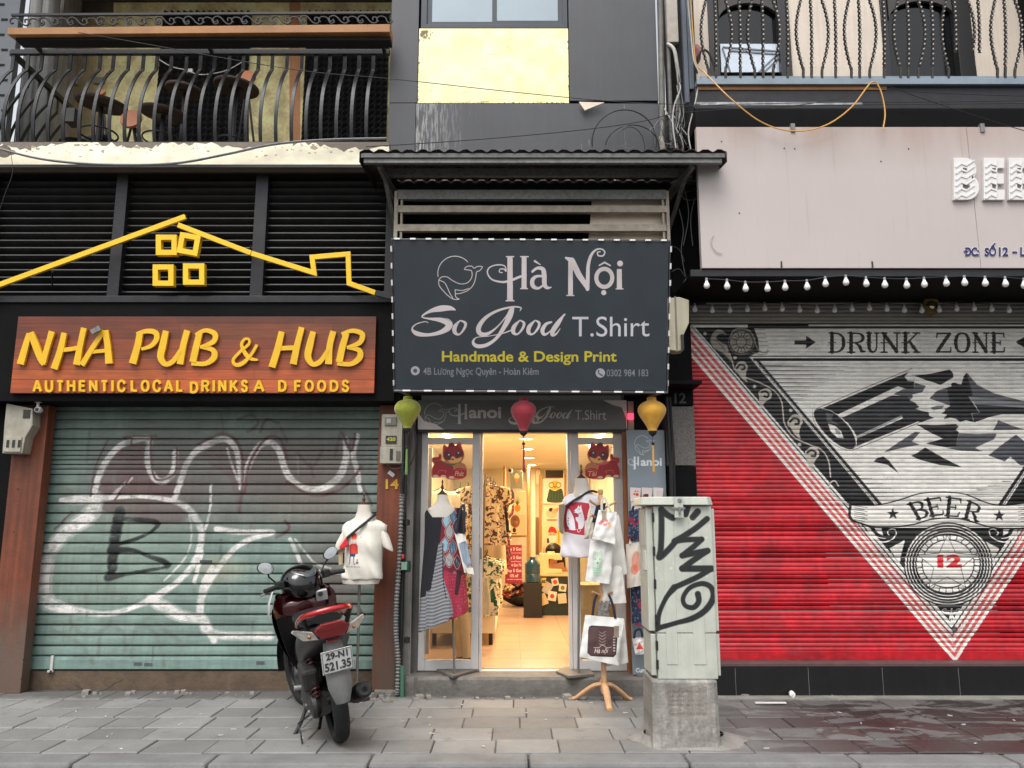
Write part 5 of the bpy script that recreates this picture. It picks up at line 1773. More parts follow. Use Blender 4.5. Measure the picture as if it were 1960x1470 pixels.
c.stroke([(1242,172,26),(1242,378,28)],26,PK,sm=False,cap=False); c.stroke([(1220,379),(1262,379)],6,PK,sm=False)
c.stroke([(1210,160,8),(1250,178,34),(1290,260,34),(1342,336,26)],30,PK,sm=False,cap=False)
c.stroke([(1340,342,22),(1342,260,22),(1345,200,20),(1362,145,16),(1392,114,10),(1424,112,8),(1440,130,8),(1428,150,8),(1402,148,8),(1398,130,7),(1414,126,6)],14,PK)
c.ring(1437,277,46,24,PK,ry=52)
c.stroke([(1408,205,8),(1438,188,10),(1472,206,8)],8,PK,sm=False); c.disc(1434,362,15,PK)
c.stroke([(1524,226,28),(1524,340,30)],28,PK,sm=False,cap=False); c.stroke([(1504,341),(1546,341)],6,PK,sm=False); c.disc(1528,194,17,PK)
def So(c,o=(0,0),k=1.0,col=PK):
 f=lambda P: [(o[0]+(p[0]-325)*k,o[1]+(p[1]-440)*k,p[2]*k) for p in P]
 c.stroke(f([(576,462,8),(545,452,26),(490,455,34),(430,470,18),(385,500,8),(420,512,10),(490,520,26),(538,538,40),(535,565,36),(490,592,24),(420,606,18),(355,598,26),(328,572,10),(350,545,6),(400,530,5),(420,536,4)]),10,col)
 c.stroke(f([(600,528,8),(575,560,24),(575,592,22),(600,604,10),(628,572,14),(636,540,16),(610,525,8),(600,528,7)]),14,col)
def Good(c,o=(0,0),k=1.0,col=PK):
 f=lambda P: [(o[0]+(p[0]-675)*k,o[1]+(p[1]-440)*k,p[2]*k) for p in P]
 c.stroke(f([(950,468,4),(955,450,8),(905,446,10),(820,468,14),(750,510,20),(712,565,28),(722,600,26),(765,600,18),(820,560,8),(870,500,6),(890,462,6)]),16,col)
 c.stroke(f([(905,458,26),(890,500,34),(860,560,26),(815,625,18),(760,664,20),(705,672,22),(680,650,16),(700,622,6),(770,614,4),(850,598,6),(900,580,8)]),16,col)
 for x in (930,1018):
  c.stroke(f([(x+16,526,8),(x-14,560,24),(x-18,592,22),(x+6,602,10),(x+34,572,14),(x+44,540,16),(x+24,524,8),(x+16,526,7)]),14,col)
 c.stroke(f([(1132,532,10),(1100,545,18),(1080,580,24),(1092,604,16),(1125,585,8),(1165,535,12),(1208,488,10)]),14,col)
 c.stroke(f([(1206,488,6),(1172,535,26),(1142,580,28),(1138,606,20),(1160,600,10),(1182,570,4)]),14,col)
So(bs,(325,440)); Good(bs,(675,440))
bs.text('T.Shirt',1252,500,1697,616,(.75,.74,.75))
bs.text('Handmade & Design Print',500,700,1508,780,(.72,.66,.16),bold=.022)
AD=(.56,.56,.57)
bs.disc(346,813,26,(.62,.62,.64)); bs.disc(346,813,12,(.25,.27,.30))
bs.text('4B Lương Ngọc Quyên - Hoàn Kiêm',392,795,1058,850,AD,.75,bold=.01)
bs.disc(1414,826,27,(.62,.62,.64)); bs.stroke([(1404,812,9),(1404,826,6),(1424,840,9)],7,(.25,.27,.30))
bs.text('0302 984 183',1450,806,1690,846,AD,.75,bold=.01)
bs.stroke([(505,508),(545,525),(600,545)],2,(.3,.3,.32),.7)
bs.noise(.05,90,41)
bs_m=bs.material('printed_tarpaulin',r=.5,var=.03,bump=.03,bs=6)
shop=thing('shop_sign','large slate blue shop sign reading Hà Nội So Good T.Shirt under the awning','sign',tuple((blc+brc)/2))
G=[]
for j in range(13):
 v=j/12
 G.append([((tl.x*(1-u)+tr.x*u)*(1-v)+(blc.x*(1-u)+brc.x*u)*v,YT0+(YB0-YT0)*v+.003*math.sin(u*9+v*3),(tl.z*(1-u)+tr.z*u)*(1-v)+(blc.z*(1-u)+brc.z*u)*v) for u in [i/16 for i in range(17)]])
MB().sheet(G,.03,(0,1,.2)).build('banner',bs_m,shop,smooth=True,auto=50)
rim=mat('frame_galv',(.30,.30,.31),.5,.3,var=.2)
MB().tube([tl+Vector((-.012,.01,.012)),tr+Vector((.012,.01,.012)),brc+Vector((.012,.01,-.012)),blc+Vector((-.012,.01,-.012))],.013,6,closed=True).build('frame',rim,shop)
tie=mat('white_tie',(.86,.85,.83),.6,var=.05)
def tie_row(a_,b_,n_,w):
 m0=None
 for i in range(n_):
  p=a_.lerp(b_,i/(n_-1))+Vector((0,-.008,0))
  d=(b_-a_).normalized()*w
  MB().obox(p,d*.85,(0,.006,0),d.cross(Vector((0,1,0))).normalized()*.006).build('tie',tie,shop)
tie_row(tl+Vector((.03,0,.014)),tr+Vector((-.04,0,.014)),18,.026)
tie_row(blc+Vector((.09,0,-.012)),brc+Vector((-.05,0,-.012)),13,.036)
tie_row(tl+Vector((-.014,0,-.07)),blc+Vector((-.014,0,.05)),9,.026)
tie_row(tr+Vector((.014,0,-.06)),brc+Vector((.014,0,.06)),9,.026)
for s_ in (-1,1):
 c0=tl if s_<0 else tr
 MB().bar(c0+Vector((0,.03,.0)),(c0.x-s_*.03,6.82,c0.z+.03),.02,.02).build('stay',K['galv'],shop)
 c1=blc if s_<0 else brc
 MB().bar(c1+Vector((0,.03,.0)),(c1.x-s_*.03,6.9,c1.z+.05),.02,.02).build('stay',K['galv'],shop)

# -- the smaller sign over the door
Y2=7.03
s2=Canvas((795,758,1205,828),Y2,620,(.42,.43,.42))
s2.noise(.05,80,44)
s2.tf=px
s2.poly([(795,790),(801,791),(812,806),(832,811),(850,822),(852,830),(795,830)],(.86,.82,.80),1)
s2.poly([(1150,764),(1172,775),(1190,780),(1198,800),(1199,820),(1205,825),(1205,755),(1145,755)],(.86,.82,.80),1)
GR=(.80,.78,.76)
s2.tf=z7
whale(s2,(455,1060),.56,4.6,GR); Hgl(s2,(601,1006),.46,GR,.96)
s2.text('anoi',655,1022,842,1088,GR,bold=.03)
So(s2,(885,1025),.56,GR); Good(s2,(1030,1018),.415,GR)
s2.text('T.Shirt',1268,1040,1448,1096,GR)
s2_m=s2.material('door_sign_print',r=.45,var=.04)
o=MB().pbox(800,766,1200,822,Y2,.08).build('door_sign',s2_m,bevel=.002)
tag(o,'narrow grey-green fascia sign reading Hanoi So Good T.Shirt above the doorway','sign')
MB().pbox(800,822.5,1203,827.5,Y2+.01,.08).build('sign_rail',K['black_metal'],house)

# -- beer bar sign
bsn=thing('bar_sign','big blank pale pink sign board with white relief letters BEER','sign',(at(1650,514,YG).x,YG,at(1650,514,YG).z))
brd=mat('pink_white_board',(.705,.665,.65),.5,var=.03,vs=1.2,grime=.05,gcol=(.5,.48,.45),streak=.006)
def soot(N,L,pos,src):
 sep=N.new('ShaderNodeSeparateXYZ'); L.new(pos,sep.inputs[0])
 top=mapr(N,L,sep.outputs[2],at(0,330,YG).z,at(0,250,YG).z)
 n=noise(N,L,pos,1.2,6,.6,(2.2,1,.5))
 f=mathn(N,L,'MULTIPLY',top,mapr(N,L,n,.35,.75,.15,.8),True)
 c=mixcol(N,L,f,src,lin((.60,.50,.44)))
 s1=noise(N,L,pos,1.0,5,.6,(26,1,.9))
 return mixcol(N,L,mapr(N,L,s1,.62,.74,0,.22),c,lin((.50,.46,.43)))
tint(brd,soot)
xj=at(1864,380,YG).x
xb0_,xb1_=at(1338,380,YG).x,5.0
zb0_,zb1_=at(0,513,YG).z,at(0,243,YG).z
MB().box(xb0_,xj-.0015,YG,YG+.06,zb0_,zb1_).build('board',brd,bsn,bevel=.002)
MB().box(xj+.0015,xb1_,YG,YG+.06,zb0_,zb1_).build('board',brd,bsn,bevel=.002)
wrel=mat('white_relief',(.84,.83,.82),.35,var=.04)
relief=MB()
for i,(ch,x0_,x1_) in enumerate((('B',1826,1874),('E',1883,1923),('E',1931,1971),('R',1980,2028))):
 m=MB().text(ch,x0_,302,x1_,382,YG-.03,.028,bold=.05)
 m.build('letter',wrel,bsn,bevel=.002,label='white relief letter %s'%ch)
 m=MB()
 for k in range(6):
  y_=312+k*12
  m.band([(x0_+4,y_+8,3),(x0_+14,y_,3.5),(x0_+24,y_+4,3),(x1_-14 if ch=='E' else x1_-8,y_-6,2)],YG-.036,.008,3,sm=False)
 m.build('ridge',wrel,bsn)
navy=mat('navy_letter',(.12,.12,.35),.5,var=.03)
for body,x0_,x1_,y0_ in (('DC:',1848,1874,473),('SỐ',1885,1907,465),('12',1912,1930,473),('–',1938,1947,481),('L',1953,1962,473)):
 y1_=490 if body != '–' else 484
 MB().text(body,x0_-.6,y0_-.6,x1_+.6,y1_+.6,YG-.003,.003,bold=.075).build('lettering',tie,bsn,label='white outline of %s'%body)
 MB().text(body,x0_,y0_,x1_,y1_,YG-.007,.003,bold=.035).build('lettering',navy,bsn,label='navy lettering %s'%body)
MB().pbox(1845,480,1853,482.5,YG-.008,.002).build('letter_stroke',navy,bsn)
for (x_,y_) in ((1381,271),(1501,284),(1521,285),(1739,285),(1686,309),(1415,408)):
 q0=at(x_,y_,YG)
 MB().lathe([(.006,YG-.003),(.006,YG)],(q0.x,0,q0.z),8,'y').build('rivet',K['meter_dark'],bsn)
for x_ in (1496,1670):
 MB().pbox(x_-1.5,500,x_+1.5,512,YG-.004,.004).build('clip',K['meter_dark'],bsn)
for x_ in (1518,1881):
 MB().pbox(x_-4,236,x_+4,252,YG-.012,.03).build('bracket',K['galv'],bsn)
P=[at(x,y,YG-.01) for x,y in smooth_pts([(1365,449),(1361,462),(1366,476),(1374,483),(1382,484)],4)]
MB().tube(P,.003,5).build('loose_wire',K['white_cable'],bsn)
# ================================================================== things on the walls
def bx_thing(name,label,cat,px0,py0,px1,py1,Y,group=None):
 c=at((px0+px1)/2,py1,Y)
 return thing(name,label,cat,(c.x,Y,c.z),group)
# electricity meters
def meter(px0,py0,px1,py1,Y,label,kind):
 o=bx_thing('electricity_meter',label,'electricity meter',px0,py0,px1,py1,Y)
 w,h=px1-px0,py1-py0
 if kind==0:       # slanted hood box seen on the far left
  pts=[(px0+8,py0),(px1,py0+10),(px1,py0+42),(px1-14,py0+66),(px1-20,py1),(px0,py1),(px0+4,py0+40)]
  MB().pprism(pts,Y,.13).build('case',K['meter_box'],o,bevel=.006)
  MB().pbox(px1-18,py0+12,px1-5,py0+28,Y-.008,.01).build('window',K['meter_dark'],o,bevel=.002)
  MB().pbox(px0+3,py1-32,px1-22,py1-3,Y-.012,.014).build('lower_cover',K['meter_box'],o,bevel=.004)
  for k in range(3):
   MB().pbox(px0+8+k*11,py1-26,px0+13+k*11,py1-12,Y-.016,.006).build('socket_slot',K['meter_dark'],o)
 else:
  MB().pbox(px0+3,py0,px1,py0+62,Y+.01,.10).build('case',K['meter_box'],o,bevel=.004)
  MB().pbox(px0,py0+62,px1+1,py1,Y,.12).build('lower_case',K['meter_box'],o,bevel=.004)
  MB().pbox(px0+9,py0+5,px0+32,py0+21,Y-.002,.014).build('dial_frame',mat('dial_grey',(.42,.41,.38),.5),o,bevel=.002)
  MB().pbox(px0+13,py0+8,px0+21,py0+17,Y-.006,.006).build('dial',mat('dial_pale',(.6,.6,.57),.3),o)
  MB().pbox(px0+11,py0+41,px0+32,py0+56,Y+.004,.006).build('number_plate',K['meter_dark'],o)
  MB().text('420',px0+13,py0+44,px0+30,py0+51,Y+.001,.002,bold=.03).build('number',mat('plate_yellow',(.72,.70,.25),.5),o)
  MB().pbox(px0+19,py0+66,px0+25,py0+88,Y-.004,.005).build('slot',K['meter_dark'],o)
  MB().pbox(px0+31,py0+70,px0+39,py0+89,Y-.006,.008).build('breaker',mat('breaker_grey',(.36,.35,.30),.5),o,bevel=.002)
  MB().tube([at(x,y,Y+.03) for x,y in smooth_pts([(px0+8,py0+18),(px0+5,py0+40),(px0+7,py0+62)],4)],.004,5).build('lead',K['black_cable'],o)
  MB().tube([at(x,y,Y-.01) for x,y in smooth_pts([(px0+12,py1+1),(px0+22,py1+10),(px0+38,py1+10),(px1+4,py1+2)],5)],.005,5).build('lead',K['black_cable'],o)
 return o
meter(4,772,62,868,6.86,'cream electricity meter box with slanted hood at the left edge, under the pub sign',0)
meter(727,793,770,887,6.86,'cream electricity meter with a 420 plate above the number 14',1)
MB().text('14',738,917,763,936,YP-.008,.008,bold=.03).build('house_number',mat('brass_number',(.80,.60,.15),.45,.1,var=.1),None,label='yellow raised house number 14 on the brown pillar',cat='house number')
q0=at(749,907,YP-.01)
tag(MB().obox(q0,(.024,0,-.018),(0,.006,0),(.010,0,.014)).build('plastic_clip',mat('white_plastic',(.85,.85,.84),.4,var=.03),bevel=.002),'small white plastic tag on the brown pillar above number 14','tag')
# camera under the header, left
o=bx_thing('security_camera','small white dome camera under the pub header beside the left meter','camera',60,765,85,795,6.9)
p_=at(73,783,6.85)
MB().lathe([(.026,.06),(.03,.05),(.012,.045),(.012,.0)],(p_.x-.01,6.86,p_.z+.01),14).build('mount',K['alu'],o,smooth=True)
MB().lathe([(.0,-.02),(.022,-.018),(.03,0),(.028,.03),(.015,.05)],(p_.x,6.85,p_.z-.005),16,'y').build('body',K['alu'],o,smooth=True)
MB().lathe([(.0,-.026),(.014,-.025),(.018,-.018)],(p_.x,6.85,p_.z-.005),14,'y').build('lens',K['meter_dark'],o,smooth=True)
# cream cable cover boxes between the big sign and the bar
o=bx_thing('cable_box','tall cream junction box with a slanted side between the shop sign and the red shutter','junction box',1281,568,1319,672,6.5)
MB().pprism([(1277,571),(1300,568),(1319,574),(1319,618),(1309,640),(1309,670),(1296,672),(1281,670)],6.45,.14).build('case',mat('cream_box',(.72,.69,.60),.5,var=.06,grime=.25,gcol=(.45,.42,.35),streak=.1),o,bevel=.006)
MB().pbox(1293,567,1296,673,6.444,.01).build('seam',mat('cream_seam',(.5,.47,.4),.5),o)
MB().pbox(1304,640,1309,668,6.43,.03).build('hinge',K['meter_dark'],o)
o=bx_thing('cable_box','dirty cream box hanging askew at the left end of the bulb string','junction box',1312,528,1336,556,6.6)
MB().pprism([(1312,534),(1324,530),(1337,534),(1335,548),(1324,556),(1316,550)],6.6,.09).build('case',K['cream_board'],o,bevel=.006)
MB().tube([at(x,y,6.58) for x,y in smooth_pts([(1322,542),(1330,537),(1342,533),(1350,529)],4)],.004,5).build('lead',K['black_cable'],o)

# lanterns
def lantern(px_,pyt,pyb,w,Y,colr,tcol,label,pointed,ty0,ty1):
 p=at(px_,(pyt+pyb)/2,Y)
 zt_,zb=at(px_,pyt,Y).z,at(px_,pyb,Y).z
 hh=zt_-zb
 R=w/2*mpp((pyt+pyb)/2,Y)
 o=thing('silk_lantern',label,'lantern',(p.x,Y,zt_+.05),'silk lanterns hanging under the shop sign')
 m_=mat('lantern_silk_'+tcol,colr,.75,var=.10,vs=30,bump=.25,bs=35,sheen=.3,grime=.35,gcol=tuple(c*.8 for c in colr))
 prof=[(0,.0),(.04,.60),(.10,.82),(.20,.97),(.30,1.0),(.42,.94),(.55,.80),(.70,.60),(.85,.42),(.96,.33),(1,.30)] if pointed else           [(0,.33),(.05,.35),(.12,.70),(.22,.92),(.32,1.0),(.45,.95),(.60,.76),(.78,.50),(.92,.33),(1,.31)]
 Rg=[]
 n_=48
 for t,r_ in smooth_pts(prof,4):
  ring=[]
  for k in range(n_):
   a_=2*pi*k/n_
   s8=abs(math.sin(a_*4+.4))
   rr_=R*max(0,r_)*(.955+.045*(1-s8)**.0-.05*(s8)**.8*.9+.045)
   ring.append((p.x+rr_*math.cos(a_),Y+rr_*math.sin(a_),zt_-hh*t))
  Rg.append(ring)
 MB().rings(Rg).build('shade',m_,o,smooth=True)
 Rt=R*.34
 MB().lathe([(Rt,zt_+.012),(Rt*1.05,zt_),(Rt*.98,zt_-.012)],(p.x,Y,0),20).build('top_ring',m_,o,smooth=True)
 MB().lathe([(R*.32,zb+.006),(R*.33,zb),(R*.28,zb-.02),(.006,zb-.04)],(p.x,Y,0),18).build('end_cap',K['black_cable'],o,smooth=True)
 zt0_,zt1_=at(px_,ty0,Y).z,at(px_,ty1,Y).z
 MB().tube([(p.x,Y,zb-.03),(p.x,Y,zt0_)],.0025,5).build('string',K['wire_grey'],o)
 MB().lathe([(.0,.014),(.013,.006),(.014,-.004),(.006,-.014)],(p.x,Y,zt0_),12).build('bead',K['black_cable'],o,smooth=True)
 m=MB()
 for k in range(9):
  a_=k*2.4
  rr_=.008*math.sqrt(k/8)
  m.tube([(p.x+rr_*math.cos(a_)*.5,Y+rr_*math.sin(a_)*.5,zt0_-.008),(p.x+rr_*math.cos(a_),Y+rr_*math.sin(a_),zt1_+.01*math.sin(k*3)),(p.x+rr_*1.1*math.cos(a_),Y+rr_*math.sin(a_),zt1_+.006*math.cos(k))],.0035,5)
 m.build('tassel',mat('tassel_'+tcol,tuple(min(1,c*.92) for c in colr) if tcol != 'green' else (.42,.58,.32),.7,var=.15,vs=60),o)
 MB().tube([(p.x,Y,zt_),(p.x+.01,Y-.01,zt_+.12)],.002,4).build('hanging_string',K['wire_grey'],o)
lantern(780,762,821,50,6.45,(.58,.60,.18),'green','yellow-green silk lantern hanging under the left end of the shop sign',False,856,907)
lantern(1002,765,826,47,6.45,(.62,.16,.22),'red','dark red silk lantern hanging in front of the door sign',False,849,902)
lantern(1248,764,826,52,6.45,(.86,.64,.22),'yellow','golden yellow silk lantern hanging over the grey-blue Hanoi banner',False,849,903)
# red tail lamp glimpsed beside the door sign
tag(MB().pbox(1202,791,1213,802,7.0,.04).build('red_lamp',mat('red_lamp_glow',(.85,.12,.18),.4,var=.05,emit=(1,.05,.12),es=1.2)),'small glowing red lamp beside the right end of the door sign','lamp')
tag(MB().pbox(1202,768,1213,826,7.045,.06).build('sign_end_strip',K['galv_brown']),'narrow grey-brown metal strip between the door sign and the yellow lantern','metal strip')

# light bulb strings
bulbm=mat('frosted_bulb',(.88,.88,.88),.35,var=.03)
def bulb_string(xs,ys,Y,sc_,label,lit_=True):
 p0=at(xs[0],ys[0],Y)
 o=thing('bulb_string',label,'string lights',(p0.x,Y,p0.z))
 MB().tube([at(x,y-8*sc_,Y)+Vector((0,.0,0)) for x,y in smooth_pts(list(zip(xs,ys)),3)],.0045,5).build('cord',K['black_cable'],o)
 k_=mpp(540,Y)*sc_
 first=None
 for i,(x,y) in enumerate(zip(xs,ys)):
  c=at(x,y,Y)
  if first is None:
   cap=MB().lathe([(0,11*k_),(2.6*k_,10.6*k_),(2.8*k_,6*k_),(2.9*k_,3.6*k_)],c,14).build('socket',mat('socket_grey',(.55,.55,.55),.5),o,smooth=True)
   gl=MB().lathe([(2.9*k_,3.8*k_),(3.2*k_,1.8*k_),(5.2*k_,-2*k_),(6.6*k_,-6*k_),(6.2*k_,-9.5*k_),(4.2*k_,-12.4*k_),(1.8*k_,-13.4*k_),(0,-13.6*k_)],c,18).build('bulb',bulbm,o,smooth=True,auto=80)
   first=(cap,gl,c)
  else:
   d=c-first[2]
   for s_ in first[:2]:
    cc=copy_part(s_,d)
    cc.rotation_euler=(0,0,0)
g=np.random.default_rng(9)
xs=[1352.5+i*38.05+2.2*math.sin(i*2.7) for i in range(20)]
yb=[541,543,547,547,545,544,538,535,538,540,541,539,537,536,537,538,541,543,541,538]
bulb_string(xs,yb,6.20,.88,'string of white bulbs along the front edge under the pink-white bar sign')
xs=[1330+i*33.4 for i in range(24)]
yb=[588+2.0*math.sin(i*1.1) for i in range(24)]
bulb_string(xs,yb,6.86,.72,'second, shaded string of white bulbs close to the red shutter')
o=bx_thing('octagonal_mirror','small octagonal brass-rimmed mirror over the red shutter, behind the bulbs','mirror',1764,570,1800,603,6.9)
c=at(1782,587,6.88)
R_=18*mpp(587,6.88)
MB().lathe([(R_*.75,6.88-.012),(R_,6.88-.014),(R_,6.90)],(c.x,0,c.z),8,'y').build('rim',mat('old_brass',(.42,.34,.18),.45,.5,var=.25),o)
MB().lathe([(R_*.4,-.02),(R_*.72,-.01),(R_*.72,.004)],(c.x,6.88,c.z),8,'y').build('bevel_ring',mat('brass_dark',(.28,.23,.13),.4,.4),o)
MB().lathe([(0,-.026),(R_*.2,-.025),(R_*.38,-.014)],(c.x,6.88,c.z),16,'y').build('glass',mat('mirror_glass',(.8,.75,.6),.08,.9,var=0),o,smooth=True)

# ================================================================== cables and pipes
def cable(P,Y,r,mt,name,label,cat='cable',group=None,depth=None,n=6):
 Q=smooth_pts([(p[0],p[1],p[2] if len(p)>2 else Y) for p in P],6)
 m=MB().tube([at(a_,b_,c_) for a_,b_,c_ in Q],r,n)
 return tag(m.build(name,K[mt] if isinstance(mt,str) else mt,None,smooth=True),label,cat,group)
cable([(-60,268),(10,288),(90,306),(200,315),(330,313),(430,296),(520,277),(620,268),(740,265)],6.66,.011,'grey_cable','power_cable','thick grey cable sagging across the flaking cream balcony edge')
cable([(150,62,6.5),(300,88,6.45),(450,115,6.4),(600,138,6.4),(760,152,6.4),(1000,178,6.4),(1200,196,6.4),(1340,200,6.3)],6.4,.0032,'black_cable','thin_wire','thin black wire crossing the yellow panel and the balcony from wall to wall')
cable([(700,281,6.5),(900,268),(1100,250),(1230,232),(1300,212)],6.6,.004,'black_cable','thin_wire','thin black wire running just above the awning')
cable([(20,290),(24,330),(10,370),(0,400)],6.6,.0025,'black_cable','thin_wire','loose thin wire dangling at the far left of the cream slab')
cable([(1345,135,6.3),(1400,190),(1460,235),(1520,251),(1580,240),(1630,205),(1668,158),(1685,172),(1694,215),(1690,248)],6.15,.006,'yellow_cable','hanging_cable','yellow cable looping under the right balcony with a loose hanging end')
cable([(1313,-40,6.35),(1322,60),(1328,115),(1338,145),(1330,200),(1318,250),(1322,285)],6.4,.006,'white_cable','hanging_cable','pale cable running down the balcony corner to the awning')
cable([(1320,-40,6.38),(1326,60),(1332,120),(1345,137)],6.4,.006,'yellow_cable','hanging_cable','yellow cable coming down the corner of the right balcony')
cable([(1300,158,6.6),(1302,172),(1290,205),(1288,240),(1294,284)],6.6,.007,'white_cable','hanging_cable','white cable hanging from the elbow of the wall pipe')
# cable loops over the awning
gl=thing('cable_coil','coil of black cable standing in loops above the right half of the awning','cable coil',at(1190,284,6.75))
def loop(cx,cy,rx,ry,a0,a1,r_,Y=6.78,m_='black_cable',nm='loop',par=None):
 P=[at(cx+rx*math.cos(math.radians(t)),cy-ry*math.sin(math.radians(t)),Y+.02*math.sin(math.radians(t*2))) for t in np.linspace(a0,a1,26)]
 return MB().tube(P,r_,5).build(nm,K[m_],par,smooth=True)
loop(1195,272,62,62,-8,188,.007,par=gl)
loop(1210,285,52,46,0,170,.006,par=gl)
loop(1206,285,28,42,-4,120,.004,par=gl,Y=6.74)
loop(1204,262,22,22,100,300,.003,par=gl,Y=6.74,m_='grey_cable')
tg=thing('cable_tangle','tangle of thin grey and black cables between the grey house and the bar building','cable tangle',at(1300,290,6.6))
rr=random.Random(21)
for i in range(26):
 x0_=rr.uniform(1262,1300); y0_=rr.uniform(200,245)
 x1_=x0_+rr.uniform(-30,60); y1_=rr.uniform(262,292)
 mx_,my_=(x0_+x1_)/2+rr.uniform(-25,25),(y0_+y1_)/2+rr.uniform(-12,24)
 P=[(x0_,y0_,6.7),(mx_,my_,6.62),(x1_,y1_,6.66)]
 MB().tube([at(*q) for q in smooth_pts(P,6)],rr.choice((.002,.003,.003,.005)),4).build('strand',K[rr.choice(('wire_grey','wire_grey','black_cable','grey_cable','white_cable'))],tg)
for i in range(9):
 x0_=rr.uniform(1290,1312); y0_=rr.uniform(100,190)
 P=[(x0_,y0_,6.7),(x0_+rr.uniform(-8,10),y0_+50,6.66),(x0_+rr.uniform(-18,6),250,6.64),(x0_+rr.uniform(-12,20),288,6.66)]
 MB().tube([at(*q) for q in smooth_pts(P,6)],rr.choice((.003,.004,.006)),5).build('strand',K[rr.choice(('wire_grey','black_cable','grey_cable','white_cable'))],tg)
t2=thing('cable_tangle','black cables drooping from under the right end of the awning','cable tangle',at(1330,345,6.5))
for P in ([(1300,372),(1330,362),(1352,345),(1368,325)],[(1302,365),(1312,382),(1340,378),(1366,350),(1369,326)],[(1303,345),(1322,352),(1345,340),(1362,326)],[(1300,400),(1308,440),(1304,480),(1312,530)],[(1310,360),(1318,410),(1308,470)],[(1330,378),(1322,420),(1326,470)],[(1286,520),(1300,515),(1312,530),(1328,540)],[(1284,470),(1300,478),(1310,500)]):
 MB().tube([at(x,y,6.45) for x,y in smooth_pts(P,6)],.0035,5).build('strand',K['wire_grey'],t2)
t3=thing('cable_bundle','cables strung between the right sill and the bar balcony cornice','cable',at(1400,206,6.2))
for P in ([(1290,205),(1400,200),(1600,196),(1800,195),(2000,192)],[(1310,215),(1500,203),(1700,200),(1960,198)],[(1660,165),(1760,176),(1900,182),(2050,186)],[(1640,175),(1600,190),(1480,208)],[(1700,165),(1800,200),(1960,250),(2040,270)]):
 MB().tube([at(x,y,6.22) for x,y in smooth_pts(P,5)],.003,5).build('strand',K['black_cable'],t3)
# wall pipes at the party wall
dirtyp=mat('dirty_pipe',(.40,.39,.37),.55,var=.3,vs=9,streak=.3,grime=.6,gcol=(.2,.19,.18))
def vpipe(px_,y0_,y1_,Y,r_,m_,name,label,lean=0.0,grp=None):
 a_,b_=at(px_,y0_,Y),at(px_+lean,y1_,Y)
 return tag(MB().tube([(a_.x,Y,a_.z),((a_.x+b_.x)/2+.004,Y,(a_.z+b_.z)/2),(b_.x,Y,b_.z)],r_,12).build(name,m_,None,smooth=True),label,'pipe',grp)
vpipe(1262,-60,275,6.88,.030,dirtyp,'wall_pipe','dirty grey pipe on the right edge of the grey house, nearest its panels',6)
vpipe(1272,-60,285,6.86,.020,dirtyp,'wall_pipe','thinner dirty pipe second from the grey house panels',14)
MB_=MB(); MB_.pbox(1275,-80,1296,80,6.84,.08)
tag(MB_.build('cable_duct',mat('peeling_duct',(.68,.65,.61),.7,var=.12,vs=9,grime=.5,gcol=(.55,.38,.2),bump=.2),bevel=.003),'pale square duct with rust stains at the top between the two houses','duct')
cable([(1278,84,6.84),(1290,95,6.8),(1296,125,6.8),(1300,158,6.8)],6.8,.017,'white_cable','elbow_pipe','bent white pipe elbow below the pale duct','pipe',n=10)
tag(MB().pprism([(1260,262),(1268,258),(1274,284),(1264,286)],6.8,.03).build('white_board',K['meter_box']),'small cream board behind the cable coil above the awning','board')
# pipes to the left of the shop door
for (x_,r_,Y_,m_,lb,y0_) in ((779,.020,6.92,mat('black_pipe',(.10,.115,.11),.45,var=.2),'black pipe beside the shop doorway',775),
       (770,.012,6.88,mat('green_conduit',(.10,.22,.17),.45,var=.2,grime=.3,gcol=(.3,.35,.3)),'dark green conduit in front of the black pipe',880)):
 a_=at(x_,y0_,Y_)
 tag(MB().tube([(a_.x,Y_,a_.z),(a_.x-.004,Y_,1.2),(a_.x-.01,Y_,.05)],r_,12).build('wall_pipe',m_,smooth=True),lb,'pipe')
# ribbed grey hose
P=smooth_pts([(769,945,6.84),(767,1010,6.84),(764,1080,6.84),(759,1150,6.84),(758,1210,6.84),(762,1270,6.84),(760,1330,6.84)],40)
hp=[at(*q) for q in P]
rad=[.019+.0035*(1 if (k//2)%2 else-1) for k in range(len(hp))]
tag(MB().tube(hp,rad,12).build('ribbed_hose',mat('ribbed_grey',(.43,.43,.42),.5,var=.15,grime=.3,gcol=(.25,.24,.22)),smooth=True),'ribbed grey hose running down the brown pillar by number 14','hose')
vb=thing('pipe_valve','small dark green valve box with a red knob on the door-side pipes','valve',at(775,1090,6.85))
MB().lathe([(.0,-.05),(.03,-.045),(.036,0),(.03,.045),(0,.05)],at(779,1084,6.85),14).build('valve_body',MATS['green_conduit'],vb,smooth=True)
MB().pbox(768,1076,779,1091,6.80,.03).build('valve_label',mat('pale_green',(.42,.55,.48),.5),vb,bevel=.002)
MB().lathe([(.008,0),(.014,.005),(.014,.03),(.008,.04)],at(771,1070,6.82),10).build('red_knob',mat('red_knob',(.65,.12,.12),.4),vb,smooth=True)
for y_ in (1000,1225):
 MB().lathe([(0,-.03),(.026,-.02),(.026,.02),(0,.03)],at(779,y_,6.88),10).build('clamp',K['black_cable'],vb,smooth=True)
MB().tube([at(770,y_,6.82) for y_ in (1275,1335)],.018,10).build('pipe_stub',mat('green_stub',(.25,.42,.34),.5,var=.2),vb,smooth=True)
cable([(792,812,6.8),(796,850),(790,880),(774,905),(768,925),(768,945)],6.8,.007,'black_cable','door_cable','black cable looping from the door sign to the grey hose')
cable([(772,830,6.83),(771,880),(769,930),(769,948)],6.83,.010,'black_cable','door_cable','black cable going straight down into the ribbed hose')
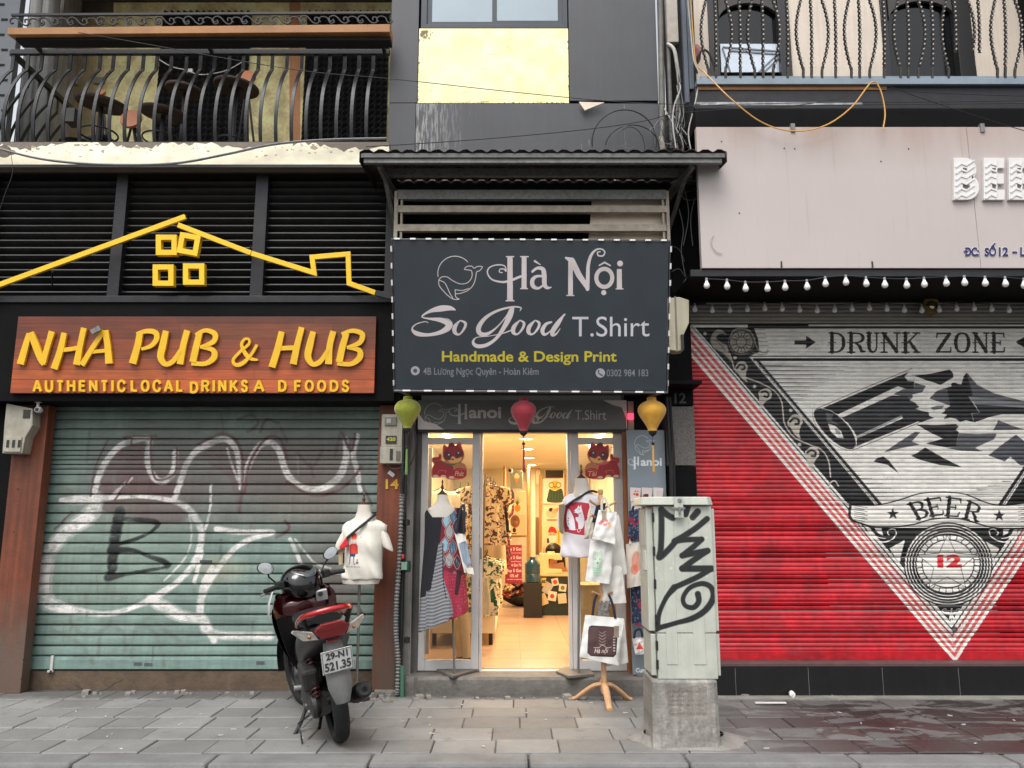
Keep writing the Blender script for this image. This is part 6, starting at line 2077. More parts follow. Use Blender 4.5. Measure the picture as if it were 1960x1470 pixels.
# black cables on the right of the banner
for k,(x_,w_) in enumerate(((1276,.018),(1282,.012))):
 a_=at(x_,760,6.86)
 tag(MB().tube([(a_.x,6.86,a_.z),(a_.x+.015,6.85,1.9),(a_.x+.01,6.86,1.4),(a_.x+.02,6.86,.2)],w_,10).build('wall_cable',K['black_cable'],smooth=True),['thick black cable right beside the Hanoi banner','thinner black cable next to the stone pier, by the Hanoi banner'][k],'cable')
tag(MB().tube([at(1287+.3*math.sin(y_*.9),y_,6.84) for y_ in range(855,960,3)],[.009+.003*(k%2) for k in range(35)],8).build('ribbed_hose',K['black_cable'],smooth=True),'short ribbed black hose beside the Hanoi banner','hose')
cable([(145,1312,7.0),(165,1322,6.95),(185,1324,6.93),(205,1318,6.95),(222,1306,7.0)],7,.004,'black_cable','loose_cable','loose black cable end lying at the foot of the green shutter')

# ================================================================== power cabinet
cz=lambda y,Y=5.33: at(1310,y,Y).z
CB=thing('power_cabinet','pale green street electrical cabinet with black spray tag on a concrete base','electrical cabinet',(at(1316,1435,5.33).x,5.5,0))
YC0=5.33
cg=Canvas((1235,940,1395,1310),YC0,900,(.70,.71,.665))
cg.noise(.03,60,50)
zc_=zt(1180,900,2.625)
cg.tf=zc_
TG=(.10,.105,.11)
for i in range(26):
 cg.disc(g.uniform(190,490),g.uniform(250,560),g.uniform(2,7),(.84,.86,.85),.45,g.uniform(2,7))
for i in range(40):
 x_,y_=g.uniform(185,490),g.uniform(250,1040)
 cg.stroke([(x_,y_),(x_+g.normal(0,6),y_+g.uniform(4,30))],g.uniform(.8,2),(.48,.48,.42),.4)
cg.disc(395,390,7,(.25,.42,.68),.8)
cg.spray([(225,198),(226,300),(222,400),(215,440),(260,400),(300,355)],29,TG,1,1.15)
cg.spray([(225,198),(255,225),(282,240)],32,TG,1,1.15)
cg.spray([(360,162,36),(355,195,31),(348,225,26)],32,TG,1,1.1)
cg.spray([(408,208,33),(382,238,31)],32,TG,1,1.1)
cg.spray([(455,245),(400,290),(340,330),(290,358)],29,TG,1,1.12)
cg.spray([(290,358),(350,350),(428,348)],27,TG,1,1.12)
cg.spray([(428,348),(380,390),(330,430)],27,TG,1,1.12)
cg.spray([(330,430),(400,415),(458,405)],29,TG,1,1.12)
cg.spray([(458,405),(390,450),(330,495)],29,TG,1,1.12)
cg.spray([(330,495),(400,495),(478,495)],32,TG,1,1.12)
cg.spray([(478,495),(400,540),(290,590)],27,TG,1,1.12)
cg.spray([(290,590,33),(250,640,23),(215,720,23),(205,795,28)],27,TG,1,1.12)
cg.spray([(205,795,26),(290,770,23),(380,745,28),(450,700,31),(486,640,31),(475,590,28),(430,570,26),(370,590,23),(335,640,23),(345,680,23),(385,690,26),(412,660,28),(408,622,31)],27,TG,1,1.12)
cm=cg.material('cabinet_green_painted',r=.5,var=.05,vs=5,bump=.05,bs=40,grime=.18,streak=.04)
cpl=mat('cabinet_green',(.70,.71,.665),.5,var=.06,vs=5,bump=.05,grime=.25,gcol=(.45,.45,.4),streak=.05)
X=lambda p,y=1100: at(p,y,YC0).x
xl_,xr_=X(1251),X(1367)
z0_,z1_=cz(1301),cz(968)
dC=.34
MB().box(xl_+.012,xr_-.003,YC0+.012,YC0+dC,z0_,z1_).build('body',cpl,CB,bevel=.004)
zmid=cz(1212)
MB().box(xl_+.012,xr_-.002,YC0,YC0+.02,zmid+.003,z1_-.004).build('door',cm,CB,bevel=.003)
MB().box(xl_+.012,xr_-.002,YC0,YC0+.02,z0_+.004,zmid-.003).build('door',cm,CB,bevel=.003,label='short lower cabinet door')
for a_,b_ in ((1271,1292),(1322,1345)):
 MB().box(X(a_),X(b_),YC0-.004,YC0+.002,cz(1272),cz(992)).build('door_rib',cm,CB,bevel=.002)
MB().box(xr_-.001,xr_+.022,YC0+.02,YC0+dC-.02,zmid+.01,z1_-.02).build('side_panel',cpl,CB,bevel=.004)
MB().box(xr_-.001,xr_+.022,YC0+.02,YC0+dC-.02,z0_+.02,zmid-.01).build('side_panel',cpl,CB,bevel=.004)
MB().box(xl_-.035,xl_+.008,YC0+.03,YC0+dC-.01,zmid+.01,z1_-.02).build('side_door',cpl,CB,bevel=.004)
MB().box(xl_-.025,xl_+.008,YC0+.03,YC0+dC-.01,z0_+.02,zmid-.01).build('side_door',cpl,CB,bevel=.004)
MB().box(xl_-.040,xl_-.034,YC0+.07,YC0+dC-.06,cz(1045),cz(975)).build('side_label',mat('pale_label',(.66,.67,.63),.5,var=.08,streak=.2),CB)
MB().box(xl_-.042,xl_-.034,YC0+.05,YC0+.16,cz(1092),cz(1055)).build('side_label',K['alu'],CB)
for y_ in (990,1055,1118,1186,1200,1236,1272):
 MB().box(xl_+.002,xl_+.016,YC0-.004,YC0+.02,cz(y_+9),cz(y_-9)).build('hinge',K['black_cable'],CB,bevel=.002)
zt2,zt3=cz(967),cz(951)
lx0,lx1=X(1229,960),X(1362,960)
m=MB()
yb_=YC0+dC+.04
yf_=YC0-.03
m.add([(lx0-.01,yf_+.05,zt2),(lx0+.055,yf_,zt2),(lx1-.03,yf_,zt2),(lx1+.012,yf_+.05,zt2),(lx1+.012,yb_,zt2),(lx0-.01,yb_,zt2),
  (lx0+.0,yf_+.055,zt3),(lx0+.06,yf_+.01,zt3),(lx1-.035,yf_+.01,zt3),(lx1+.0,yf_+.055,zt3),(lx1+.0,yb_-.02,zt3),(lx0+.0,yb_-.02,zt3)],
  [(5,4,3,2,1,0),(6,7,8,9,10,11)]+[(i,(i+1)%6,6+(i+1)%6,6+i) for i in range(6)])
m.build('lid',cpl,CB,bevel=.006)
MB().pbox(1291,951,1308,991,yf_-.012,.014).build('lock_plate',cpl,CB,bevel=.002)
MB().pbox(1284,971,1312,975,yf_-.02,.01).build('hasp',K['galv'],CB,bevel=.001)
c=at(1301,958,yf_-.018)
MB().lathe([(.012,-.006),(.014,0),(.008,.002)],(c.x,yf_-.012,c.z),14,'y').build('lock',K['galv'],CB,smooth=True)
MB().pbox(1299,970,1303,984,yf_-.026,.008).build('pin',K['galv'],CB)
# concrete base with stencilled notice
pc=Canvas((1240,1295,1395,1445),5.29,700,(.55,.535,.51))
pc.noise(.08,40,60); pc.noise(.06,8,61)
pc.tf=zc_
pc.poly([(250,1085),(300,1078),(330,1095),(400,1080),(455,1090),(460,1235),(260,1240)],(.50,.475,.445),.8)
for i in range(60):
 x_,y_=g.uniform(255,455),g.uniform(1085,1240)
 pc.disc(x_,y_,g.uniform(3,12),(.60,.585,.56) if g.random()<.5 else (.43,.41,.385),.5,g.uniform(2,7))
INK=(.30,.29,.275)
for body,x0_,x1_,y_ in (('13 NGÕ 60 ĐÀO DUY TỪ',262,455,1106),('RIÊNG SẮT DÂY CŨ',264,425,1150),('FAX HÀN MÁY GIẶT',264,438,1174),('ĐÌNH HÀN V.2 SỐ 60',264,450,1216),('LÊ VĂN',270,340,1128)):
 pc.text(body,x0_,y_-2,x1_,y_+13,INK,.75,bold=.01)
for i in range(50):
 x_,y_=g.uniform(180,520),g.uniform(1240,1400)
 pc.disc(x_,y_,g.uniform(2,14),(.42,.40,.37),.3,g.uniform(3,22))
pm=pc.material('cabinet_base_concrete',r=.85,var=.15,vs=5,bump=.4,bs=50,grime=.35,streak=.12)
zb1=at(1310,1303,5.29).z
xA,xB=at(1250,1370,5.29).x,at(1380,1370,5.29).x
m=MB()
R=[]
for z_,e in ((-.01,.006),(.05,.0),(.12,-.002),(zb1-.015,-.006),(zb1,-.014)):
 ring=[]
 for (cx,cy,sx,sy) in ((xA-e,5.29-e,1,1),(xB+e,5.29-e,-1,1),(xB+e,5.29+.43+e,-1,-1),(xA-e,5.29+.43+e,1,-1)):
  c_=.03
  P2=[(cx+sx*c_,cy),(cx,cy+sy*c_)]
  if sx*sy>0: P2=P2[::-1]
  ring+=[(a_,b_,z_) for a_,b_ in P2]
 R.append(ring)
m.rings(R).build('concrete_base',pm,CB,bevel=.008)
# mortar collar around the base
G=[]
m=MB()
for k in range(33):
 t=2*pi*k/32
 r1=.36+.03*math.sin(t*3)+.02*math.sin(t*7)
 G.append([((xA+xB)/2+.02+math.cos(t)*.26,5.52+math.sin(t)*.19,.05),((xA+xB)/2+.06+math.cos(t)*(r1+.02),5.50+math.sin(t)*(.25+.02*math.sin(t*5)),.006)])
tag(m.sheet(G).build('mortar_collar',K['concrete'],CB),None)

# ================================================================== Hanoi banner board right of the door
YBn=6.93
bn=Canvas((1198,820,1290,1312),YBn,500,(.52,.56,.59))
bn.noise(.04,60,70)
zbn=zt(1190,740,6.68)
WT=(.93,.94,.94)
bn.tf=zbn
def small_whale(c,ox,oy,k,w,col):
 whale(c,(ox,oy),k,w,col)
whale(bn,(262,730),.98,4.2,WT)
bn.stroke([(165,895),(165,1060)],26,WT,sm=False,cap=False); bn.stroke([(210,895),(210,1012)],22,WT,sm=False,cap=False)
bn.stroke([(150,965,5),(132,960,5),(140,940,5),(120,928,5),(90,940,6),(85,970,6),(110,1000,8),(150,1002,10),(190,985,10),(215,975,10)],8,WT)
bn.text('anoi',242,915,512,1016,WT,bold=.03)
z2m=zt(1040,860,2.828)
bn.tf=z2m
bn.text('Cute',500,1184,558,1208,WT,bold=.03)
bnm=bn.material('banner_print',r=.5,var=.04)
bo=thing('banner_stand','tall blue-grey banner board reading Hanoi, standing right of the shop door','banner',(at(1235,1305,YBn).x,YBn,.16))
xa_,xb_=at(1205,1050,YBn).x,at(1279,1050,YBn).x
MB().box(xa_,xb_,YBn,YBn+.03,ZST+.005,at(0,823,YBn).z).build('board',bnm,bo,bevel=.003)
MB().box(xa_+.03,xb_-.05,YBn-.03,YBn+.12,ZST,ZST+.02).build('foot',K['galv'],bo)
# ================================================================== mannequins and hanging clothes
linen=mat('mannequin_linen',(.78,.75,.71),.85,var=.04,bump=.1,bs=200)
dwood=mat('dark_turned_wood',(.30,.16,.11),.35,var=.2,vs=20)
steel=mat('stand_steel',(.52,.50,.48),.35,.6,var=.1)
def px_rings(rows,Y,dep,n=28,p=2.3,folds=0,fa=0.0):
 """rows: (py, left px, right px[, depth factor, y shift]) -> elliptical rings centred on plane Y"""
 R=[]
 for r in rows:
  a_,b_=at(r[1],r[0],Y),at(r[2],r[0],Y)
  cx,rx=(a_.x+b_.x)/2,abs(b_.x-a_.x)/2
  d=dep*(r[3] if len(r)>3 else 1)
  R.append(sup(cx,Y+(r[4] if len(r)>4 else 0),a_.z,rx,d,n,p,folds,fa if len(r)<6 else r[5]))
 return R
def torso_stand(o,cx,ytop,yneck0,yneck1,neck,Y,polex,ybase,ysh,zground,base='plate',polem=None):
 """turned knob, neck, pole and base of a shop mannequin"""
 k=at(cx,ytop,Y); k2=at(cx,yneck0,Y)
 h=k.z-k2.z
 MB().lathe([(0,k.z),(.006,k.z-.01*1),(.009,k.z-.2*h),(.005,k.z-.3*h),(.013,k.z-.48*h),(.014,k.z-.55*h),(.008,k.z-.66*h),(.018,k.z-.78*h),(.042,k.z-.92*h),(.043,k2.z),(0,k2.z-.002)],(k.x,Y,0),18).build('neck_cap',dwood,o,smooth=True)
def shirt(o,mt,rows,sleeves,Y,dep,nm='tshirt',th=.0):
 m=MB()
 R=px_rings(rows,Y,dep,36)
 m.rings(R,cap=True)
 s_=m.build(nm,mt,o,smooth=True,auto=60)
 for S in sleeves:
  mm=MB()
  Rg=[]
  for (x,y,w,d,ang_) in S:
   c=at(x,y,Y)
   k=mpp(y,Y)
   ring=[]
   for q in range(18):
    t=2*pi*q/18
    u=math.cos(t)*w/2*k; v=math.sin(t)*d
    ring.append((c.x+u*math.cos(ang_),c.y+v,c.z+u*math.sin(ang_)))
   Rg.append(ring)
  mm.rings(Rg).build('sleeve',mt,s_,smooth=True,auto=60)
 return s_

# --- left mannequin with the cream T-shirt and red bag
YM1=6.72
mn=thing('mannequin','mannequin torso on a pole in front of the green shutter, in a cream T-shirt','mannequin',(at(682,1318,YM1).x,YM1,0))
torso_stand(mn,697,943,967,0,0,YM1,0,0,0,0)
MB().rings(px_rings([(966,685,710,.9),(978,684,710),(990,680,714),(998,668,728,1.3),(1006,655,742,1.6)],YM1,.052)).build('neck',linen,mn,smooth=True)
MB().rings(px_rings([(1100,658,728),(1112,655,727),(1117,657,725)],YM1,.09)).build('hip',linen,mn,smooth=True)
pz=at(688,1116,YM1)
pb=at(683,1318,YM1)
MB().tube([(pz.x,YM1,pz.z),(pb.x,YM1,.02)],.011,10).build('pole',steel,mn,smooth=True)
MB().lathe([(0,.03),(.03,.03),(.12,.018),(.13,.008),(.13,0)],(pb.x,YM1,0),5).build('base_plate',mat('black_base',(.13,.13,.13),.5),mn,bevel=.003)
MB().tube([(pb.x,YM1,.02),(pb.x,YM1,.14)],.018,10).build('pole_collar',steel,mn,smooth=True)
s1=Canvas((640,985,752,1110),YM1,900,(.86,.84,.79))
s1.noise(.02,30,80)
zq_=zt(640,920,3.5)
s1.tf=zq_
s1.disc(152,372,17,(.84,.22,.16)); s1.rect(136,376,168,388,(.86,.26,.20))
s1.rect(138,388,166,416,(.78,.58,.48)); s1.rect(140,398,164,406,(.85,.83,.8)); s1.poly([(140,405),(165,405),(160,418),(146,418)],(.80,.80,.78))
s1.poly([(128,420),(168,418),(172,490),(124,490)],(.78,.25,.20)); s1.poly([(120,430),(130,425),(128,490),(118,488)],(.74,.22,.18)); s1.poly([(166,425),(174,432),(174,486),(166,488)],(.74,.22,.18))
s1.poly([(120,487),(160,487),(158,505),(126,505)],(.16,.22,.42))
s1.stroke([(124,500),(118,545),(114,556)],7,(.16,.22,.42),sm=False); s1.stroke([(150,500),(150,550),(156,556)],7,(.16,.22,.42),sm=False)
s1.stroke([(118,520),(115,552)],4,(.80,.62,.52),sm=False); s1.stroke([(150,520),(150,552)],4,(.80,.62,.52),sm=False)
s1.disc(172,545,9,(.45,.45,.43),1,10); s1.disc(172,528,5,(.45,.45,.43))
s1.text('MISTER BROS',88,568,190,578,(.52,.51,.49),bold=.01)
s1.text('man',187,375,203,381,(.5,.5,.5)); s1.text('man',100,420,116,427,(.5,.5,.5))
m1=s1.material('cream_tshirt',r=.85,var=.02,bump=.75,bs=7)
def foldy(R,amp,seed,k=5):
 rr_=random.Random(seed)
 ph=[rr_.uniform(0,6) for _ in range(6)]
 out=[]
 for i,r in enumerate(R):
  out.append([(p[0],p[1]+amp*(math.sin(p[0]*38+ph[0]+p[2]*9)+.7*math.sin(p[2]*31+ph[1]+p[0]*17)+.5*math.sin(p[0]*71+p[2]*40+ph[2])),p[2]+amp*.4*math.sin(p[0]*50+ph[3])) for p in r])
 return out
def px_body(rows,Y,dep,amp=.004,seed=1,n=44,p=2.3,sub=5):
 rows=[tuple(list(r)+[1.0]*(4-len(r))) for r in rows]
 rr2=smooth_pts(rows,sub)
 return foldy(px_rings(rr2,Y,dep,n,p),amp,seed)
sh=MB().rings(px_body([(996,676,722,.75),(1000,664,733,.85),(1008,656,741,.95),(1030,655,737,1.1),(1050,660,733,1.15),(1080,659,731,1.1),(1098,654,732,1.05),(1107,655,732,1.0),(1108,660,727,.9)],YM1,.105,.009,2)).build('tshirt',m1,mn,smooth=True,auto=70)
def sleeve(par,mt,S,Y,seed=3):
 Rg=[]
 S=smooth_pts(S,4)
 for (x,y,w,d,ang_) in S:
  c=at(x,y,Y); k=mpp(y,Y)
  Rg.append([(c.x+math.cos(2*pi*q/20)*w/2*k*math.cos(ang_),c.y+math.sin(2*pi*q/20)*d,c.z+math.cos(2*pi*q/20)*w/2*k*math.sin(ang_)) for q in range(20)])
 return MB().rings(foldy(Rg,.003,seed)).build('sleeve',mt,par,smooth=True,auto=60)
sleeve(sh,m1,[(670,1001,20,.05,.9),(663,1014,25,.06,.75),(656,1034,27,.06,.45),(652,1051,25,.055,.35),(651,1053,20,.04,.35)],YM1)
sleeve(sh,m1,[(726,1001,20,.05,-.9),(733,1014,25,.06,-.7),(738,1034,27,.06,-.5),(742,1049,24,.055,-.45),(742,1051,19,.04,-.45)],YM1)
bag=thing('belt_bag','red and black belt bag slung across the cream T-shirt','bag',at(660,1040,YM1-.12))
P=[at(x,y,YM1+dy) for x,y,dy in ((718,985,-.02),(712,990,-.075),(700,1000,-.105),(685,1012,-.12),(672,1023,-.125),(664,1030,-.12))]
MB().tube(P,.013,8,flat=.75).build('strap',K['black_cable'],bag,smooth=True)
bx0=[at(x,y,YM1-.13) for x,y in ((664,1028),(667,1044),(652,1053),(650,1046))]
MB().prism([(p.x,p.z) for p in bx0],YM1-.15,YM1-.09).build('pouch',mat('red_satin',(.80,.15,.18),.35,var=.25,vs=30,bump=.4,bs=25),bag,bevel=.008)
tb=thing('small_tote','small buff cloth bag hanging at the side of the cream T-shirt','bag',at(655,1082,YM1))
MB().pprism([(647,1046),(659,1046),(659,1080),(648,1083)],YM1-.02,.04).build('body',mat('buff_cloth',(.72,.64,.52),.85,bump=.1),tb,bevel=.006)
MB().pbox(656,1058,661,1078,YM1-.03,.012).build('print',K['black_cable'],tb)

# --- dress mannequin left of the door
YD1=6.90
dm=thing('mannequin','mannequin left of the shop door wearing a patchwork dress, on a flat grey foot','mannequin',(at(870,1288,YD1).x,YD1,ZST))
torso_stand(dm,847,917,948,0,0,YD1,0,0,0,0)
MB().rings(px_rings([(947,838,857,.8),(960,836,860,.9),(968,828,866,1.2),(975,818,876,1.5),(990,820,874,1.6)],YD1,.055)).build('neck',linen,dm,smooth=True)
pz=at(866,1160,YD1); pb=at(870,1282,YD1)
MB().tube([(pz.x,YD1,pz.z),(pb.x,YD1,ZST)],.010,10).build('pole',steel,dm,smooth=True)
pf=[atz(x,y,ZST) for x,y in ((835,1286),(866,1299),(914,1286),(905,1280),(845,1281))]
MB().add([(p.x,p.y,ZST+.001) for p in pf]+[(p.x*.995+.001,p.y,ZST+.022) for p in pf],[(4,3,2,1,0),(5,6,7,8,9)]+[(i,(i+1)%5,5+(i+1)%5,5+i) for i in range(5)]).build('base_plate',mat('grey_foot',(.40,.385,.36),.6,var=.15),dm,bevel=.003)
dc=Canvas((798,955,902,1210),YD1,800,(.085,.09,.115))
dc.noise(.08,30,90)
zd=zt(780,820,6.125)
dc.tf=zd
zd3=zt(780,1040,4.9)
BATIK=(.42,.11,.17)
dc.poly([(425,1025),(640,890),(590,1100),(610,1300),(700,1900),(640,2400),(420,2400),(300,1900),(380,1400)],BATIK)
gg=np.random.default_rng(4)
pals=[(.52,.66,.72),(.30,.42,.50),(.62,.60,.58),(.20,.22,.28)]
for i,(cx,cy,rx,ry) in enumerate(((470,1080,50,95),(545,1030,40,80),(500,1210,48,100),(580,1150,40,90),(450,1360,50,90),(540,1390,42,90),(500,1530,50,90),(590,1560,36,80),(560,1740,34,70),(430,1530,30,70))):
 dc.poly([(cx,cy-ry-8),(cx+rx+8,cy),(cx,cy+ry+8),(cx-rx-8,cy)],(.76,.52,.50),1,True)
 dc.poly([(cx,cy-ry),(cx+rx,cy),(cx,cy+ry),(cx-rx,cy)],(.12,.13,.17),1,True)
 dc.poly([(cx,cy-ry+9),(cx+rx-7,cy),(cx,cy+ry-9),(cx-rx+7,cy)],pals[i%4],1,True)
 for k in range(7):
  a_,b_=gg.uniform(-.5,.5),gg.uniform(-.6,.6)
  dc.stroke([(cx+a_*rx,cy+b_*ry),(cx+(a_+.25)*rx,cy+(b_+.2)*ry),(cx+(a_+.1)*rx,cy+(b_+.4)*ry)],5,pals[(i+2+k)%4],.8)
dc.tf=zd3
dc.poly([(345,240),(420,270),(560,300),(600,640),(560,690),(430,680),(400,520),(340,320)],(.56,.13,.22))
for i in range(34):
 x_,y_=gg.uniform(350,560),gg.uniform(280,660)
 dc.disc(x_,y_,3.4,(.85,.55,.58),.9)
for i in range(14):
 dc.stroke([(345+i*18,260),(430+i*12,680)],1.6,(.80,.42,.48),.6,sm=False)
 dc.stroke([(340,280+i*30),(590,262+i*30)],1.6,(.80,.42,.48),.6,sm=False)
dc.poly([(470,240),(520,260),(480,480),(450,470)],(.16,.07,.11),.8)
# striped woven panel
dc.poly([(300,0),(345,0),(345,320),(420,520),(440,640),(380,720),(250,830),(100,830),(60,800),(105,515),(180,490),(185,440),(230,430),(270,200)],(.44,.445,.46))
dc.stroke([(340,0),(345,320),(375,500)],10,(.14,.14,.18))
dc.tf=zd3
im_before=None
for i in range(64):
 y0_=-40+i*16
 for (x0_,x1_) in ((60,440),):
  pts=[]
  for x in range(60,441,12):
   yy_=y0_+50-(x-60)*.22*(1 if x>180 else .4)+6*math.sin(x*.03)
   pts.append((x,yy_))
  seg=[p for p in pts if (p[1]>520 or p[0]>190) and p[0]>300-(p[1])*.26 and p[0]<345+max(0,(p[1]-320))*.36 and p[1]>20 and (p[1]>430 or p[0]>270-p[1]*.12)]
  seg=[p for p in pts if p[1]>0 and ((p[1]<430 and p[0]>300-p[1]*.18) or (430 <= p[1]<520 and p[0]>185) or p[1] >= 515) and p[0]<345+max(0,(p[1]-300))*.30]
  if len(seg)>1:
   dc.stroke(seg,4.2 if i%2 else 7,(.17,.17,.20) if i%2 else (.62,.62,.62),.85,sm=False)
dc.tf=zd
dc.stroke([(300,905),(340,960),(380,1000),(425,1030)],12,(.70,.52,.42)); dc.stroke([(425,1030),(500,1000),(600,900)],9,(.45,.30,.28))
dc.poly([(590,880),(650,920),(665,1200),(600,1220),(580,1000)],(.07,.075,.10))
dmt=dc.material('patchwork_dress',r=.9,var=.03,bump=.5,bs=14)
def hem_rings(rows,Y,dep,n=56,nf=9,fa=.12):
 rows=[tuple(list(r)+[1.0]*(4-len(r))) for r in rows]
 R=[]
 for i,r in enumerate(smooth_pts(rows,6)):
  a_,b_=at(r[1],r[0],Y),at(r[2],r[0],Y)
  cx,rx=(a_.x+b_.x)/2,abs(b_.x-a_.x)/2
  t=max(0,(r[0]-1010)/180)
  ring=[]
  slope=(r[4] if len(r)>4 else 0)
  for k in range(n):
   th=2*pi*k/n
   c,s_=math.cos(th),math.sin(th)
   f=1+fa*t*math.sin(nf*th+1.3+.4*math.sin(r[0]*.02))+.3*fa*t*math.sin(2.3*nf*th)
   hem=slope*mpp(r[0],Y)*(c)          # sideways tilt of the hem line
   ring.append((cx+rx*c,Y+dep*r[3]*s_*f,a_.z-hem))
  R.append(ring)
 return R
MB().rings(hem_rings([(972,824,884,.5,0),(980,814,886,.75,0),(1000,813,888,1.0,0),(1040,812,890,1.1,0),(1090,808,892,1.2,0),(1130,805,894,1.35,0),(1160,803,896,1.45,-8),(1185,800,897,1.5,-18),(1190,802,896,1.5,-19)],YD1,.095)).build('dress',dmt,dm,smooth=True,auto=70)
def tote(name,label,corners,Y,d,mt,group=None,straps=(),prints=None,strapm='linen_strap',rot=None):
 """a cloth bag: outline in photo pixels, puffed front and back; straps as pixel paths"""
 xs_=[c_[0] for c_ in corners]; ys_=[c_[1] for c_ in corners]
 cen=at(sum(xs_)/len(xs_),max(ys_),Y)
 o=thing(name,label,'bag',(cen.x,Y,cen.z),group)
 a_,b_,c_,e_=corners      # tl, tr, br, bl
 n_=12
 Fg,Bg=[],[]
 for j in range(n_+1):
  v=j/n_
  fr_,bk_=[],[]
  for i in range(n_+1):
   u=i/n_
   x=(a_[0]*(1-u)+b_[0]*u)*(1-v)+(e_[0]*(1-u)+c_[0]*u)*v
   y=(a_[1]*(1-u)+b_[1]*u)*(1-v)+(e_[1]*(1-u)+c_[1]*u)*v
   puff=d*.6*(math.sin(pi*u)**.5)*(math.sin(pi*(.04+.9*v))**.5)*(.6+.6*v)+.006*math.sin(u*11+v*5*math.sin(len(label)))*(1-v*.5)+.004*math.sin(u*17+v*9+len(label))+.003*math.sin(v*23+u*5)
   p=at(x,y,Y)
   fr_.append((p.x,Y-puff,p.z)); bk_.append((p.x,Y+puff*.6+.003,p.z))
  Fg.append(fr_); Bg.append(bk_)
 m=MB()
 V=[p for r in Fg for p in r]; nv=len(V)
 m.sheet(Fg); m.sheet(Bg)
 N1=n_+1
 edge=[(0,j) for j in range(N1)]+[(i,n_) for i in range(1,N1)]+[(n_,j) for j in range(n_-1,-1,-1)]+[(i,0) for i in range(n_-1,0,-1)]
 ids=[i*N1+j for i,j in edge]
 for k in range(len(ids)):
  p_,q_=ids[k],ids[(k+1)%len(ids)]
  m.f.append((p_,q_,nv+q_,nv+p_))
 m.build('body',mt,o,smooth=True,auto=75)
 for S in straps:
  MB().tube([at(x,y,(s3 if s3 else Y-.01)) for x,y,s3 in [(q[0],q[1],q[2] if len(q)>2 else None) for q in smooth_pts([(q[0],q[1],(q[2] if len(q)>2 else Y-.01)) for q in S],4)]],.010,8,flat=.25).build('handle',MATS.get(strapm) or K['cream_board'],o,smooth=True)
 return o
mat('linen_strap',(.80,.77,.71),.85,bump=.1)
mat('navy_strap',(.10,.12,.20),.8)
t_c=Canvas((865,1015,915,1105),6.80,900,(.88,.86,.82))
t_c.tf=zd
t_c.poly([(620,1340),(680,1320),(720,1400),(780,1640),(720,1600),(650,1480)],(.42,.48,.58))
t_c.tf=zt(780,1040,4.9)
t_c.poly([(480,0),(545,0),(570,60),(600,200),(560,230),(520,170)],(.55,.60,.66))
for k in range(5): t_c.stroke([(565,190+k*9),(612,196+k*8)],4,(.45,.2,.2),.8,sm=False)
tote('tote_bag','small white tote with a blue-grey print hanging at the right of the patchwork dress',[(870,1021),(890,1022),(908,1100),(889,1096)],6.80,.018,t_c.material('tote_print_a',r=.85,bump=.08,bs=80),
  straps=[[(874,1022),(880,980,6.80),(886,966,6.84)],[(888,1022),(889,985,6.80),(888,966,6.84)]],strapm='navy_strap')

# --- rat T-shirt mannequin right of the doorway
YR1_=6.93
rm=thing('mannequin','mannequin right of the shop doorway in a white T-shirt with a pink animal print','mannequin',(at(1105,1290,YR1_).x,YR1_,ZST))
torso_stand(rm,1112,888,917,0,0,YR1_,0,0,0,0)
MB().rings(px_rings([(916,1101,1124,.85),(930,1100,1127,.9),(942,1098,1132,1.1),(950,1088,1142,1.5),(960,1080,1148,1.6)],YR1_,.055)).build('neck',linen,rm,smooth=True)
rc=Canvas((1060,935,1165,1075),YR1_,900,(.87,.86,.88))
rc.tf=zt(1040,860,2.828)
rc.poly([(118,300),(150,288),(200,288),(240,295),(247,330),(240,370),(218,390),(216,465),(170,460),(112,445),(108,380)],(.70,.20,.28))
W_=(.88,.86,.88)
rc.poly([(162,332),(178,318),(186,305),(190,316),(198,303),(200,318),(206,340),(214,370),(216,400),(205,428),(186,430),(182,400),(172,385),(170,370),(186,365),(180,350),(160,342)],W_,1,True)
rc.poly([(126,328),(136,326),(150,350),(162,380),(166,410),(165,432),(140,436),(128,420),(122,380)],W_,1,True)
rc.disc(188,325,3,(.1,.1,.12)); rc.disc(163,338,3,(.1,.1,.12))
rc.stroke([(168,347),(182,352),(198,345)],2.4,(.1,.1,.12))
rc.stroke([(185,428),(178,440),(186,448),(196,438)],3,W_); rc.stroke([(140,432),(160,436),(172,432)],4,W_)
for i in range(46):
 x_,y_=gg.uniform(112,132),gg.uniform(330,430)
 rc.stroke([(x_,y_),(x_+4,y_+5)],1.8,(.15,.13,.18),.8,sm=False)
rmt=rc.material('white_print_tshirt',r=.85,var=.02,bump=.7,bs=7)
sh=MB().rings(px_body([(946,1090,1140,.7),(950,1082,1147,.85),(960,1076,1151,1.0),(985,1075,1148,1.1),(1010,1077,1146,1.1),(1040,1074,1148,1.1),(1062,1072,1150,1.05),(1066,1078,1146,1.0)],YR1_,.10,.008,6)).build('tshirt',rmt,rm,smooth=True,auto=70)
sleeve(sh,rmt,[(1086,952,20,.05,.6),(1078,968,22,.055,.6),(1075,990,20,.055,.5),(1074,1010,16,.045,.3)],YR1_,5)
sleeve(sh,rmt,[(1144,952,20,.05,-.6),(1152,968,22,.055,-.6),(1157,985,20,.05,-.5)],YR1_,6)
pz=at(1108,1064,YR1_)
MB().tube([(pz.x,YR1_,pz.z),(at(1107,1290,YR1_).x,YR1_,ZST)],.010,10).build('pole',steel,rm,smooth=True)
pf=[atz(x,y,ZST) for x,y in ((1064,1289),(1088,1299),(1138,1295),(1128,1284),(1080,1281))]
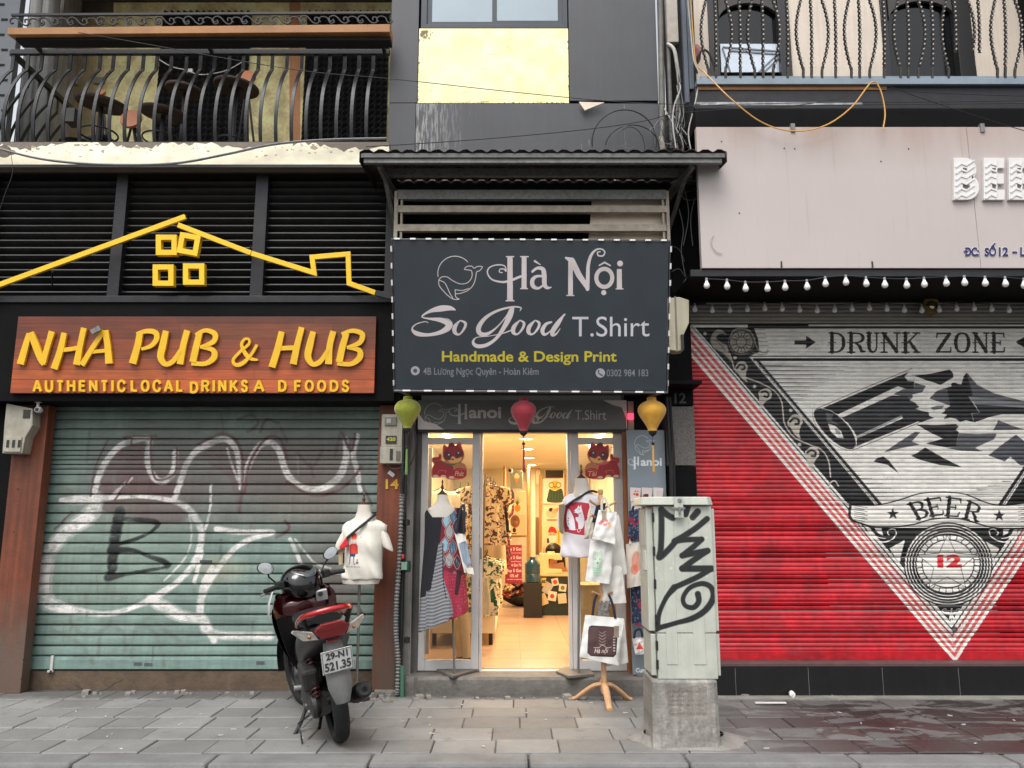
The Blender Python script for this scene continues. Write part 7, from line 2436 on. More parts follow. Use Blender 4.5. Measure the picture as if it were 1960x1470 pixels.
MB().add([(p.x,p.y,ZST+.001) for p in pf]+[(p.x,p.y,ZST+.022) for p in pf],[(4,3,2,1,0),(5,6,7,8,9)]+[(i,(i+1)%5,5+(i+1)%5,5+i) for i in range(5)]).build('base_plate',mat('grey_foot',(.5,.5,.5)),rm,bevel=.003)
sb=thing('shoulder_bag','narrow buff shoulder bag with a black strap across the white T-shirt','bag',at(1074,1010,6.82))
MB().tube([at(x,y,YR1_+dy) for x,y,dy in smooth_pts([(1142,942,-.02),(1130,940,-.055),(1112,950,-.095),(1095,960,-.11),(1082,970,-.11)],4)],.014,8,flat=.7).build('strap',K['black_cable'],sb,smooth=True)
MB().pprism([(1070,966),(1081,964),(1078,1023),(1071,1018)],6.80,.05).build('pouch',mat('olive_buff',(.50,.45,.36),.8,var=.1),sb,bevel=.006)

# --- wooden coat stand with bags
YCS=6.62
pine=mat('pine_wood',(.74,.58,.43),.5,var=.12,vs=12,streak=.1,bump=.05)
cs=thing('coat_stand','light wooden coat stand with splayed feet, covered in white cloth bags','coat stand',(at(1157,1345,YCS).x,YCS,0))
pxx=at(1155,1250,YCS).x
ztp=at(1155,936,YCS).z
MB().lathe([(.0,ztp),(.02,ztp-.006),(.024,ztp-.03),(.015,ztp-.05),(.024,ztp-.07),(.017,ztp-.1),(.026,ztp-.13),(.018,ztp-.17),(.021,ztp-.3),(.021,.22),(.026,.16),(.03,.10),(.02,.07),(0,.07)],(pxx,YCS,0),18).build('post',pine,cs,smooth=True)
for (fx,fy) in ((1096,1340),(1208,1341),(1168,1363),(1150,1312)):
 f=atz(fx,fy,.0)
 d=Vector((f.x-pxx,f.y-YCS,0))
 P=[Vector((pxx,YCS,.14))+d*.06,Vector((pxx,YCS,.125))+d*.3,Vector((pxx,YCS,.075))+d*.6,Vector((pxx,YCS,.02))+d*.88,Vector((pxx,YCS,.012))+d]
 P=[Vector(q) for q in smooth_pts([tuple(q) for q in P],4)]
 MB().tube(P,[.028-.010*abs(i/(len(P)-1)-.35) for i in range(len(P))],10,flat=.75).build('foot',pine,cs,smooth=True)
for (hx,hy,dy) in ((1128,958,-.05),(1179,961,-.03),(1131,985,-.10),(1176,990,.05)):
 p1=at(hx,hy,YCS+dy); p0=Vector((pxx,YCS,at(1155,hy+14,YCS).z))
 MB().tube([p0,p0.lerp(p1,.8),p1],[.011,.010,.013],10).build('peg',pine,cs,smooth=True)
for (hx,hy) in ((1134,1133),(1172,1132)):
 p1=at(hx,hy,YCS-.04); p0=Vector((pxx,YCS,at(1155,hy+8,YCS).z))
 MB().tube([p0,p1],.010,10).build('peg',pine,cs,smooth=True)
canv=mat('white_canvas',(.82,.81,.78),.9,var=.04,bump=.8,bs=9)
G1='white bags on the coat stand'
tote('tote_bag','plain white canvas bag at the back of the coat stand, sticking out on the right',[(1150,985),(1185,985),(1202,1098),(1160,1108)],YCS+.05,.03,canv,G1)
tote('tote_bag','lowest plain white cloth hanging behind the bear bag, straight hem',[(1150,1085),(1190,1082),(1199,1154),(1149,1156)],YCS-.01,.03,canv,G1)
tote('tote_bag','crumpled pale bag bulging at the left of the coat stand pegs',[(1124,990),(1140,985),(1142,1030),(1118,1032)],YCS-.02,.04,mat('pale_canvas',(.76,.73,.68),.9,bump=.2,bs=60),G1,straps=[[(1126,990),(1130,975),(1134,968)]])
bcv=Canvas((1110,1035,1190,1125),YCS-.07,800,(.86,.85,.83))
bcv.tf=zt(1040,860,2.828)
BE=(.70,.78,.70)
bcv.poly([(268,560),(275,548),(285,556),(302,556),(312,546),(318,560),(318,610),(312,680),(270,682),(264,620)],BE,.8,True)
bcv.disc(280,595,2.5,(.2,.2,.2)); bcv.disc(304,595,2.5,(.2,.2,.2)); bcv.disc(292,615,4.5,(.2,.2,.2),1,3.5)
for k in range(3): bcv.stroke([(268,640+k*12),(290,645+k*12),(312,638+k*12)],4,(.45,.65,.55),.8)
tote('tote_bag','white tote with a pale green bear print in the middle of the coat stand',[(1130,1035),(1176,1030),(1168,1118),(1120,1112)],YCS-.07,.03,bcv.material('bear_print',r=.85,bump=.7,bs=9),G1)
fc_=Canvas((1125,965,1190,1045),YCS-.12,800,(.87,.86,.84))
fc_.tf=zt(1040,860,2.828)
for (x_,y_,c_) in ((318,392,(.85,.35,.45)),(332,408,(.88,.45,.50)),(348,400,(.90,.62,.40)),(338,385,(.86,.40,.48)),(360,412,(.92,.75,.55)),(308,402,(.88,.5,.5))):
 fc_.disc(x_,y_,11,c_,.85,8)
fc_.rect(316,334,342,385,(.62,.56,.48),1)
tote('tote_bag','white bag with pink flowers and a brown tag, topmost on the coat stand',[(1146,976),(1181,980),(1177,1042),(1133,1030)],YCS-.12,.03,fc_.material('flower_print',r=.85,bump=.7,bs=9),G1,straps=[[(1152,978),(1152,960),(1156,952)],[(1170,980),(1162,962),(1158,952)]])
tote('sling_bag','black cloth bag bunched at the top of the coat stand',[(1141,968),(1160,962),(1152,1002),(1133,1000)],YCS-.06,.03,mat('navy_cloth',(.10,.11,.15),.85,bump=.3,bs=30),None)
hn=Canvas((1104,1170,1210,1280),YCS-.08,900,(.86,.86,.84))
hn.tf=zt(1040,860,2.828)
hn.poly([(248,958),(262,952),(380,960),(400,966),(402,990),(392,1110),(378,1124),(255,1118),(238,1100),(242,980)],(.22,.16,.17),1)
for i in range(30):
 x_=246+i*4.6
 if x_<376: hn.stroke([(x_,962),(x_+(x_-315)*.10,1040),(x_+(x_-315)*.14,1112)],1.3,(.60,.45,.42),.75)
for k in range(5): hn.stroke([(300,985+k*16),(318,995+k*16),(336,985+k*16)],2.6,(.75,.65,.60),.8)
hn.stroke([(272,1072),(300,1070),(318,1055),(340,1072),(366,1070)],3,(.82,.74,.68),.9)
for k in range(6): hn.rect(376,1010+k*15,388,1018+k*15,(.75,.68,.62),.9)
hn.text('Hà nội',274,1074,350,1108,(.82,.74,.70),bold=.02,shear=.3)
hn.rect(380,955,408,1018,(.55,.49,.42),1)
tote('tote_bag','big white tote with a dark square Hà nội print low on the coat stand',[(1120,1177),(1194,1184),(1184,1274),(1109,1257)],YCS-.08,.035,hn.material('hanoi_tote_print',r=.85,bump=.6,bs=8),G1,
  straps=[[(1134,1178),(1138,1150),(1143,1138)],[(1178,1184),(1172,1155),(1165,1138)]],strapm='navy_strap')
tote('tote_bag','white bag edge behind the big Hà nội tote on its right',[(1150,1184),(1195,1186),(1203,1268),(1160,1276)],YCS-.0,.03,canv,G1)
tote('scarf','bunched grey patterned scarves between the upper bags and the Hà nội tote',[(1146,1150),(1168,1150),(1166,1190),(1140,1188)],YCS-.02,.03,mat('grey_scarf',(.45,.43,.42),.9,var=.5,vs=40,bump=.4,bs=30),None)

# --- things hung on the Hanoi banner
YHB=6.86
def card(px0,py0,px1,py1,label,draw):
 cc=Canvas((px0,py0,px1,py1),YHB,900,(.86,.80,.78))
 draw(cc)
 m_=cc.material('card_print_%d'%px0,r=.8,var=.02)
 o=MB().pprism([(px0,py0),(px1,py0+1),(px1-2,py1),(px0+1,py1+1)],YHB,.012).build('printed_cloth',m_,bevel=.002)
 tag(o,label,'cloth','small printed cloths on the Hanoi banner')
z6b=zt(1190,740,6.68)
def d1(c):
 c.tf=z6b
 c.disc(160,1375,14,(.80,.35,.25)); c.disc(195,1380,20,(.82,.28,.20)); c.disc(175,1340,12,(.80,.45,.35)); c.disc(205,1340,8,(.8,.3,.3))
def d3(c):
 c.tf=z6b
 for k in range(5): c.rect(445,1335+k*14,510,1338+k*14,(.6,.55,.55))
card(1206,933,1227,959,'small pinkish cloth with a red cat print at the left of the Hanoi banner',d1)
card(1228,933,1249,962,'small white cloth in the middle of the Hanoi banner, behind a brown knob',lambda c: c.disc(1234,950,4,(.8,.2,.2)))
card(1250,933,1270,952,'small white cloth with fine print at the right of the Hanoi banner',d3)
card(1208,961,1228,990,'second plain pinkish cloth below the red cat cloth on the banner',lambda c: None)
kn=thing('hat_stand','dark brown wooden hat stand top poking up behind the power cabinet','hat stand',at(1236,990,6.2))
c=at(1237,945,6.2)
MB().lathe([(0,.0),(.018,-.004),(.015,-.04),(.012,-.07),(.03,-.085),(.033,-.1),(.02,-.16),(.018,-1.4)],c,14).build('post',dwood,kn,smooth=True)
MB().tube([at(1235,975,6.2),at(1226,985,6.15)],.02,10).build('peg',dwood,kn,smooth=True)
pat=mat('folk_pattern',(.14,.17,.26),.9,var=.4,vs=30,bump=.3,bs=40)
def folk(N,L,pos,src):
 v=N.new('ShaderNodeTexVoronoi'); v.inputs['Scale'].default_value=42; L.new(pos,v.inputs['Vector'])
 c=mixcol(N,L,mapr(N,L,v.outputs['Distance'],.25,.4,.8,0),src,lin((.35,.50,.60)))
 n=noise(N,L,pos,11,3)
 return mixcol(N,L,mapr(N,L,n,.56,.60),c,lin((.55,.12,.25)))
tint(pat,folk)
bpk=tote('backpack','dark folk-patterned backpack hung beside the power cabinet',[(1204,978),(1226,972),(1228,1035),(1202,1036)],6.80,.05,pat,straps=[[(1210,980),(1214,965),(1222,958)]],strapm='navy_strap')
tt=Canvas((1195,1030,1240,1130),6.80,700,(.82,.79,.74))
tt.disc(1218,1075,9,(.82,.5,.40),.7,20); tt.disc(1214,1090,7,(.85,.4,.3),.6,10)
tote('tote_bag','cream tote with an orange-red print hanging left of the power cabinet',[(1198,1042),(1226,1036),(1228,1120),(1200,1126)],6.80,.03,tt.material('orange_print',r=.85,bump=.08,bs=80),None,straps=[[(1206,1042),(1210,1020),(1216,1010)]])
tote('folk_cloth','dark blue folk-patterned cloth hanging low on the Hanoi banner',[(1207,1122),(1234,1122),(1236,1200),(1210,1194)],6.86,.025,pat,None)
t3c=Canvas((1205,1215,1245,1262),6.84,900,(.83,.82,.80))
t3c.poly([(1223,1228),(1232,1243),(1218,1242)],(.80,.30,.25))
tote('tote_bag','little white tote with a red triangle print low on the Hanoi banner',[(1210,1222),(1240,1218),(1240,1250),(1216,1254)],6.84,.018,t3c.material('triangle_print',r=.85),None,straps=[[(1214,1222),(1216,1208),(1226,1205),(1230,1220)]],strapm='navy_strap')

# --- lucky cats stuck on the glass
def cat(flip,cx,label,word,scarf):
 Yc=7.10
 c=Canvas((cx-40,840,cx+40,925),Yc,1400,(.60,.10,.13))
 z_=zt(780,820,6.125)
 f=-1 if flip else 1
 mid=860
 def tf(x,y):
  a_,b_=z_(x,y)
  return (cx+f*(a_-mid),b_)
 c.tf=tf
 R_=(.62,.07,.10); D_=(.42,.05,.08); O_=(.80,.42,.30); Yl=(.90,.68,.36)
 out=[(415,205),(435,192),(470,215),(490,175),(515,165),(545,178),(565,200),(600,162),(622,170),(640,230),(662,280),(665,330),(640,380),(625,400),(665,415),(690,455),(692,520),(680,570),(600,595),(480,598),(450,575),(380,575),(300,578),(282,555),(285,470),(310,420),(288,390),(290,345),(330,335),(362,330),(365,305),(385,298),(400,315),(400,350),(398,375),(440,385),(415,330),(410,270)]
 c.poly(out,O_)
 c.poly([(300,350),(360,342),(375,310),(392,312),(392,350),(370,372),(400,380),(430,400),(530,440),(535,560),(470,585),(450,560),(380,560),(300,560),(295,480),(318,420),(300,385)],R_,1,True)
 c.stroke([(310,385),(345,375),(360,370)],6,O_); c.stroke([(380,490),(450,500),(440,520)],7,O_); c.stroke([(370,490),(355,530)],5,O_)
 c.poly([(422,215),(440,205),(470,235),(425,265)],(.70,.22,.20)); c.poly([(575,210),(600,178),(618,185),(630,235)],(.70,.22,.20))
 c.disc(538,300,118,R_,1,100)
 c.poly([(440,350),(490,365),(520,330),(545,330),(575,355),(635,330),(620,380),(560,405),(500,400)],Yl,1,True)
 c.disc(515,195,42,(.50,.06,.09),1,26)
 c.poly([(418,330),(450,372),(500,370),(520,335),(500,285),(440,280)],D_,.8,True); c.poly([(560,335),(600,345),(650,320),(655,280),(610,265),(570,290)],D_,.8,True)
 for ex,ey in ((480,313),(592,292)):
  c.disc(ex,ey,32,(.22,.20,.28),1,22); c.disc(ex+4,ey-4,9,(.92,.88,.85))
 c.poly([(505,345),(528,330),(550,345),(530,358)],(.90,.62,.58),1,True); c.disc(530,364,14,(.35,.12,.08),1,10)
 c.stroke([(400,372),(440,410),(520,425),(600,410),(620,398)],16,scarf)
 c.disc(612,445,62,(.72,.45,.26),1,42)
 c.poly([(530,480),(600,465),(680,480),(690,530),(660,575),(600,585),(545,570),(528,530)],R_,1,True)
 c.stroke([(535,475),(580,490),(640,480),(675,495)],6,O_)
 c.tf=lambda x,y: (x,y)
 bx_=[tf(x,y)[0] for x in (553,660) for y in (500,)]
 c.text(word,min(bx_),z_(0,500)[1],max(bx_),z_(0,560)[1],(.86,.62,.45),bold=.02,shear=.2)
 c.tf=tf
 for x_,y_ in ((330,560),(420,562),(515,575)):
  c.disc(x_,y_,32,(.85,.70,.62),1,16)
 pts=smooth_pts([*out,out[0]],2)[:-1]
 P=[tf(x,y) for x,y in pts]
 pr_=[at(x,y,Yc) for x,y in P]
 o=MB().prism([(p.x,p.z) for p in pr_],Yc,Yc+.005).build('cat_decoration',c.material('cat_print_'+word,r=.45,var=.03))
 tag(o,label,'decoration','red card cats on the shopfront glass')
cat(False,860,'red and gold card cat with a green collar on the left window pane','Phát',(.20,.38,.18))
cat(True,1153,'red and gold card cat with a pink collar on the right window pane','Tài',(.75,.30,.32))
# ================================================================== inside the shop
def Zf(y,Y,x=980): return at(x,y,Y).z
bamb=mat('bamboo',(.72,.55,.30),.45,var=.12,vs=20,streak=.15)
def bamboo(px_,y0_,y1_,Y,label,r_=.022):
 a_=at(px_,y0_,Y); b_=at(px_,y1_,Y)
 n_=40
 pts,rad=[],[]
 for i in range(n_+1):
  t=i/n_
  pts.append(a_.lerp(b_,t)); rad.append(r_*(1.12 if i%8==0 else 1))
 return tag(MB().tube(pts,rad,10).build('bamboo_pole',bamb,smooth=True),label,'bamboo pole','bamboo poles at the back of the shop')
bamboo(966,893,960,12.6,'bamboo pole left of the ice-cream cloth')
bamboo(1011,893,1135,12.6,'bamboo pole right of the pineapple cloth')
bamboo(1034,908,1058,12.2,'bamboo pole left of the owl cloth')
bamboo(1081,908,1058,12.2,'bamboo pole right of the owl cloth, by the doorway edge')
tag(MB().bar(at(968,1027,12.6),at(1010,1026,12.6),.03,.03).build('bamboo_bar',bamb),'horizontal bamboo bar under the hot-air balloon cloth','bamboo pole')
def hang(px0,py0,px1,py1,Y,bg,label,draw,nm='printed_bag',cat_='bag',grp='printed bags hanging at the back of the shop'):
 cc=Canvas((px0,py0,px1,py1),Y,420,bg)
 cc.tf=lambda x,y: (x,y)
 draw(cc)
 m_=cc.material('print_%d_%d'%(px0,py0),r=.8,var=.03)
 P=[(px0,py0),(px1,py0),(px1,py1),(px0,py1)]
 o=MB().pprism(P,Y,.02).build(nm,m_,bevel=.004)
 return tag(o,label,cat_,grp)
CRM=(.86,.80,.64)
z7b=zt(920,880,6.683)
def ice(c):
 c.tf=z7b
 c.poly([(430,235),(490,235),(462,325)],(.85,.55,.25)); c.disc(462,215,34,(.90,.85,.68),1,28); c.disc(460,190,18,(.92,.88,.75))
hang(977,901,1001,935,12.5,(.56,.58,.52),'grey cloth with an ice-cream cone print at the back of the shop',ice)
def pine_(c):
 c.tf=z7b
 c.disc(470,620,38,(.85,.50,.18),1,46)
 for k in range(7):
  a_=-pi/2+(k-3)*.33
  c.stroke([(468,580,9),(468+55*math.cos(a_),560+95*math.sin(a_)*(1-.06*abs(k-3)),3)],8,(.25,.40,.16),sm=False)
hang(970,940,1005,981,12.5,CRM,'cream cloth with a pineapple print',pine_)
def ball(c):
 c.tf=z7b
 c.disc(440,790,60,(.50,.30,.16),1,80); c.disc(430,760,22,(.35,.30,.30)); c.disc(462,800,20,(.65,.40,.18)); c.disc(420,830,14,(.25,.3,.3))
 c.disc(430,900,22,(.14,.14,.14),1,30); c.rect(400,940,460,952,(.2,.17,.12))
hang(972,984,1006,1025,12.5,(.80,.72,.56),'beige cloth with a hot-air balloon print',ball)
def owl(c):
 c.tf=z7b
 c.disc(950,330,70,(.90,.72,.30),1,60); c.ring(905,325,32,7,(.30,.16,.08)); c.ring(995,325,32,7,(.30,.16,.08)); c.disc(905,328,20,(.92,.85,.6)); c.disc(995,328,20,(.92,.85,.6)); c.disc(950,350,14,(.75,.35,.12))
 c.poly([(880,370),(950,400),(1030,370),(1055,440),(1050,540),(860,540),(858,460)],(.22,.30,.20),1,True)
 for k in range(5):
  c.stroke([(880+k*38,400),(880+k*38,530)],4,(.32,.42,.30),.8); c.stroke([(865,410+k*28),(1050,410+k*28)],4,(.15,.2,.15),.6)
hang(1039,916,1080,964,12.15,(.88,.87,.80),'white cloth print of an owl in round glasses and a green coat',owl)
def dog(c):
 c.tf=z7b
 c.disc(910,690,70,(.62,.66,.55),.8,60); c.disc(900,640,28,(.18,.14,.12),1,24); c.disc(940,660,30,(.80,.62,.42),1,34); c.disc(980,640,24,(.70,.50,.32)); c.rect(850,762,990,780,(.72,.28,.14))
hang(1039,966,1080,1003,12.15,(.86,.80,.66),'cream cloth with a dog in a bath tub print',dog)
def gnome(c):
 c.tf=z7b
 c.poly([(860,930),(880,870),(915,855),(955,880),(970,940)],(.70,.16,.16),1,True); c.disc(912,960,48,(.86,.66,.50),1,34); c.poly([(865,975),(960,975),(950,1040),(880,1040)],(.88,.84,.76),1,True)
 c.disc(890,955,7,(.2,.15,.2)); c.disc(935,955,7,(.2,.15,.2)); c.poly([(845,1010),(870,1000),(880,1060),(850,1070)],(.16,.22,.35)); c.rect(985,900,1010,1080,(.80,.62,.15))
hang(1037,1006,1080,1052,12.15,(.86,.78,.60),'cream cloth with a bearded gnome in a red hat print',gnome)
def buy(c):
 c.tf=lambda x,y: (x,y)
 for body,y0_,y1_ in (('Buy 3 Get',1048,1056),('5% off second product',1057.6,1060),('Buy 2 Get',1064,1072),('7% Allround Discount',1073.6,1076),('Buy 4 Get 7%',1079,1086),('Buy 5 Get',1089,1097),('10% off',1099,1105),('Last three on selected',1107.5,1110)):
  w_={'10% off': 16}.get(body,28)
  c.text(body,984-w_/2,y0_,984+w_/2,y1_,(.90,.80,.82),bold=.02)
hang(967,1043,999,1117,10.6,(.52,.13,.21),'dark pink discount poster beginning Buy 3 Get, low at the back of the shop',buy,'discount_poster','poster',None)
# back door strip and screen wall
tag(MB().box(at(1016,1000,13.4).x,at(1025,1000,13.4).x,13.35,13.55,zF,zC).build('door_post',wallw),'pale door post at the back wall between the two bamboo frames','post')
tag(MB().pbox(1025,990,1033,1062,12.9,.05).build('brown_panel',mat('brown_panel',(.45,.33,.20),.6)),'narrow brown panel left of the gnome print','panel')
tag(MB().pbox(1026,896,1034,926,12.9,.05).build('brown_panel',MATS['brown_panel']),'short brown panel near the ceiling, left of the owl print','panel')
tag(MB().pbox(1044,900,1078,914,12.5,.1).build('dark_shelf',mat('dark_shelf',(.14,.09,.06),.6)),'dark shelf edge above the owl print','shelf')
cmx=thing('security_camera','tiny white wall camera beside the ice-cream cloth','camera',at(976,902,12.4))
c=at(976,901,12.4)
MB().lathe([(.0,-.05),(.035,-.04),(.045,0),(.02,.04)],c,14,'y').build('body',K['alu'],cmx,smooth=True)
MB().lathe([(.0,-.062),(.022,-.056),(.026,-.04)],c,14,'y').build('lens',K['black_cable'],cmx,smooth=True)
# clothes rails with garments on the left wall
railm=mat('rail_metal',(.45,.42,.38),.3,.7)
rk=thing('clothes_rail','metal clothes rail along the left wall of the shop','clothes rail',(-.6,9.5,zF))
zr_u,zr_l=1.86,1.10
MB().tube([(-.27,8.0,zr_u),(-.27,11.4,zr_u)],.013,8).build('rail',railm,rk,smooth=True)
MB().tube([(-.31,8.0,zr_l),(-.31,11.2,zr_l)],.013,8).build('rail',railm,rk,smooth=True)
for y_ in (8.0,11.4):
 MB().tube([(-.27,y_,zr_u),(-.31,y_,zF)],.013,8).build('upright',railm,rk,smooth=True)
def fabric(name,base,c2,c3,sc_=14,th=.52):
 m_=mat(name,base,.85,var=.1,vs=8,bump=.2,bs=20)
 def f(N,L,pos,src):
  n1=noise(N,L,pos,sc_,2,.5,None,1.2)
  c=mixcol(N,L,mapr(N,L,n1,th,th+.03),src,lin(c2))
  n2=noise(N,L,pos,sc_*1.7,2,.5,None,2.0)
  return mixcol(N,L,mapr(N,L,n2,.60,.63),c,lin(c3))
 return tint(m_,f)
fabs=[fabric('fabric_ochre_leaf',(.80,.70,.54),(.24,.15,.10),(.60,.36,.18),20),fabric('fabric_black_red',(.10,.07,.08),(.50,.10,.12),(.75,.55,.45)),mat('fabric_beige',(.70,.62,.50),.85,bump=.2,bs=20),
  fabric('fabric_yellow',(.85,.65,.15),(.80,.40,.15),(.92,.85,.7)),mat('fabric_white',(.86,.82,.74),.85,bump=.2,bs=20),fabric('fabric_navy_flower',(.12,.12,.20),(.60,.20,.20),(.80,.7,.5)),
  fabric('fabric_green_leaf',(.85,.80,.66),(.15,.35,.22),(.10,.12,.10)),fabric('fabric_mono',(.85,.82,.75),(.12,.11,.12),(.5,.35,.2),20),fabric('fabric_wine',(.32,.08,.12),(.55,.2,.22),(.15,.05,.08)),mat('fabric_black',(.07,.065,.07),.85,bump=.2,bs=20)]
names=['ochre leaf-print','black and red','beige','yellow','white','navy flowered','green leaf-print','black and white','wine red','black']
def garment(x,y,z,w,h,mt,seed,label,grp,turn=0.5,slv=True):
 """a hung shirt: shoulders, body and sleeves as one draped cloth, on a hanger"""
 rr_=random.Random(seed)
 ph=rr_.uniform(0,6)
 prof=[(0,.10),(.03,.22),(.07,.80),(.12,1.0),(.30,.98),(.38,.72),(.6,.74),(.85,.80),(1,.84)] if slv else [(0,.12),(.05,.5),(.10,.62),(.4,.60),(1,.78)]
 R_=[]
 ca,sa=math.cos(turn),math.sin(turn)
 for t,f in smooth_pts(prof,4):
  ring=[]
  for k in range(28):
   th=2*pi*k/28
   u=math.cos(th)*w/2*f
   v=math.sin(th)*(.035+.012*math.sin(u*60+ph)+.02*t*math.sin(th*5+ph))
   v+=.012*math.sin(u*45+ph)*t
   ring.append((x+u*ca-v*sa,y+u*sa+v*ca,z-h*t))
  R_.append(ring)
 o=thing('hanging_garment',label,'garment',(x,y,z-h),grp)
 MB().rings(R_).build('cloth',mt,o,smooth=True,auto=70)
 MB().tube([(x,y,z+.07),(x+.01,y,z+.05),(x,y,z+.01),(x-w*.3*ca,y-w*.3*sa,z-.05),(x+w*.3*ca,y+w*.3*sa,z-.05),(x,y,z+.01)],.005,5).build('hanger',K['black_cable'],o)
GU,GL_='garments on the upper rail inside the shop','garments on the lower rail inside the shop'
ups=[(8.15,0,.62),(8.32,9,.50),(8.55,1,.62),(8.8,2,.95),(9.05,3,.55),(9.3,7,.6),(9.6,5,.68),(9.95,1,.8),(10.3,8,.95),(10.7,0,.7),(11.1,9,.7)]
ordn=['first','second','third','fourth','fifth','sixth','seventh','eighth','ninth','tenth','eleventh']
for i,(y_,k,h_) in enumerate(ups):
 garment(-.26+.03*(i%3),y_,zr_u-.06,.54,h_,fabs[k],i+3,'%s garment, %s from the door on the upper rail inside the shop'%(names[k],ordn[i]),GU,turn=.35+.12*(i%3))
lows=[(8.05,6,.55),(8.25,7,.50),(8.45,0,.55),(8.7,6,.5),(8.95,1,.5),(9.25,0,.6),(9.55,3,.5),(9.9,7,.6),(10.3,8,.6)]
for i,(y_,k,h_) in enumerate(lows):
 garment(-.30+.03*(i%2),y_,zr_l-.05,.42,h_,fabs[k],i+30,'%s garment, %s from the door on the lower rail inside the shop'%(names[k],ordn[i]),GL_,turn=.3+.15*(i%3))
wb=tote('tote_bag','cream tote with faint print hanging low just inside the doorway on the left',[(922,1105),(936,1105),(941,1176),(920,1178)],7.75,.02,mat('cream_tote',(.84,.76,.60),.85,bump=.2),None)
cbn=thing('low_cabinet','low white cabinet with small black feet under the clothes rails','cabinet',(-.62,9.3,zF))
MB().box(-.86,-.17,8.5,10.8,zF+.12,zF+.50).build('body',wallw,cbn,bevel=.004)
for y_ in (8.55,10.7):
 MB().box(-.24,-.20,y_,y_+.03,zF,zF+.12).build('leg',K['black_cable'],cbn)
 MB().box(-.82,-.78,y_,y_+.03,zF,zF+.12).build('leg',K['black_cable'],cbn)
# right side: counter with sewing machine, notes, fruit, water bottle
YTb=11.2
ct=thing('counter','dark green counter covered in small cards at the right of the shop','counter',(at(1058,1175,YTb).x,YTb,zF))
cxa,cxb=at(1029,1140,YTb).x,at(1092,1140,YTb).x
ztb=Zf(1103,YTb)
MB().box(cxa,cxb,YTb,YTb+.5,zF,ztb).build('body',mat('counter_green',(.10,.16,.14),.5,var=.2),ct,bevel=.004)
MB().box(cxa-.02,cxb,YTb-.02,YTb+.52,ztb,ztb+.03).build('top',mat('counter_top',(.80,.72,.55),.5),ct,bevel=.003)
cards=[((.85,.75,.35),1030,1106,1046,1122,0),((.72,.68,.62),1040,1115,1056,1136,.5),((.85,.82,.76),1056,1107,1069,1121,-.2),((.88,.84,.78),1070,1118,1084,1132,.1),((.84,.74,.55),1033,1136,1047,1158,-.4),((.88,.85,.8),1049,1132,1065,1150,.15),((.84,.76,.66),1068,1136,1084,1155,-.1)]
for i,(c_,x0_,y0_,x1_,y1_,rt) in enumerate(cards):
 cx,cy=(x0_+x1_)/2,(y0_+y1_)/2
 P=[]
 for sx,sy in ((-1,-1),(1,-1),(1,1),(-1,1)):
  dx,dy=sx*(x1_-x0_)/2,sy*(y1_-y0_)/2
  P.append((cx+dx*math.cos(rt)-dy*math.sin(rt),cy+dx*math.sin(rt)+dy*math.cos(rt)))
 MB().pprism(P,YTb-.012-.003*i,.006).build('card',mat('card_%d'%i,c_,.7,var=.05),ct)
 if i in (2,3,5):
  q0=at(cx,cy,YTb-.02-.003*i)
  MB().lathe([(0,-.003),(.03,0),(.03,.004)],(q0.x,YTb-.018-.003*i,q0.z),8,'y').build('card_mark',mat('mark_%d'%i,((.75,.25,.15),(.4,.5,.3),(.35,.2,.12))[(i-2)%3],.7),ct)
MB().text('Yes!',1031,1107,1046,1116,YTb-.016,.003,bold=.02).build('lettering',K['black_cable'],ct)
sm_=thing('sewing_machine','cream sewing machine on the counter at the back right of the shop','sewing machine',(at(1055,1103,YTb).x,YTb+.2,ztb+.03))
smm=mat('sewing_cream',(.86,.76,.56),.35,var=.04)
YSm=YTb+.08
MB().pprism([(1033,1059),(1076,1060),(1076,1072),(1061,1072),(1059,1070),(1050,1070),(1050,1089),(1076,1090),(1076,1097),(1033,1099)],YSm,.18).build('body',smm,sm_,bevel=.01)
MB().pbox(1048,1056,1062,1060,YSm+.02,.1).build('carry_handle',smm,sm_,bevel=.004)
MB().lathe([(.0,-.03),(.05,-.025),(.055,0),(.03,.02)],(at(1035,1075,YSm).x,YSm+.09,at(1035,1075,YSm).z),14,'x').build('hand_wheel',smm,sm_,smooth=True)
# the person bent over the machine: one continuous body, hair and shirt as children
def skin_body(name,nodes,edges,mt,parent,loc=(0,0,0),sub=2):
 me=bpy.data.meshes.new(name)
 me.from_pydata([Vector(n_[:3])-world_of(parent) for n_ in nodes],edges,[])
 o=bpy.data.objects.new(name,me)
 COL.objects.link(o)
 o.parent=parent; WORG[o.name]=world_of(parent)
 s_=o.modifiers.new('skin','SKIN')
 for i,n_ in enumerate(nodes):
  me.skin_vertices[0].data[i].radius=(n_[3],n_[3] if len(n_)<5 else n_[4])
 me.skin_vertices[0].data[0].use_root=True
 b_=o.modifiers.new('sub','SUBSURF'); b_.levels=sub; b_.render_levels=sub
 me.materials.append(mt)
 return o
def _skin_layer(me):
 if not me.skin_vertices:
  bm=bmesh.new(); bm.from_mesh(me); bm.verts.layers.skin.verify(); bm.to_mesh(me); bm.free()
pe=thing('person','dark-haired person with bowed head seated behind the sewing machine','person',(at(1060,1100,11.75).x,11.85,zF))
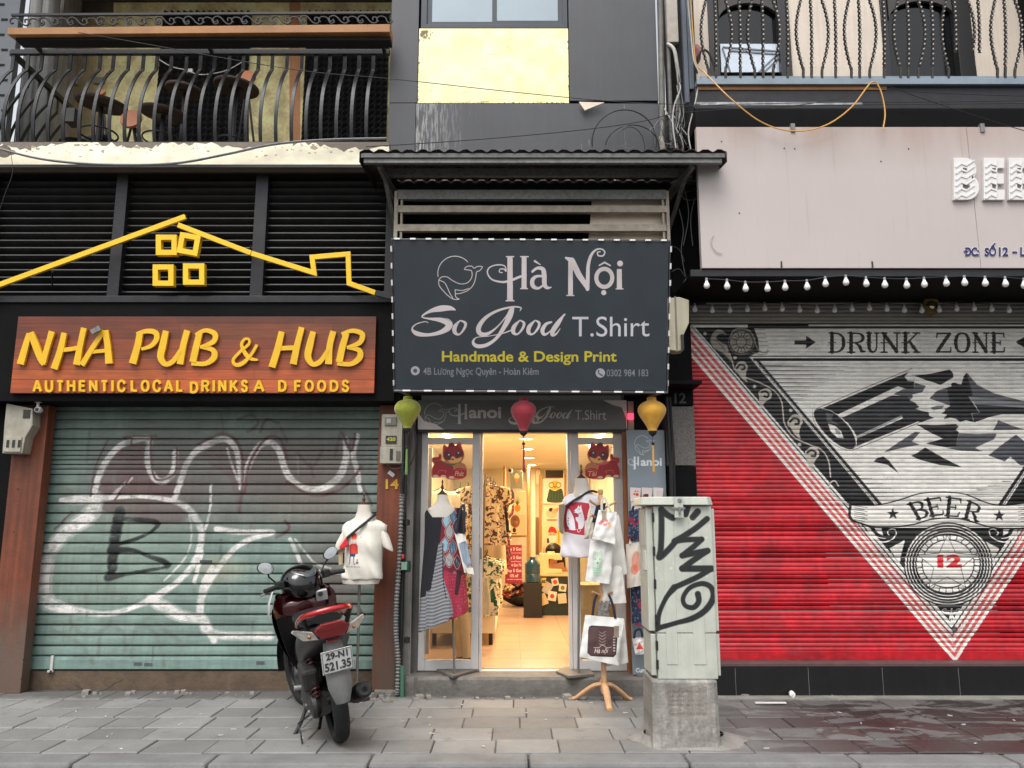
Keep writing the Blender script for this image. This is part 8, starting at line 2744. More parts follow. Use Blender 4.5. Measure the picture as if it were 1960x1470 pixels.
def build_person():
 hx=at(1060,1052,11.7).x; hz=at(1060,1058,11.7).z
 N_=[(hx,11.95,zF+.48,.16),(hx,11.93,zF+.75,.14),(hx,11.9,hz-.30,.15),(hx,11.86,hz-.17,.06),(hx,11.78,hz-.07,.062),(hx,11.72,hz,.085),(hx,11.70,hz+.06,.07),
   (hx-.17,11.9,hz-.26,.055),(hx-.22,11.8,hz-.48,.042),(hx-.10,11.6,hz-.56,.032),(hx-.05,11.52,hz-.56,.026),
   (hx+.17,11.9,hz-.26,.055),(hx+.22,11.8,hz-.48,.042),(hx+.10,11.6,hz-.56,.032),(hx+.05,11.52,hz-.56,.026),
   (hx-.10,11.75,zF+.46,.085),(hx-.12,11.55,zF+.46,.065),(hx-.12,11.58,zF+.08,.045),(hx+.10,11.75,zF+.46,.085),(hx+.12,11.55,zF+.46,.065),(hx+.12,11.58,zF+.08,.045)]
 E_=[(0,1),(1,2),(2,3),(3,4),(4,5),(5,6),(2,7),(7,8),(8,9),(9,10),(2,11),(11,12),(12,13),(13,14),(0,15),(15,16),(16,17),(0,18),(18,19),(19,20)]
 me=bpy.data.meshes.new('body')
 me.from_pydata([Vector(n_[:3])-world_of(pe) for n_ in N_],E_,[])
 _skin_layer(me)
 o=bpy.data.objects.new('body',me); COL.objects.link(o); o.parent=pe; WORG[o.name]=world_of(pe)
 if not me.skin_vertices:
  o.modifiers.new('skin','SKIN')
 else:
  o.modifiers.new('skin','SKIN')
 for i,n_ in enumerate(N_):
  me.skin_vertices[0].data[i].radius=(n_[3],n_[3])
 me.skin_vertices[0].data[0].use_root=True
 b_=o.modifiers.new('sub','SUBSURF'); b_.levels=2; b_.render_levels=2
 me.materials.append(mat('skin',(.72,.52,.40),.6,var=.04))
 R_=[]
 for t in range(9):
  a_=t/8*pi*.62
  r_=.118*math.sin(a_)+.004
  R_.append([(hx+r_*math.cos(2*pi*k/18),11.72+r_*1.08*math.sin(2*pi*k/18)+(.03 if t>5 else 0),hz+.02+.118*math.cos(a_)) for k in range(18)])
 MB().rings(R_).build('hair',mat('black_hair',(.06,.045,.04),.5,var=.2,vs=60),pe,smooth=True)
 for s_ in (-1,1):
  MB().lathe([(0,-.012),(.012,0),(0,.012)],(hx+s_*.032,11.635,hz+.0),10).build('eye',K['black_cable'],pe,smooth=True)
 MB().rings([sup(hx,11.93,z_,rx,ry,20) for z_,rx,ry in ((zF+.45,.18,.14),(zF+.75,.17,.13),(hz-.34,.20,.13),(hz-.24,.19,.12),(hz-.18,.09,.08))]).build('shirt',mat('dark_shirt',(.16,.10,.09),.85),pe,smooth=True)
try:
 build_person()
except Exception as ex:
 print('PERSON',ex)
st_=thing('stool','plain wooden stool under the seated person','stool',(at(1060,1100,11.95).x,11.98,zF))
MB().lathe([(.17,zF+.30),(.17,zF+.34)],(world_of(st_).x,11.98,0),16).build('seat',pine,st_)
for sx,sy in ((-1,-1),(1,-1),(1,1),(-1,1)):
 MB().tube([(world_of(st_).x+sx*.11,11.98+sy*.11,zF+.31),(world_of(st_).x+sx*.14,11.98+sy*.14,zF)],.015,8).build('leg',pine,st_)
# blue water bottle
wbx=at(1020,1116,10.9)
ob=thing('water_bottle','big dark blue water dispenser bottle left of the counter','water bottle',(wbx.x,11.0,zF))
MB().box(wbx.x-.12,wbx.x+.12,10.92,11.2,zF,Zf(1115,11.0)).build('stand',K['black_cable'],ob,bevel=.005)
zb0_=Zf(1115,11.0); hh_=Zf(1066,11.0)-zb0_
MB().lathe([(0,zb0_),(.10,zb0_+.01),(.105,zb0_+.3*hh_),(.098,zb0_+.33*hh_),(.105,zb0_+.38*hh_),(.105,zb0_+.72*hh_),(.065,zb0_+.85*hh_),(.04,zb0_+.9*hh_),(.04,zb0_+hh_),(0,zb0_+hh_)],(wbx.x,11.02,0),24).build('bottle',mat('blue_bottle',(.06,.25,.33),.15,var=.05,coat=.5),ob,smooth=True)
# black bag of clothes on the floor
bgp=atz(996,1163,zF)
og=thing('clothes_sack','black sack bulging with folded clothes on the shop floor','sack',(bgp.x,bgp.y+.25,zF))
def lumpy(cx,cy,cz,rx,ry,rz,seed,am=.12,n=26,m_=14):
 rr_=random.Random(seed); ph=[rr_.uniform(0,6) for _ in range(4)]
 R_=[]
 for i in range(m_+1):
  a_=pi*i/m_
  ring=[]
  for k in range(n):
   t=2*pi*k/n
   f=1+am*(math.sin(3*t+ph[0]+2*a_)+.6*math.sin(5*t-3*a_+ph[1])+.4*math.sin(9*t+6*a_+ph[2]))*math.sin(a_)
   ring.append((cx+rx*math.sin(a_)*math.cos(t)*f,cy+ry*math.sin(a_)*math.sin(t)*f,cz+rz*math.cos(a_)*(1+am*.5*math.sin(4*t+ph[3]))))
  R_.append(ring)
 return MB().rings(R_)
lumpy(bgp.x,bgp.y+.25,zF+.17,.27,.22,.17,3).build('sack',mat('black_plastic',(.05,.05,.055),.3,bump=.8,bs=18),og,smooth=True)
for i,(dx,dz,k) in enumerate(((-.15,.27,0),(-.03,.33,1),(.10,.30,7),(-.04,.22,8),(.16,.24,3),(.05,.22,0),(-.16,.19,5),(.12,.16,1))):
 lumpy(bgp.x+dx,bgp.y+.08,zF+dz,.10,.09,.055,10+i,.4).build('folded_cloth',fabs[k],og,smooth=True)
fb=atz(1071,1172,zF)
of=thing('fruit_basket','small basket of fruit on the shop floor in front of the counter','basket',(fb.x,fb.y+.1,zF))
MB().lathe([(.06,0),(.07,.06),(.05,.08),(.13,.12),(.145,.15),(.135,.15),(.05,.09)],(fb.x,fb.y+.1,zF),20).build('bowl',mat('metal_bowl',(.5,.45,.38),.35,.5),of,smooth=True)
for i,(dx,dy,dz,c_) in enumerate(((-.07,0,.18,(.75,.3,.12)),(.0,-.05,.19,(.85,.65,.2)),(.07,0,.18,(.80,.45,.12)),(.0,.03,.25,(.85,.55,.15)),(-.04,.0,.24,(.35,.42,.15)),(.05,.02,.24,(.65,.15,.1)))):
 lumpy(fb.x+dx,fb.y+.1+dy,zF+dz,.042,.042,.042,i,.02,14,8).build('fruit',mat('fruit_%d'%i,c_,.4),of,smooth=True)
# left window, seen through the glass: garments and leaning rolls
for i,(px_,y0_,y1_,Y,lb) in enumerate(((872,1165,1270,7.75,'leaning beige cardboard roll, left of two, behind the dress window'),(884,1160,1272,7.7,'leaning beige cardboard roll, right of two, behind the dress window'))):
 a_,b_=at(px_,y0_,Y),at(px_+10,y1_,Y)
 tag(MB().tube([(a_.x,Y+.2,a_.z),(b_.x,Y,zF)],.045,14).build('cardboard_roll',mat('roll_card',(.66,.56,.42),.8,var=.1),smooth=True),lb,'roll','cardboard rolls behind the left window')
for i,(px_,Y,k,w_) in enumerate(((845,8.2,4,.4),(880,8.6,7,.4),(895,9.2,4,.45))):
 a_=at(px_,950,Y)
 garment(a_.x,Y,Zf(935,Y),w_,.75,fabs[k],60+i,['white garment high behind the left window pane','black and white garment behind the left window pane','white garment deeper behind the left window pane'][i],None,.2)
tb2=thing('side_table','small pale wooden table behind the left window pane','table',(at(840,1270,8.3).x,8.4,zF))
a_=at(835,1240,8.3)
MB().box(a_.x-.1,a_.x+.28,8.3,8.7,zF+.42,zF+.45).build('top',pine,tb2)
for dx,dy in ((-.08,.02),(.24,.02),(-.08,.34),(.24,.34)):
 MB().box(a_.x+dx,a_.x+dx+.03,8.3+dy,8.33+dy,zF,zF+.42).build('leg',pine,tb2)
sh_=thing('display_shelf','pale wooden display unit behind the right window pane','shelf',(at(1150,1260,7.9).x,8.0,zF))
a_,b_=at(1108,1130,7.7),at(1186,1130,7.7)
MB().box(a_.x,b_.x,7.6,7.95,zF,Zf(1122,7.7)).build('body',mat('pale_ply',(.78,.66,.46),.6,var=.08,streak=.1),sh_,bevel=.003)
MB().box(a_.x-.01,b_.x+.01,7.58,7.97,Zf(1122,7.7),Zf(1122,7.7)+.02).build('top',pine,sh_)

# ================================================================== scooter
def scooter():
 root=thing('motor_scooter','black and dark red scooter parked on the pavement, plate 29-N1 521.35','scooter',(0,0,0))
 WORG[root.name]=Vector((0,0,0))
 blk=mat('scooter_matt_black',(.085,.085,.09),.42,var=.15,vs=14,grime=.35,gcol=(.25,.24,.22),bump=.03)
 gls=mat('scooter_gloss_black',(.03,.03,.035),.12,var=.05,coat=.6,grime=.1,gcol=(.2,.2,.2))
 red=mat('scooter_dark_red',(.24,.02,.035),.16,.25,var=.08,coat=.8,grime=.12,gcol=(.3,.2,.2))
 redb=mat('scooter_red_bar',(.62,.06,.08),.2,.1,var=.06,coat=.6,grime=.15,gcol=(.4,.25,.25))
 rub=mat('tyre_rubber',(.075,.075,.075),.75,var=.25,vs=30,grime=.5,gcol=(.22,.21,.19))
 grm=mat('engine_grey',(.24,.235,.23),.55,.4,var=.3,vs=20,bump=.2,grime=.5,gcol=(.13,.12,.11))
 fen=mat('dusty_fender',(.34,.34,.335),.6,var=.3,vs=10,grime=.5,gcol=(.5,.48,.45))
 sil_=mat('scooter_silver',(.66,.66,.66),.3,.5,var=.1)
 B=lambda m_,n_,mt,p=root,sm=True,bv=0,au=40,lab=None: m_.build(n_,mt,p,smooth=sm,bevel=bv,auto=au,label=lab)
 def loft(rows,n=22,p=2.6):
  """rows (x, z, half width, half height, tilt)"""
  R_=[]
  for r_ in smooth_pts([tuple(list(q)+[0]*(5-len(q))) for q in rows],5):
   ring=[]
   for k in range(n):
    t=2*pi*k/n
    c,s_=math.cos(t),math.sin(t)
    yy_=math.copysign(abs(c)**(2/p),c)*r_[2]
    zz_=math.copysign(abs(s_)**(2/p),s_)*r_[3]
    ring.append((r_[0]+zz_*r_[4],yy_,r_[1]+zz_))
   R_.append(ring)
  return MB().rings(R_)
 def wheel(cx,par,xf=None,nm='rear_wheel',wd_=.05):
  xf=xf or Matrix.Identity(4)
  w_=bpy.data.objects.new(nm,None); COL.objects.link(w_); w_.parent=par; WORG[w_.name]=Vector((0,0,0))
  zc_=.285
  R0=.285
  n1,n2=96,12
  V,F=[],[]
  for i in range(n1):
   a_=2*pi*i/n1
   for k in range(n2):
    t=2*pi*k/n2
    rr_=R0-.048+.048*math.cos(t)
    yy_=wd_*math.sin(t)
    if math.cos(t)>.4 and ((i+(k if yy_>0 else-k))%6==0): rr_-=.006
    V.append((cx+rr_*math.cos(a_),yy_,zc_+rr_*math.sin(a_)))
  for i in range(n1):
   for k in range(n2):
    F.append((i*n2+k,i*n2+(k+1)%n2,((i+1)%n1)*n2+(k+1)%n2,((i+1)%n1)*n2+k))
  B(MB().add(V,F).xform(xf),'tyre',rub,w_,au=30)
  m=MB()
  m.lathe([(.20,-.028),(.195,-.02),(.19,.0),(.195,.02),(.20,.028),(.185,.03),(.178,0),(.185,-.03),(.20,-.028)],(cx,0,zc_),40,'y')
  for k in range(5):
   a_=2*pi*k/5+.3
   m.bar((cx+.03*math.cos(a_),0,zc_+.03*math.sin(a_)),(cx+.19*math.cos(a_),0,zc_+.19*math.sin(a_)),.035,.03,up=(0,1,0))
  m.lathe([(0,-.05),(.045,-.05),(.05,0),(.045,.05),(0,.05)],(cx,0,zc_),20,'y')
  B(m.xform(xf),'rim',blk,w_)
  return w_
 wheel(0.0,root,nm='rear_wheel',wd_=.052)
 # front end turns with the bars
 st=Matrix.Translation((.95,0,0))@Matrix.Rotation(math.radians(13),4,'Z')@Matrix.Translation((-.95,0,0))
 wheel(1.26,root,xf=st,nm='front_wheel',wd_=.044)
 # body and tail
 B(loft([(.62,.50,.12,.12),(.45,.56,.155,.15),(.2,.63,.17,.14),(-.05,.69,.155,.105),(-.28,.745,.12,.065),(-.385,.77,.07,.035)]),'body_panel',blk)
 B(loft([(.80,.735,.09,.03),(.70,.765,.125,.045),(.45,.785,.145,.05),(.15,.80,.15,.05),(-.08,.825,.13,.045),(-.2,.84,.09,.03)]),'seat',mat('seat_vinyl',(.06,.06,.065),.5,bump=.2,bs=120))
 P=smooth_pts([(.02,.165,.80),(-.12,.17,.845),(-.27,.155,.885),(-.36,.10,.905),(-.385,0,.912),(-.36,-.10,.905),(-.27,-.155,.885),(-.12,-.17,.845),(.02,-.165,.80)],6)
 B(MB().tube(P,.0145,10,flat=1.25),'grab_rail',redb)
 for s_ in (-1,1):
  B(MB().tube([(-.20,s_*.12,.76),(-.27,s_*.15,.875)],.016,8),'rail_mount',blk)
 # lamps
 lens=mat('lamp_red',(.50,.06,.08),.12,var=.1,coat=1.0)
 clr=mat('lamp_clear',(.74,.72,.68),.12,.1,var=.25,vs=30,coat=1.0)
 amb=mat('lamp_amber',(.62,.42,.26),.2,var=.1)
 def patch(pts,th_=.02):
  return MB().add([tuple(p) for p in pts]+[(p[0]+th_,p[1],p[2]) for p in pts],[tuple(range(len(pts))),tuple(range(len(pts),2*len(pts)))[::-1]]+[(i,(i+1)%len(pts),len(pts)+(i+1)%len(pts),len(pts)+i) for i in range(len(pts))])
 B(patch([(-.425,.115,.80),(-.435,.06,.838),(-.435,-.06,.838),(-.425,-.115,.80),(-.40,-.07,.742),(-.40,.07,.742)],.06),'tail_light',lens,sm=False,bv=.006)
 B(patch([(-.436,.098,.815),(-.441,.05,.830),(-.441,-.05,.830),(-.436,-.098,.815),(-.43,-.06,.800),(-.43,.06,.800)],.01),'tail_lens_line',lens,sm=False)
 for s_ in (-1,1):
  q=[(-.40,s_*.12,.80),(-.32,s_*.225,.822),(-.28,s_*.235,.805),(-.33,s_*.175,.748),(-.39,s_*.085,.742)]
  B(patch(q if s_>0 else q[::-1],.05),'turn_signal',clr,sm=False,bv=.005)
  B(MB().lathe([(0,-.01),(.014,0),(0,.012)],(-.368,s_*.14,.772),10,'x'),'signal_bulb',amb)
 # mudguard, plate
 B(patch([(-.36,.05,.735),(-.36,-.05,.735),(-.375,-.035,.71),(-.375,.035,.71)],.03),'reflector',lens,sm=False,bv=.003)
 m=MB()
 G_=[]
 for t in range(9):
  u=t/8
  x_,z_=-.335-.085*math.sin(u*1.4),.735-.40*u
  hw=.055+.022*math.sin(u*pi*.8)-.025*max(0,u-.75)*4
  G_.append([(x_+.022*(v*v),v*hw,z_) for v in (-1,-.6,-.2,.2,.6,1)])
 m.sheet(G_,.008,(1,0,0))
 B(m,'mudguard',fen)
 pl=bpy.data.objects.new('licence_plate',None); COL.objects.link(pl); pl.parent=root; WORG[pl.name]=Vector((0,0,0))
 B(MB().obox((-.425,0,.60),(.003,0,0),(0,.097,0),(-.018,0,.072)),'plate',mat('plate_white',(.80,.80,.79),.4,var=.04,grime=.1),pl,sm=False,bv=.004)
 ink=mat('plate_ink',(.22,.22,.23),.5)
 def ptext(body,y0,y1,z0,z1,nm='digits'):
  V,T=text_tris(body,.03,0,1.0,.05)
  out=[]
  for v in V:
   zz_=z0+v[1]*(z1-z0)
   out.append((-.4295-.25*(zz_-.60)-(.0015 if v[2]>0 else-.001),y0+v[0]*(y1-y0),zz_))
  B(MB().add(out,T),nm,ink,pl,sm=False)
 ptext('29-N1',.068,-.068,.615,.660)
 ptext('521.35',.082,-.082,.545,.600)
 fo=MB()
 for y0,y1,z0,z1 in ((.092,-.092,.666,.669),(.092,-.092,.531,.534),(.092,.089,.531,.669),(-.089,-.092,.531,.669)):
  zz_=(z0+z1)/2
  fo.obox((-.4305-.25*(zz_-.60),(y0+y1)/2,zz_),(.001,0,0),(0,abs(y0-y1)/2,0),(-.25*(z1-z0)/2,0,(z1-z0)/2))
 B(fo,'plate_border',ink,pl,sm=False)
 # engine, air box, shock, exhaust
 B(loft([(.52,.30,.06,.07),(.35,.27,.10,.10),(.1,.27,.09,.10),(-.04,.28,.06,.075)]).xform(Matrix.Translation((0,.075,0))),'engine_case',grm)
 B(MB().obox((.06,.135,.46),(.12,0,.02),(0,.055,0),(-.02,0,.075)),'air_box',grm,sm=False,bv=.025)
 B(MB().lathe([(0,.10),(.07,.10),(.085,.125),(.08,.15),(.03,.165),(0,.165)],(-.0,0,.275),20,'y'),'drive_cover',grm)
 B(MB().obox((.2,.12,.24),(.22,0,.0),(0,.035,0),(0,0,.03)),'transmission',grm,sm=False,bv=.015)
 for k in range(4):
  B(MB().lathe([(0,.15),(.010,.15),(.010,.175),(0,.175)],(.02+.11*k,0,.24+.02*(k%2)),8,'y'),'bolt',sil_)
 m=MB()
 a_,b_=Vector((-.06,.115,.33)),Vector((.10,.10,.66))
 n_=150
 d=(b_-a_).normalized(); s1_=d.cross(Vector((0,1,0))).normalized(); s2_=d.cross(s1_)
 m.tube([a_.lerp(b_,i/n_)+(s1_*math.cos(i/n_*26*pi)+s2_*math.sin(i/n_*26*pi))*.030 for i in range(n_+1)],.0065,6)
 B(m,'shock_spring',mat('spring_red',(.28,.07,.07),.4,var=.2,grime=.4))
 B(MB().tube([a_,b_],.014,10),'shock_damper',K['black_cable'])
 m=MB()
 m.tube([(.45,-.07,.20),(.25,-.13,.19),(.10,-.17,.24)],.018,10)
 B(m,'exhaust_pipe',grm)
 B(MB().tube([(.12,-.145,.24),(.06,-.15,.255),(-.20,-.16,.33),(-.27,-.162,.35),(-.285,-.162,.354)],[.040,.055,.058,.052,.036],20),'muffler',blk)
 B(MB().lathe([(.018,0),(.02,.004),(.04,.004),(.042,0)],(-.29,-.162,.355),16,'x'),'muffler_end',grm)
 # floorboard, legshield, cowl
 B(loft([(.55,.30,.12,.05),(.7,.275,.15,.03),(.92,.28,.15,.03),(1.0,.34,.14,.05)]),'floorboard',blk)
 B(loft([(.60,.50,.11,.05),(.72,.44,.09,.09),(.84,.42,.09,.10),(.96,.47,.12,.12)]),'centre_tunnel',blk)
 def shield(rows,mt,nm,th_):
  G_=[]
  for z_,hw,x_ in smooth_pts(rows,4):
   G_.append([(x_-.10*(abs(v)**2.2)*(hw/.2),v*hw,z_) for v in np.linspace(-1,1,13)])
  return B(MB().sheet(G_,th_,(1,0,0)),nm,mt,au=60)
 shield([(.30,.10,1.02),(.45,.16,1.045),(.60,.195,1.02),(.77,.225,.972)],blk,'lower_leg_shield',.05)
 shield([(.765,.225,.97),(.82,.24,.95),(.90,.225,.925),(.95,.17,.915)],red,'inner_leg_shield',.05)
 shield([(.34,.12,1.10),(.55,.21,1.12),(.78,.25,1.05),(.95,.20,.96)],gls,'front_apron',.02)
 B(loft([(.85,.81,.06,.05),(.88,.82,.17,.065),(.93,.83,.18,.07)],p=3),'glove_box',red)
 B(MB().obox((.845,-.135,.875),(.012,0,.006),(0,.045,0),(-.01,0,.04)),'switch_panel',sil_,sm=False,bv=.006)
 B(MB().lathe([(0,-.02),(.018,-.018),(.02,.0)],(.835,-.125,.885),14,'x'),'ignition',K['black_cable'])
 B(loft([(1.02,.30,.05,.07),(1.15,.50,.05,.04),(1.05,.64,.04,.04)]).xform(st),'fork_cover',blk)
 # front mudguard
 m=MB(); G_=[]
 for t in range(13):
  a_=math.radians(-5+150*t/12)
  G_.append([(1.26+(.315+.012*(1-v*v))*math.cos(a_),v*.075,.285+(.315+.012*(1-v*v))*math.sin(a_)) for v in (-1,-.6,-.2,.2,.6,1)])
 m.sheet(G_,.006,(0,0,1))
 B(m.xform(st),'front_mudguard',blk)
 # steering group, turned to the left
 st=Matrix.Translation((.95,0,0))@Matrix.Rotation(math.radians(24),4,'Z')@Matrix.Translation((-.95,0,0))
 S_=lambda m_: m_.xform(st)
 B(S_(loft([(.79,.975,.08,.055),(.83,.98,.14,.105),(.92,1.005,.165,.125),(1.0,1.00,.15,.11),(1.07,.98,.09,.06)],p=2.3)),'handlebar_cowl',gls,au=60)
 B(S_(loft([(.79,1.045,.05,.012),(.85,1.075,.10,.018),(.92,1.10,.10,.018),(.97,1.10,.06,.01)])),'instrument_glass',mat('gauge_glass',(.30,.32,.33),.08,var=.25,vs=40,coat=1.0),au=60)
 m=MB()
 for s_ in (-1,1):
  m.bar((.798,0,1.01),(.845,s_*.125,1.055),.018,.006,up=(-1,0,.4))
 B(S_(m),'silver_trim',mat('trim_silver',(.80,.80,.80),.25,.3),sm=False)
 for s_ in (-1,1):
  B(S_(MB().tube([(.93,s_*.13,1.00),(.90,s_*.22,1.01),(.86,s_*.34,1.005)],.014,10)),'handlebar',blk)
  B(S_(MB().tube([(.885,s_*.235,1.01),(.855,s_*.355,1.003)],[.019,.018],12)),'grip',K['black_cable'])
  B(S_(MB().obox((.90,s_*.205,1.015),(.03,0,0),(0,.03,0),(0,0,.03))),'switch_block',K['black_cable'],sm=False,bv=.01)
  B(S_(MB().tube([(.93,s_*.20,1.0),(.945,s_*.26,.99),(.925,s_*.36,.97)],.008,8)),'brake_lever',sil_)
  mc=(.95,s_*.20,1.03)
  tip=(.93,s_*.27,1.12)
  B(S_(MB().tube([mc,(.96,s_*.25,1.09),tip],.0065,8)),'mirror_stalk',K['black_cable'])
  mir=bpy.data.objects.new('mirror',None); COL.objects.link(mir); mir.parent=root; WORG[mir.name]=Vector((0,0,0))
  cx_,cy_,cz_=.92,s_*.29,1.165
  back=MB().lathe([(.0,.045),(.030,.035),(.050,.012),(.055,0),(.053,-.006)],(0,0,0),28,'x').xform(Matrix.Translation((cx_,cy_,cz_))@Matrix.Rotation(s_*.35,4,'X')@Matrix.Diagonal((1,1.3,.82,1)))
  gl_=MB().lathe([(0,-.007),(.050,-.0065),(.051,-.003)],(0,0,0),28,'x').xform(Matrix.Translation((cx_,cy_,cz_))@Matrix.Rotation(s_*.35,4,'X')@Matrix.Diagonal((1,1.3,.82,1)))
  B(S_(back),'shell',K['black_cable'],mir)
  B(S_(gl_),'glass',mat('mirror_silver',(.85,.86,.87),.04,1.0,var=0),mir)
 # white lever-like strap hanging at the left grip
 B(S_(MB().tube([(.86,.30,.985),(.84,.35,.90),(.85,.36,.80)],.012,8,flat=.4)),'white_lever',sil_)
 # stand and foot peg
 B(MB().tube([(.42,.12,.22),(.36,.20,.10),(.30,.285,.015)],.013,10),'side_stand',K['black_cable'])
 B(MB().obox((.29,.295,.012),(.03,0,0),(0,.02,0),(0,0,.006)),'stand_foot',K['black_cable'],sm=False,bv=.003)
 B(MB().tube([(.20,.16,.17),(.12,.24,.16),(.03,.24,.10),(.03,.24,.05)],.006,8),'kick_lever',grm)
 B(MB().tube([(.50,.12,.30),(.50,.20,.31)],.018,10),'foot_peg',sil_)
 B(MB().tube([(.36,.04,.2),(.2,.09,.10),(.12,.11,.09),(.30,.05,.16)],.012,8),'centre_stand',K['black_cable'])
 # place it: rear wheel near the kerb, nose towards the shutter
 a0=atz(650,1424,0.0)
 dirv=Vector((-.37,.93,0)).normalized()
 ang_=math.atan2(dirv.y,dirv.x)
 root.rotation_euler=(0,0,0)
 root.matrix_world=Matrix.Translation((a0.x,a0.y+.03,.006))@Matrix.Rotation(ang_,4,'Z')@Matrix.Rotation(math.radians(-11),4,'X')@Matrix.Scale(.97,4)
 return root
scooter()

# ================================================================== balcony furniture (stacked bar tables and stools seen from below)
darkwood=mat('underside_wood',(.20,.13,.10),.7,var=.25,vs=8)
orangew=mat('orange_ply',(.68,.42,.27),.55,var=.12,vs=10)
fz=FL
def bar_table(px_,py_,w,Y,lean,label):
 c=at(px_,py_,Y)
 r_=w/2*mpp(py_,Y)
 o=thing('bar_table',label,'table',(c.x,Y,fz),'round bar tables on the pub balcony')
 M_=Matrix.Translation(c)@Matrix.Rotation(lean[0],4,'X')@Matrix.Rotation(lean[1],4,'Y')
 MB().lathe([(0,.03),(r_,.03),(r_*1.01,.012),(r_*.98,-.004),(0,-.004)],(0,0,0),36).xform(M_).build('table_top',darkwood,o,bevel=.002)
 MB().lathe([(0,-.004),(r_*.34,-.005),(r_*.34,-.012),(0,-.013)],(0,0,0),20).xform(M_).build('mount_plate',K['black_metal'],o)
 MB().tube([c,(c.x,Y,fz+.03)],.022,10).build('column',K['black_metal'],o)
 MB().lathe([(0,.03),(.19,.02),(.2,0)],(c.x,Y,fz),24).build('base',K['black_metal'],o,smooth=True)
 ring=[(c.x+.17*math.cos(t),Y+.17*math.sin(t),fz+.30) for t in np.linspace(0,2*pi,24,endpoint=False)]
 MB().tube(ring,.009,6,closed=True).build('foot_ring',K['black_metal'],o)
bar_table(194,202,92,7.15,(.10,.12),'dark round table top at the left of the balcony, next to the black barrel')
bar_table(312,220,84,7.25,(.08,.10),'lower dark round table top in front of the foam panel')
bar_table(354,176,72,7.55,(.06,.14),'middle dark round table against the black foam panel')
bar_table(452,170,84,7.35,(.05,.10),'right-hand dark round table on the balcony below an orange seat')
def stool(px_,py_,w,Y,label,tilt):
 c=at(px_,py_,Y)
 r_=w/2*mpp(py_,Y)
 o=thing('bar_stool',label,'stool',(c.x,Y,fz),'stools with round orange seats on the pub balcony')
 M_=Matrix.Translation(c)@Matrix.Rotation(tilt,4,'X')
 MB().lathe([(0,.015),(r_*.95,.015),(r_,0),(r_*.95,-.015),(0,-.015)],(0,0,0),32).xform(M_).build('seat',orangew,o,smooth=True)
 MB().tube([c+Vector((0,.03,0)),(c.x+.05,Y+.12,fz)],.016,8).build('leg',K['black_metal'],o)
 MB().tube([c+Vector((0,.03,-.02)),(c.x-.14,Y+.16,fz)],.012,8).build('leg',K['black_metal'],o)
 MB().tube([c+Vector((0,.03,-.02)),(c.x+.2,Y+.02,fz)],.012,8).build('leg',K['black_metal'],o)
stool(251,228,42,7.0,'stool with a round orange seat tipped forward, low on the balcony',1.35)
stool(471,149,38,7.75,'stool with a round orange seat above the right-hand balcony table',1.2)
stool(194,178,16,7.9,'small orange stool seat just showing over the left balcony table',1.1)
o=thing('barrel','black plastic tub piled with dark things at the left of the balcony','tub',(at(150,260,7.4).x,7.4,fz))
c=at(160,250,7.4)
MB().lathe([(.14,0),(.17,.30),(.175,.31),(.15,.31)],(c.x-.04,7.4,fz),18).build('tub',K['black_paint'],o,smooth=True)
lumpy(c.x+.18,7.42,fz+.24,.24,.16,.16,5,.3).build('cloth_heap',mat('black_cloth_heap',(.05,.05,.05),.8,bump=.5,bs=20),o,smooth=True)
o=tag(MB().pbox(124,206,142,232,7.5,.14).build('box',mat('dark_grey_box',(.2,.2,.2),.6)),'dark grey box standing behind the tub on the balcony','box')
c=at(118,262,6.95)
tag(MB().lathe([(.0,.045),(.125,.045),(.13,.02),(.12,0)],(c.x,6.95,fz),26).build('white_basin',mat('white_basin',(.8,.79,.76),.4),smooth=True),'white plastic basin on the edge of the pub balcony','basin')
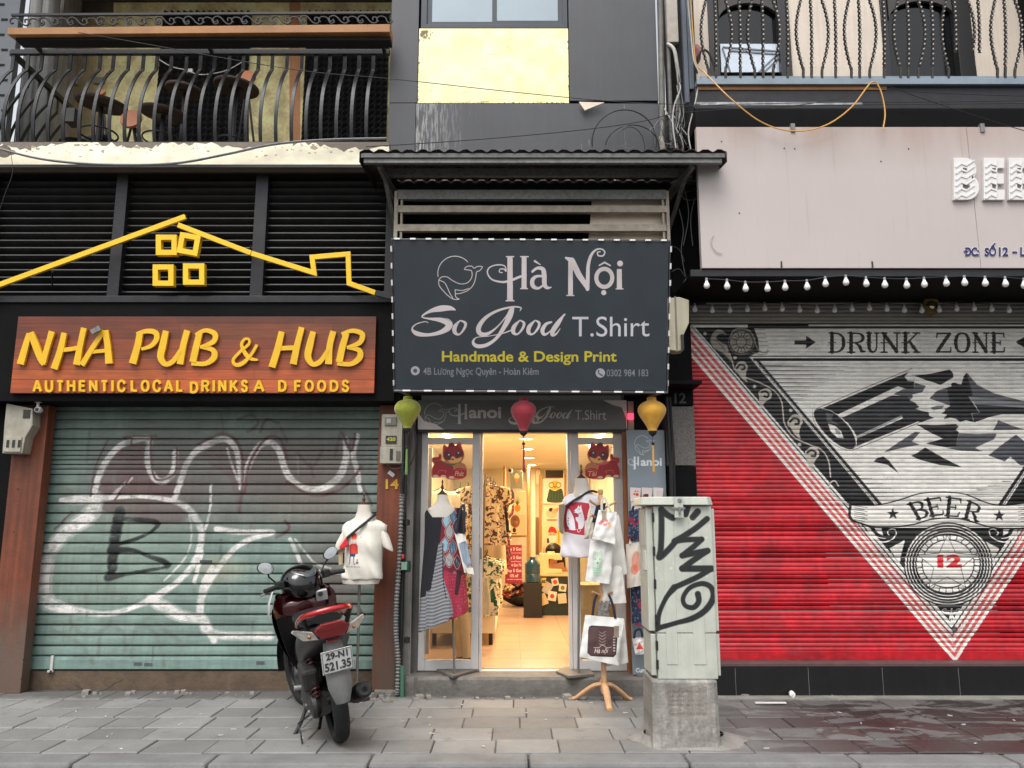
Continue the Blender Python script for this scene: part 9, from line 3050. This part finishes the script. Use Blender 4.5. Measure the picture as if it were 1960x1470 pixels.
for (x0_,y0_,x1_,y1_,Y,k,nm,lb) in ((178,147,199,159,YW-.03,'meter_box','wall_box','small cream box on the yellow balcony wall'),(136,155,148,161,YW-.03,'meter_box','wall_box','tiny cream box on the brown-stained balcony wall'),
        (355,131,368,138,7.6,'white_pipe','power_strip','white socket strip hanging on a wire over the balcony tables')):
 tag(MB().pbox(x0_,y0_,x1_,y1_,Y,.03).build(nm,K[k],bevel=.003),lb,'socket box')
cable([(290,104,7.6),(325,126),(355,134),(385,143),(430,136),(465,118)],7.6,.005,'white_cable','balcony_cable','pale wire drooping across the balcony with a socket strip on it')
cable([(142,158,8.4),(152,148),(160,138)],8.4,.006,'white_cable','balcony_cable','short pale wire above the tiny box on the stained balcony wall')
# pinkish cloth and black bag at the right balcony corner
tag(lumpy(at(1332,92,6.7).x,6.7,at(1332,104,6.7).z,.045,.05,.09,8,.2).build('pink_cloth',mat('pink_cloth',(.60,.40,.40),.85,bump=.3),smooth=True),'faded pink cloth tied at the corner of the right balcony','cloth')
tag(MB().tube([at(x,y,6.6) for x,y in smooth_pts([(1334,140),(1332,118),(1342,98),(1352,97),(1362,112),(1370,140)],5)],.010,8).build('black_hose',K['black_cable'],smooth=True),'black hose arching over the floor of the right balcony','hose')
# small debris by the black plinth
tag(MB().obox(atz(1475,1345,.02),(.12,.0,0),(0,.012,0),(0,0,.004)).build('white_strip',tie),'thin white strip lying on the pavement by the black plinth','strip')
tag(lumpy(atz(1525,1338,.02).x,6.78,.03,.022,.03,.03,2,.2).build('white_scrap',tie,smooth=True),'small white scrap against the black plinth of the bar','scrap')
bpy.context.view_layer.update()
# plain neighbouring fronts that continue the row beyond the picture on both sides
for a_,b_,lb in ((-15,at(-262,600,7.0).x,'plain dark neighbouring front left of the pub, beyond the balcony'),(5.42,15,'plain dark neighbouring front to the right of the bar')):
 nbx=thing('neighbour_building',lb,'building',((a_+b_)/2,7.4,0))
 MB().box(a_,b_,7.2,7.8,0,7.5).build('front_wall',K['old_wall'],nbx)
bpy.context.view_layer.update()
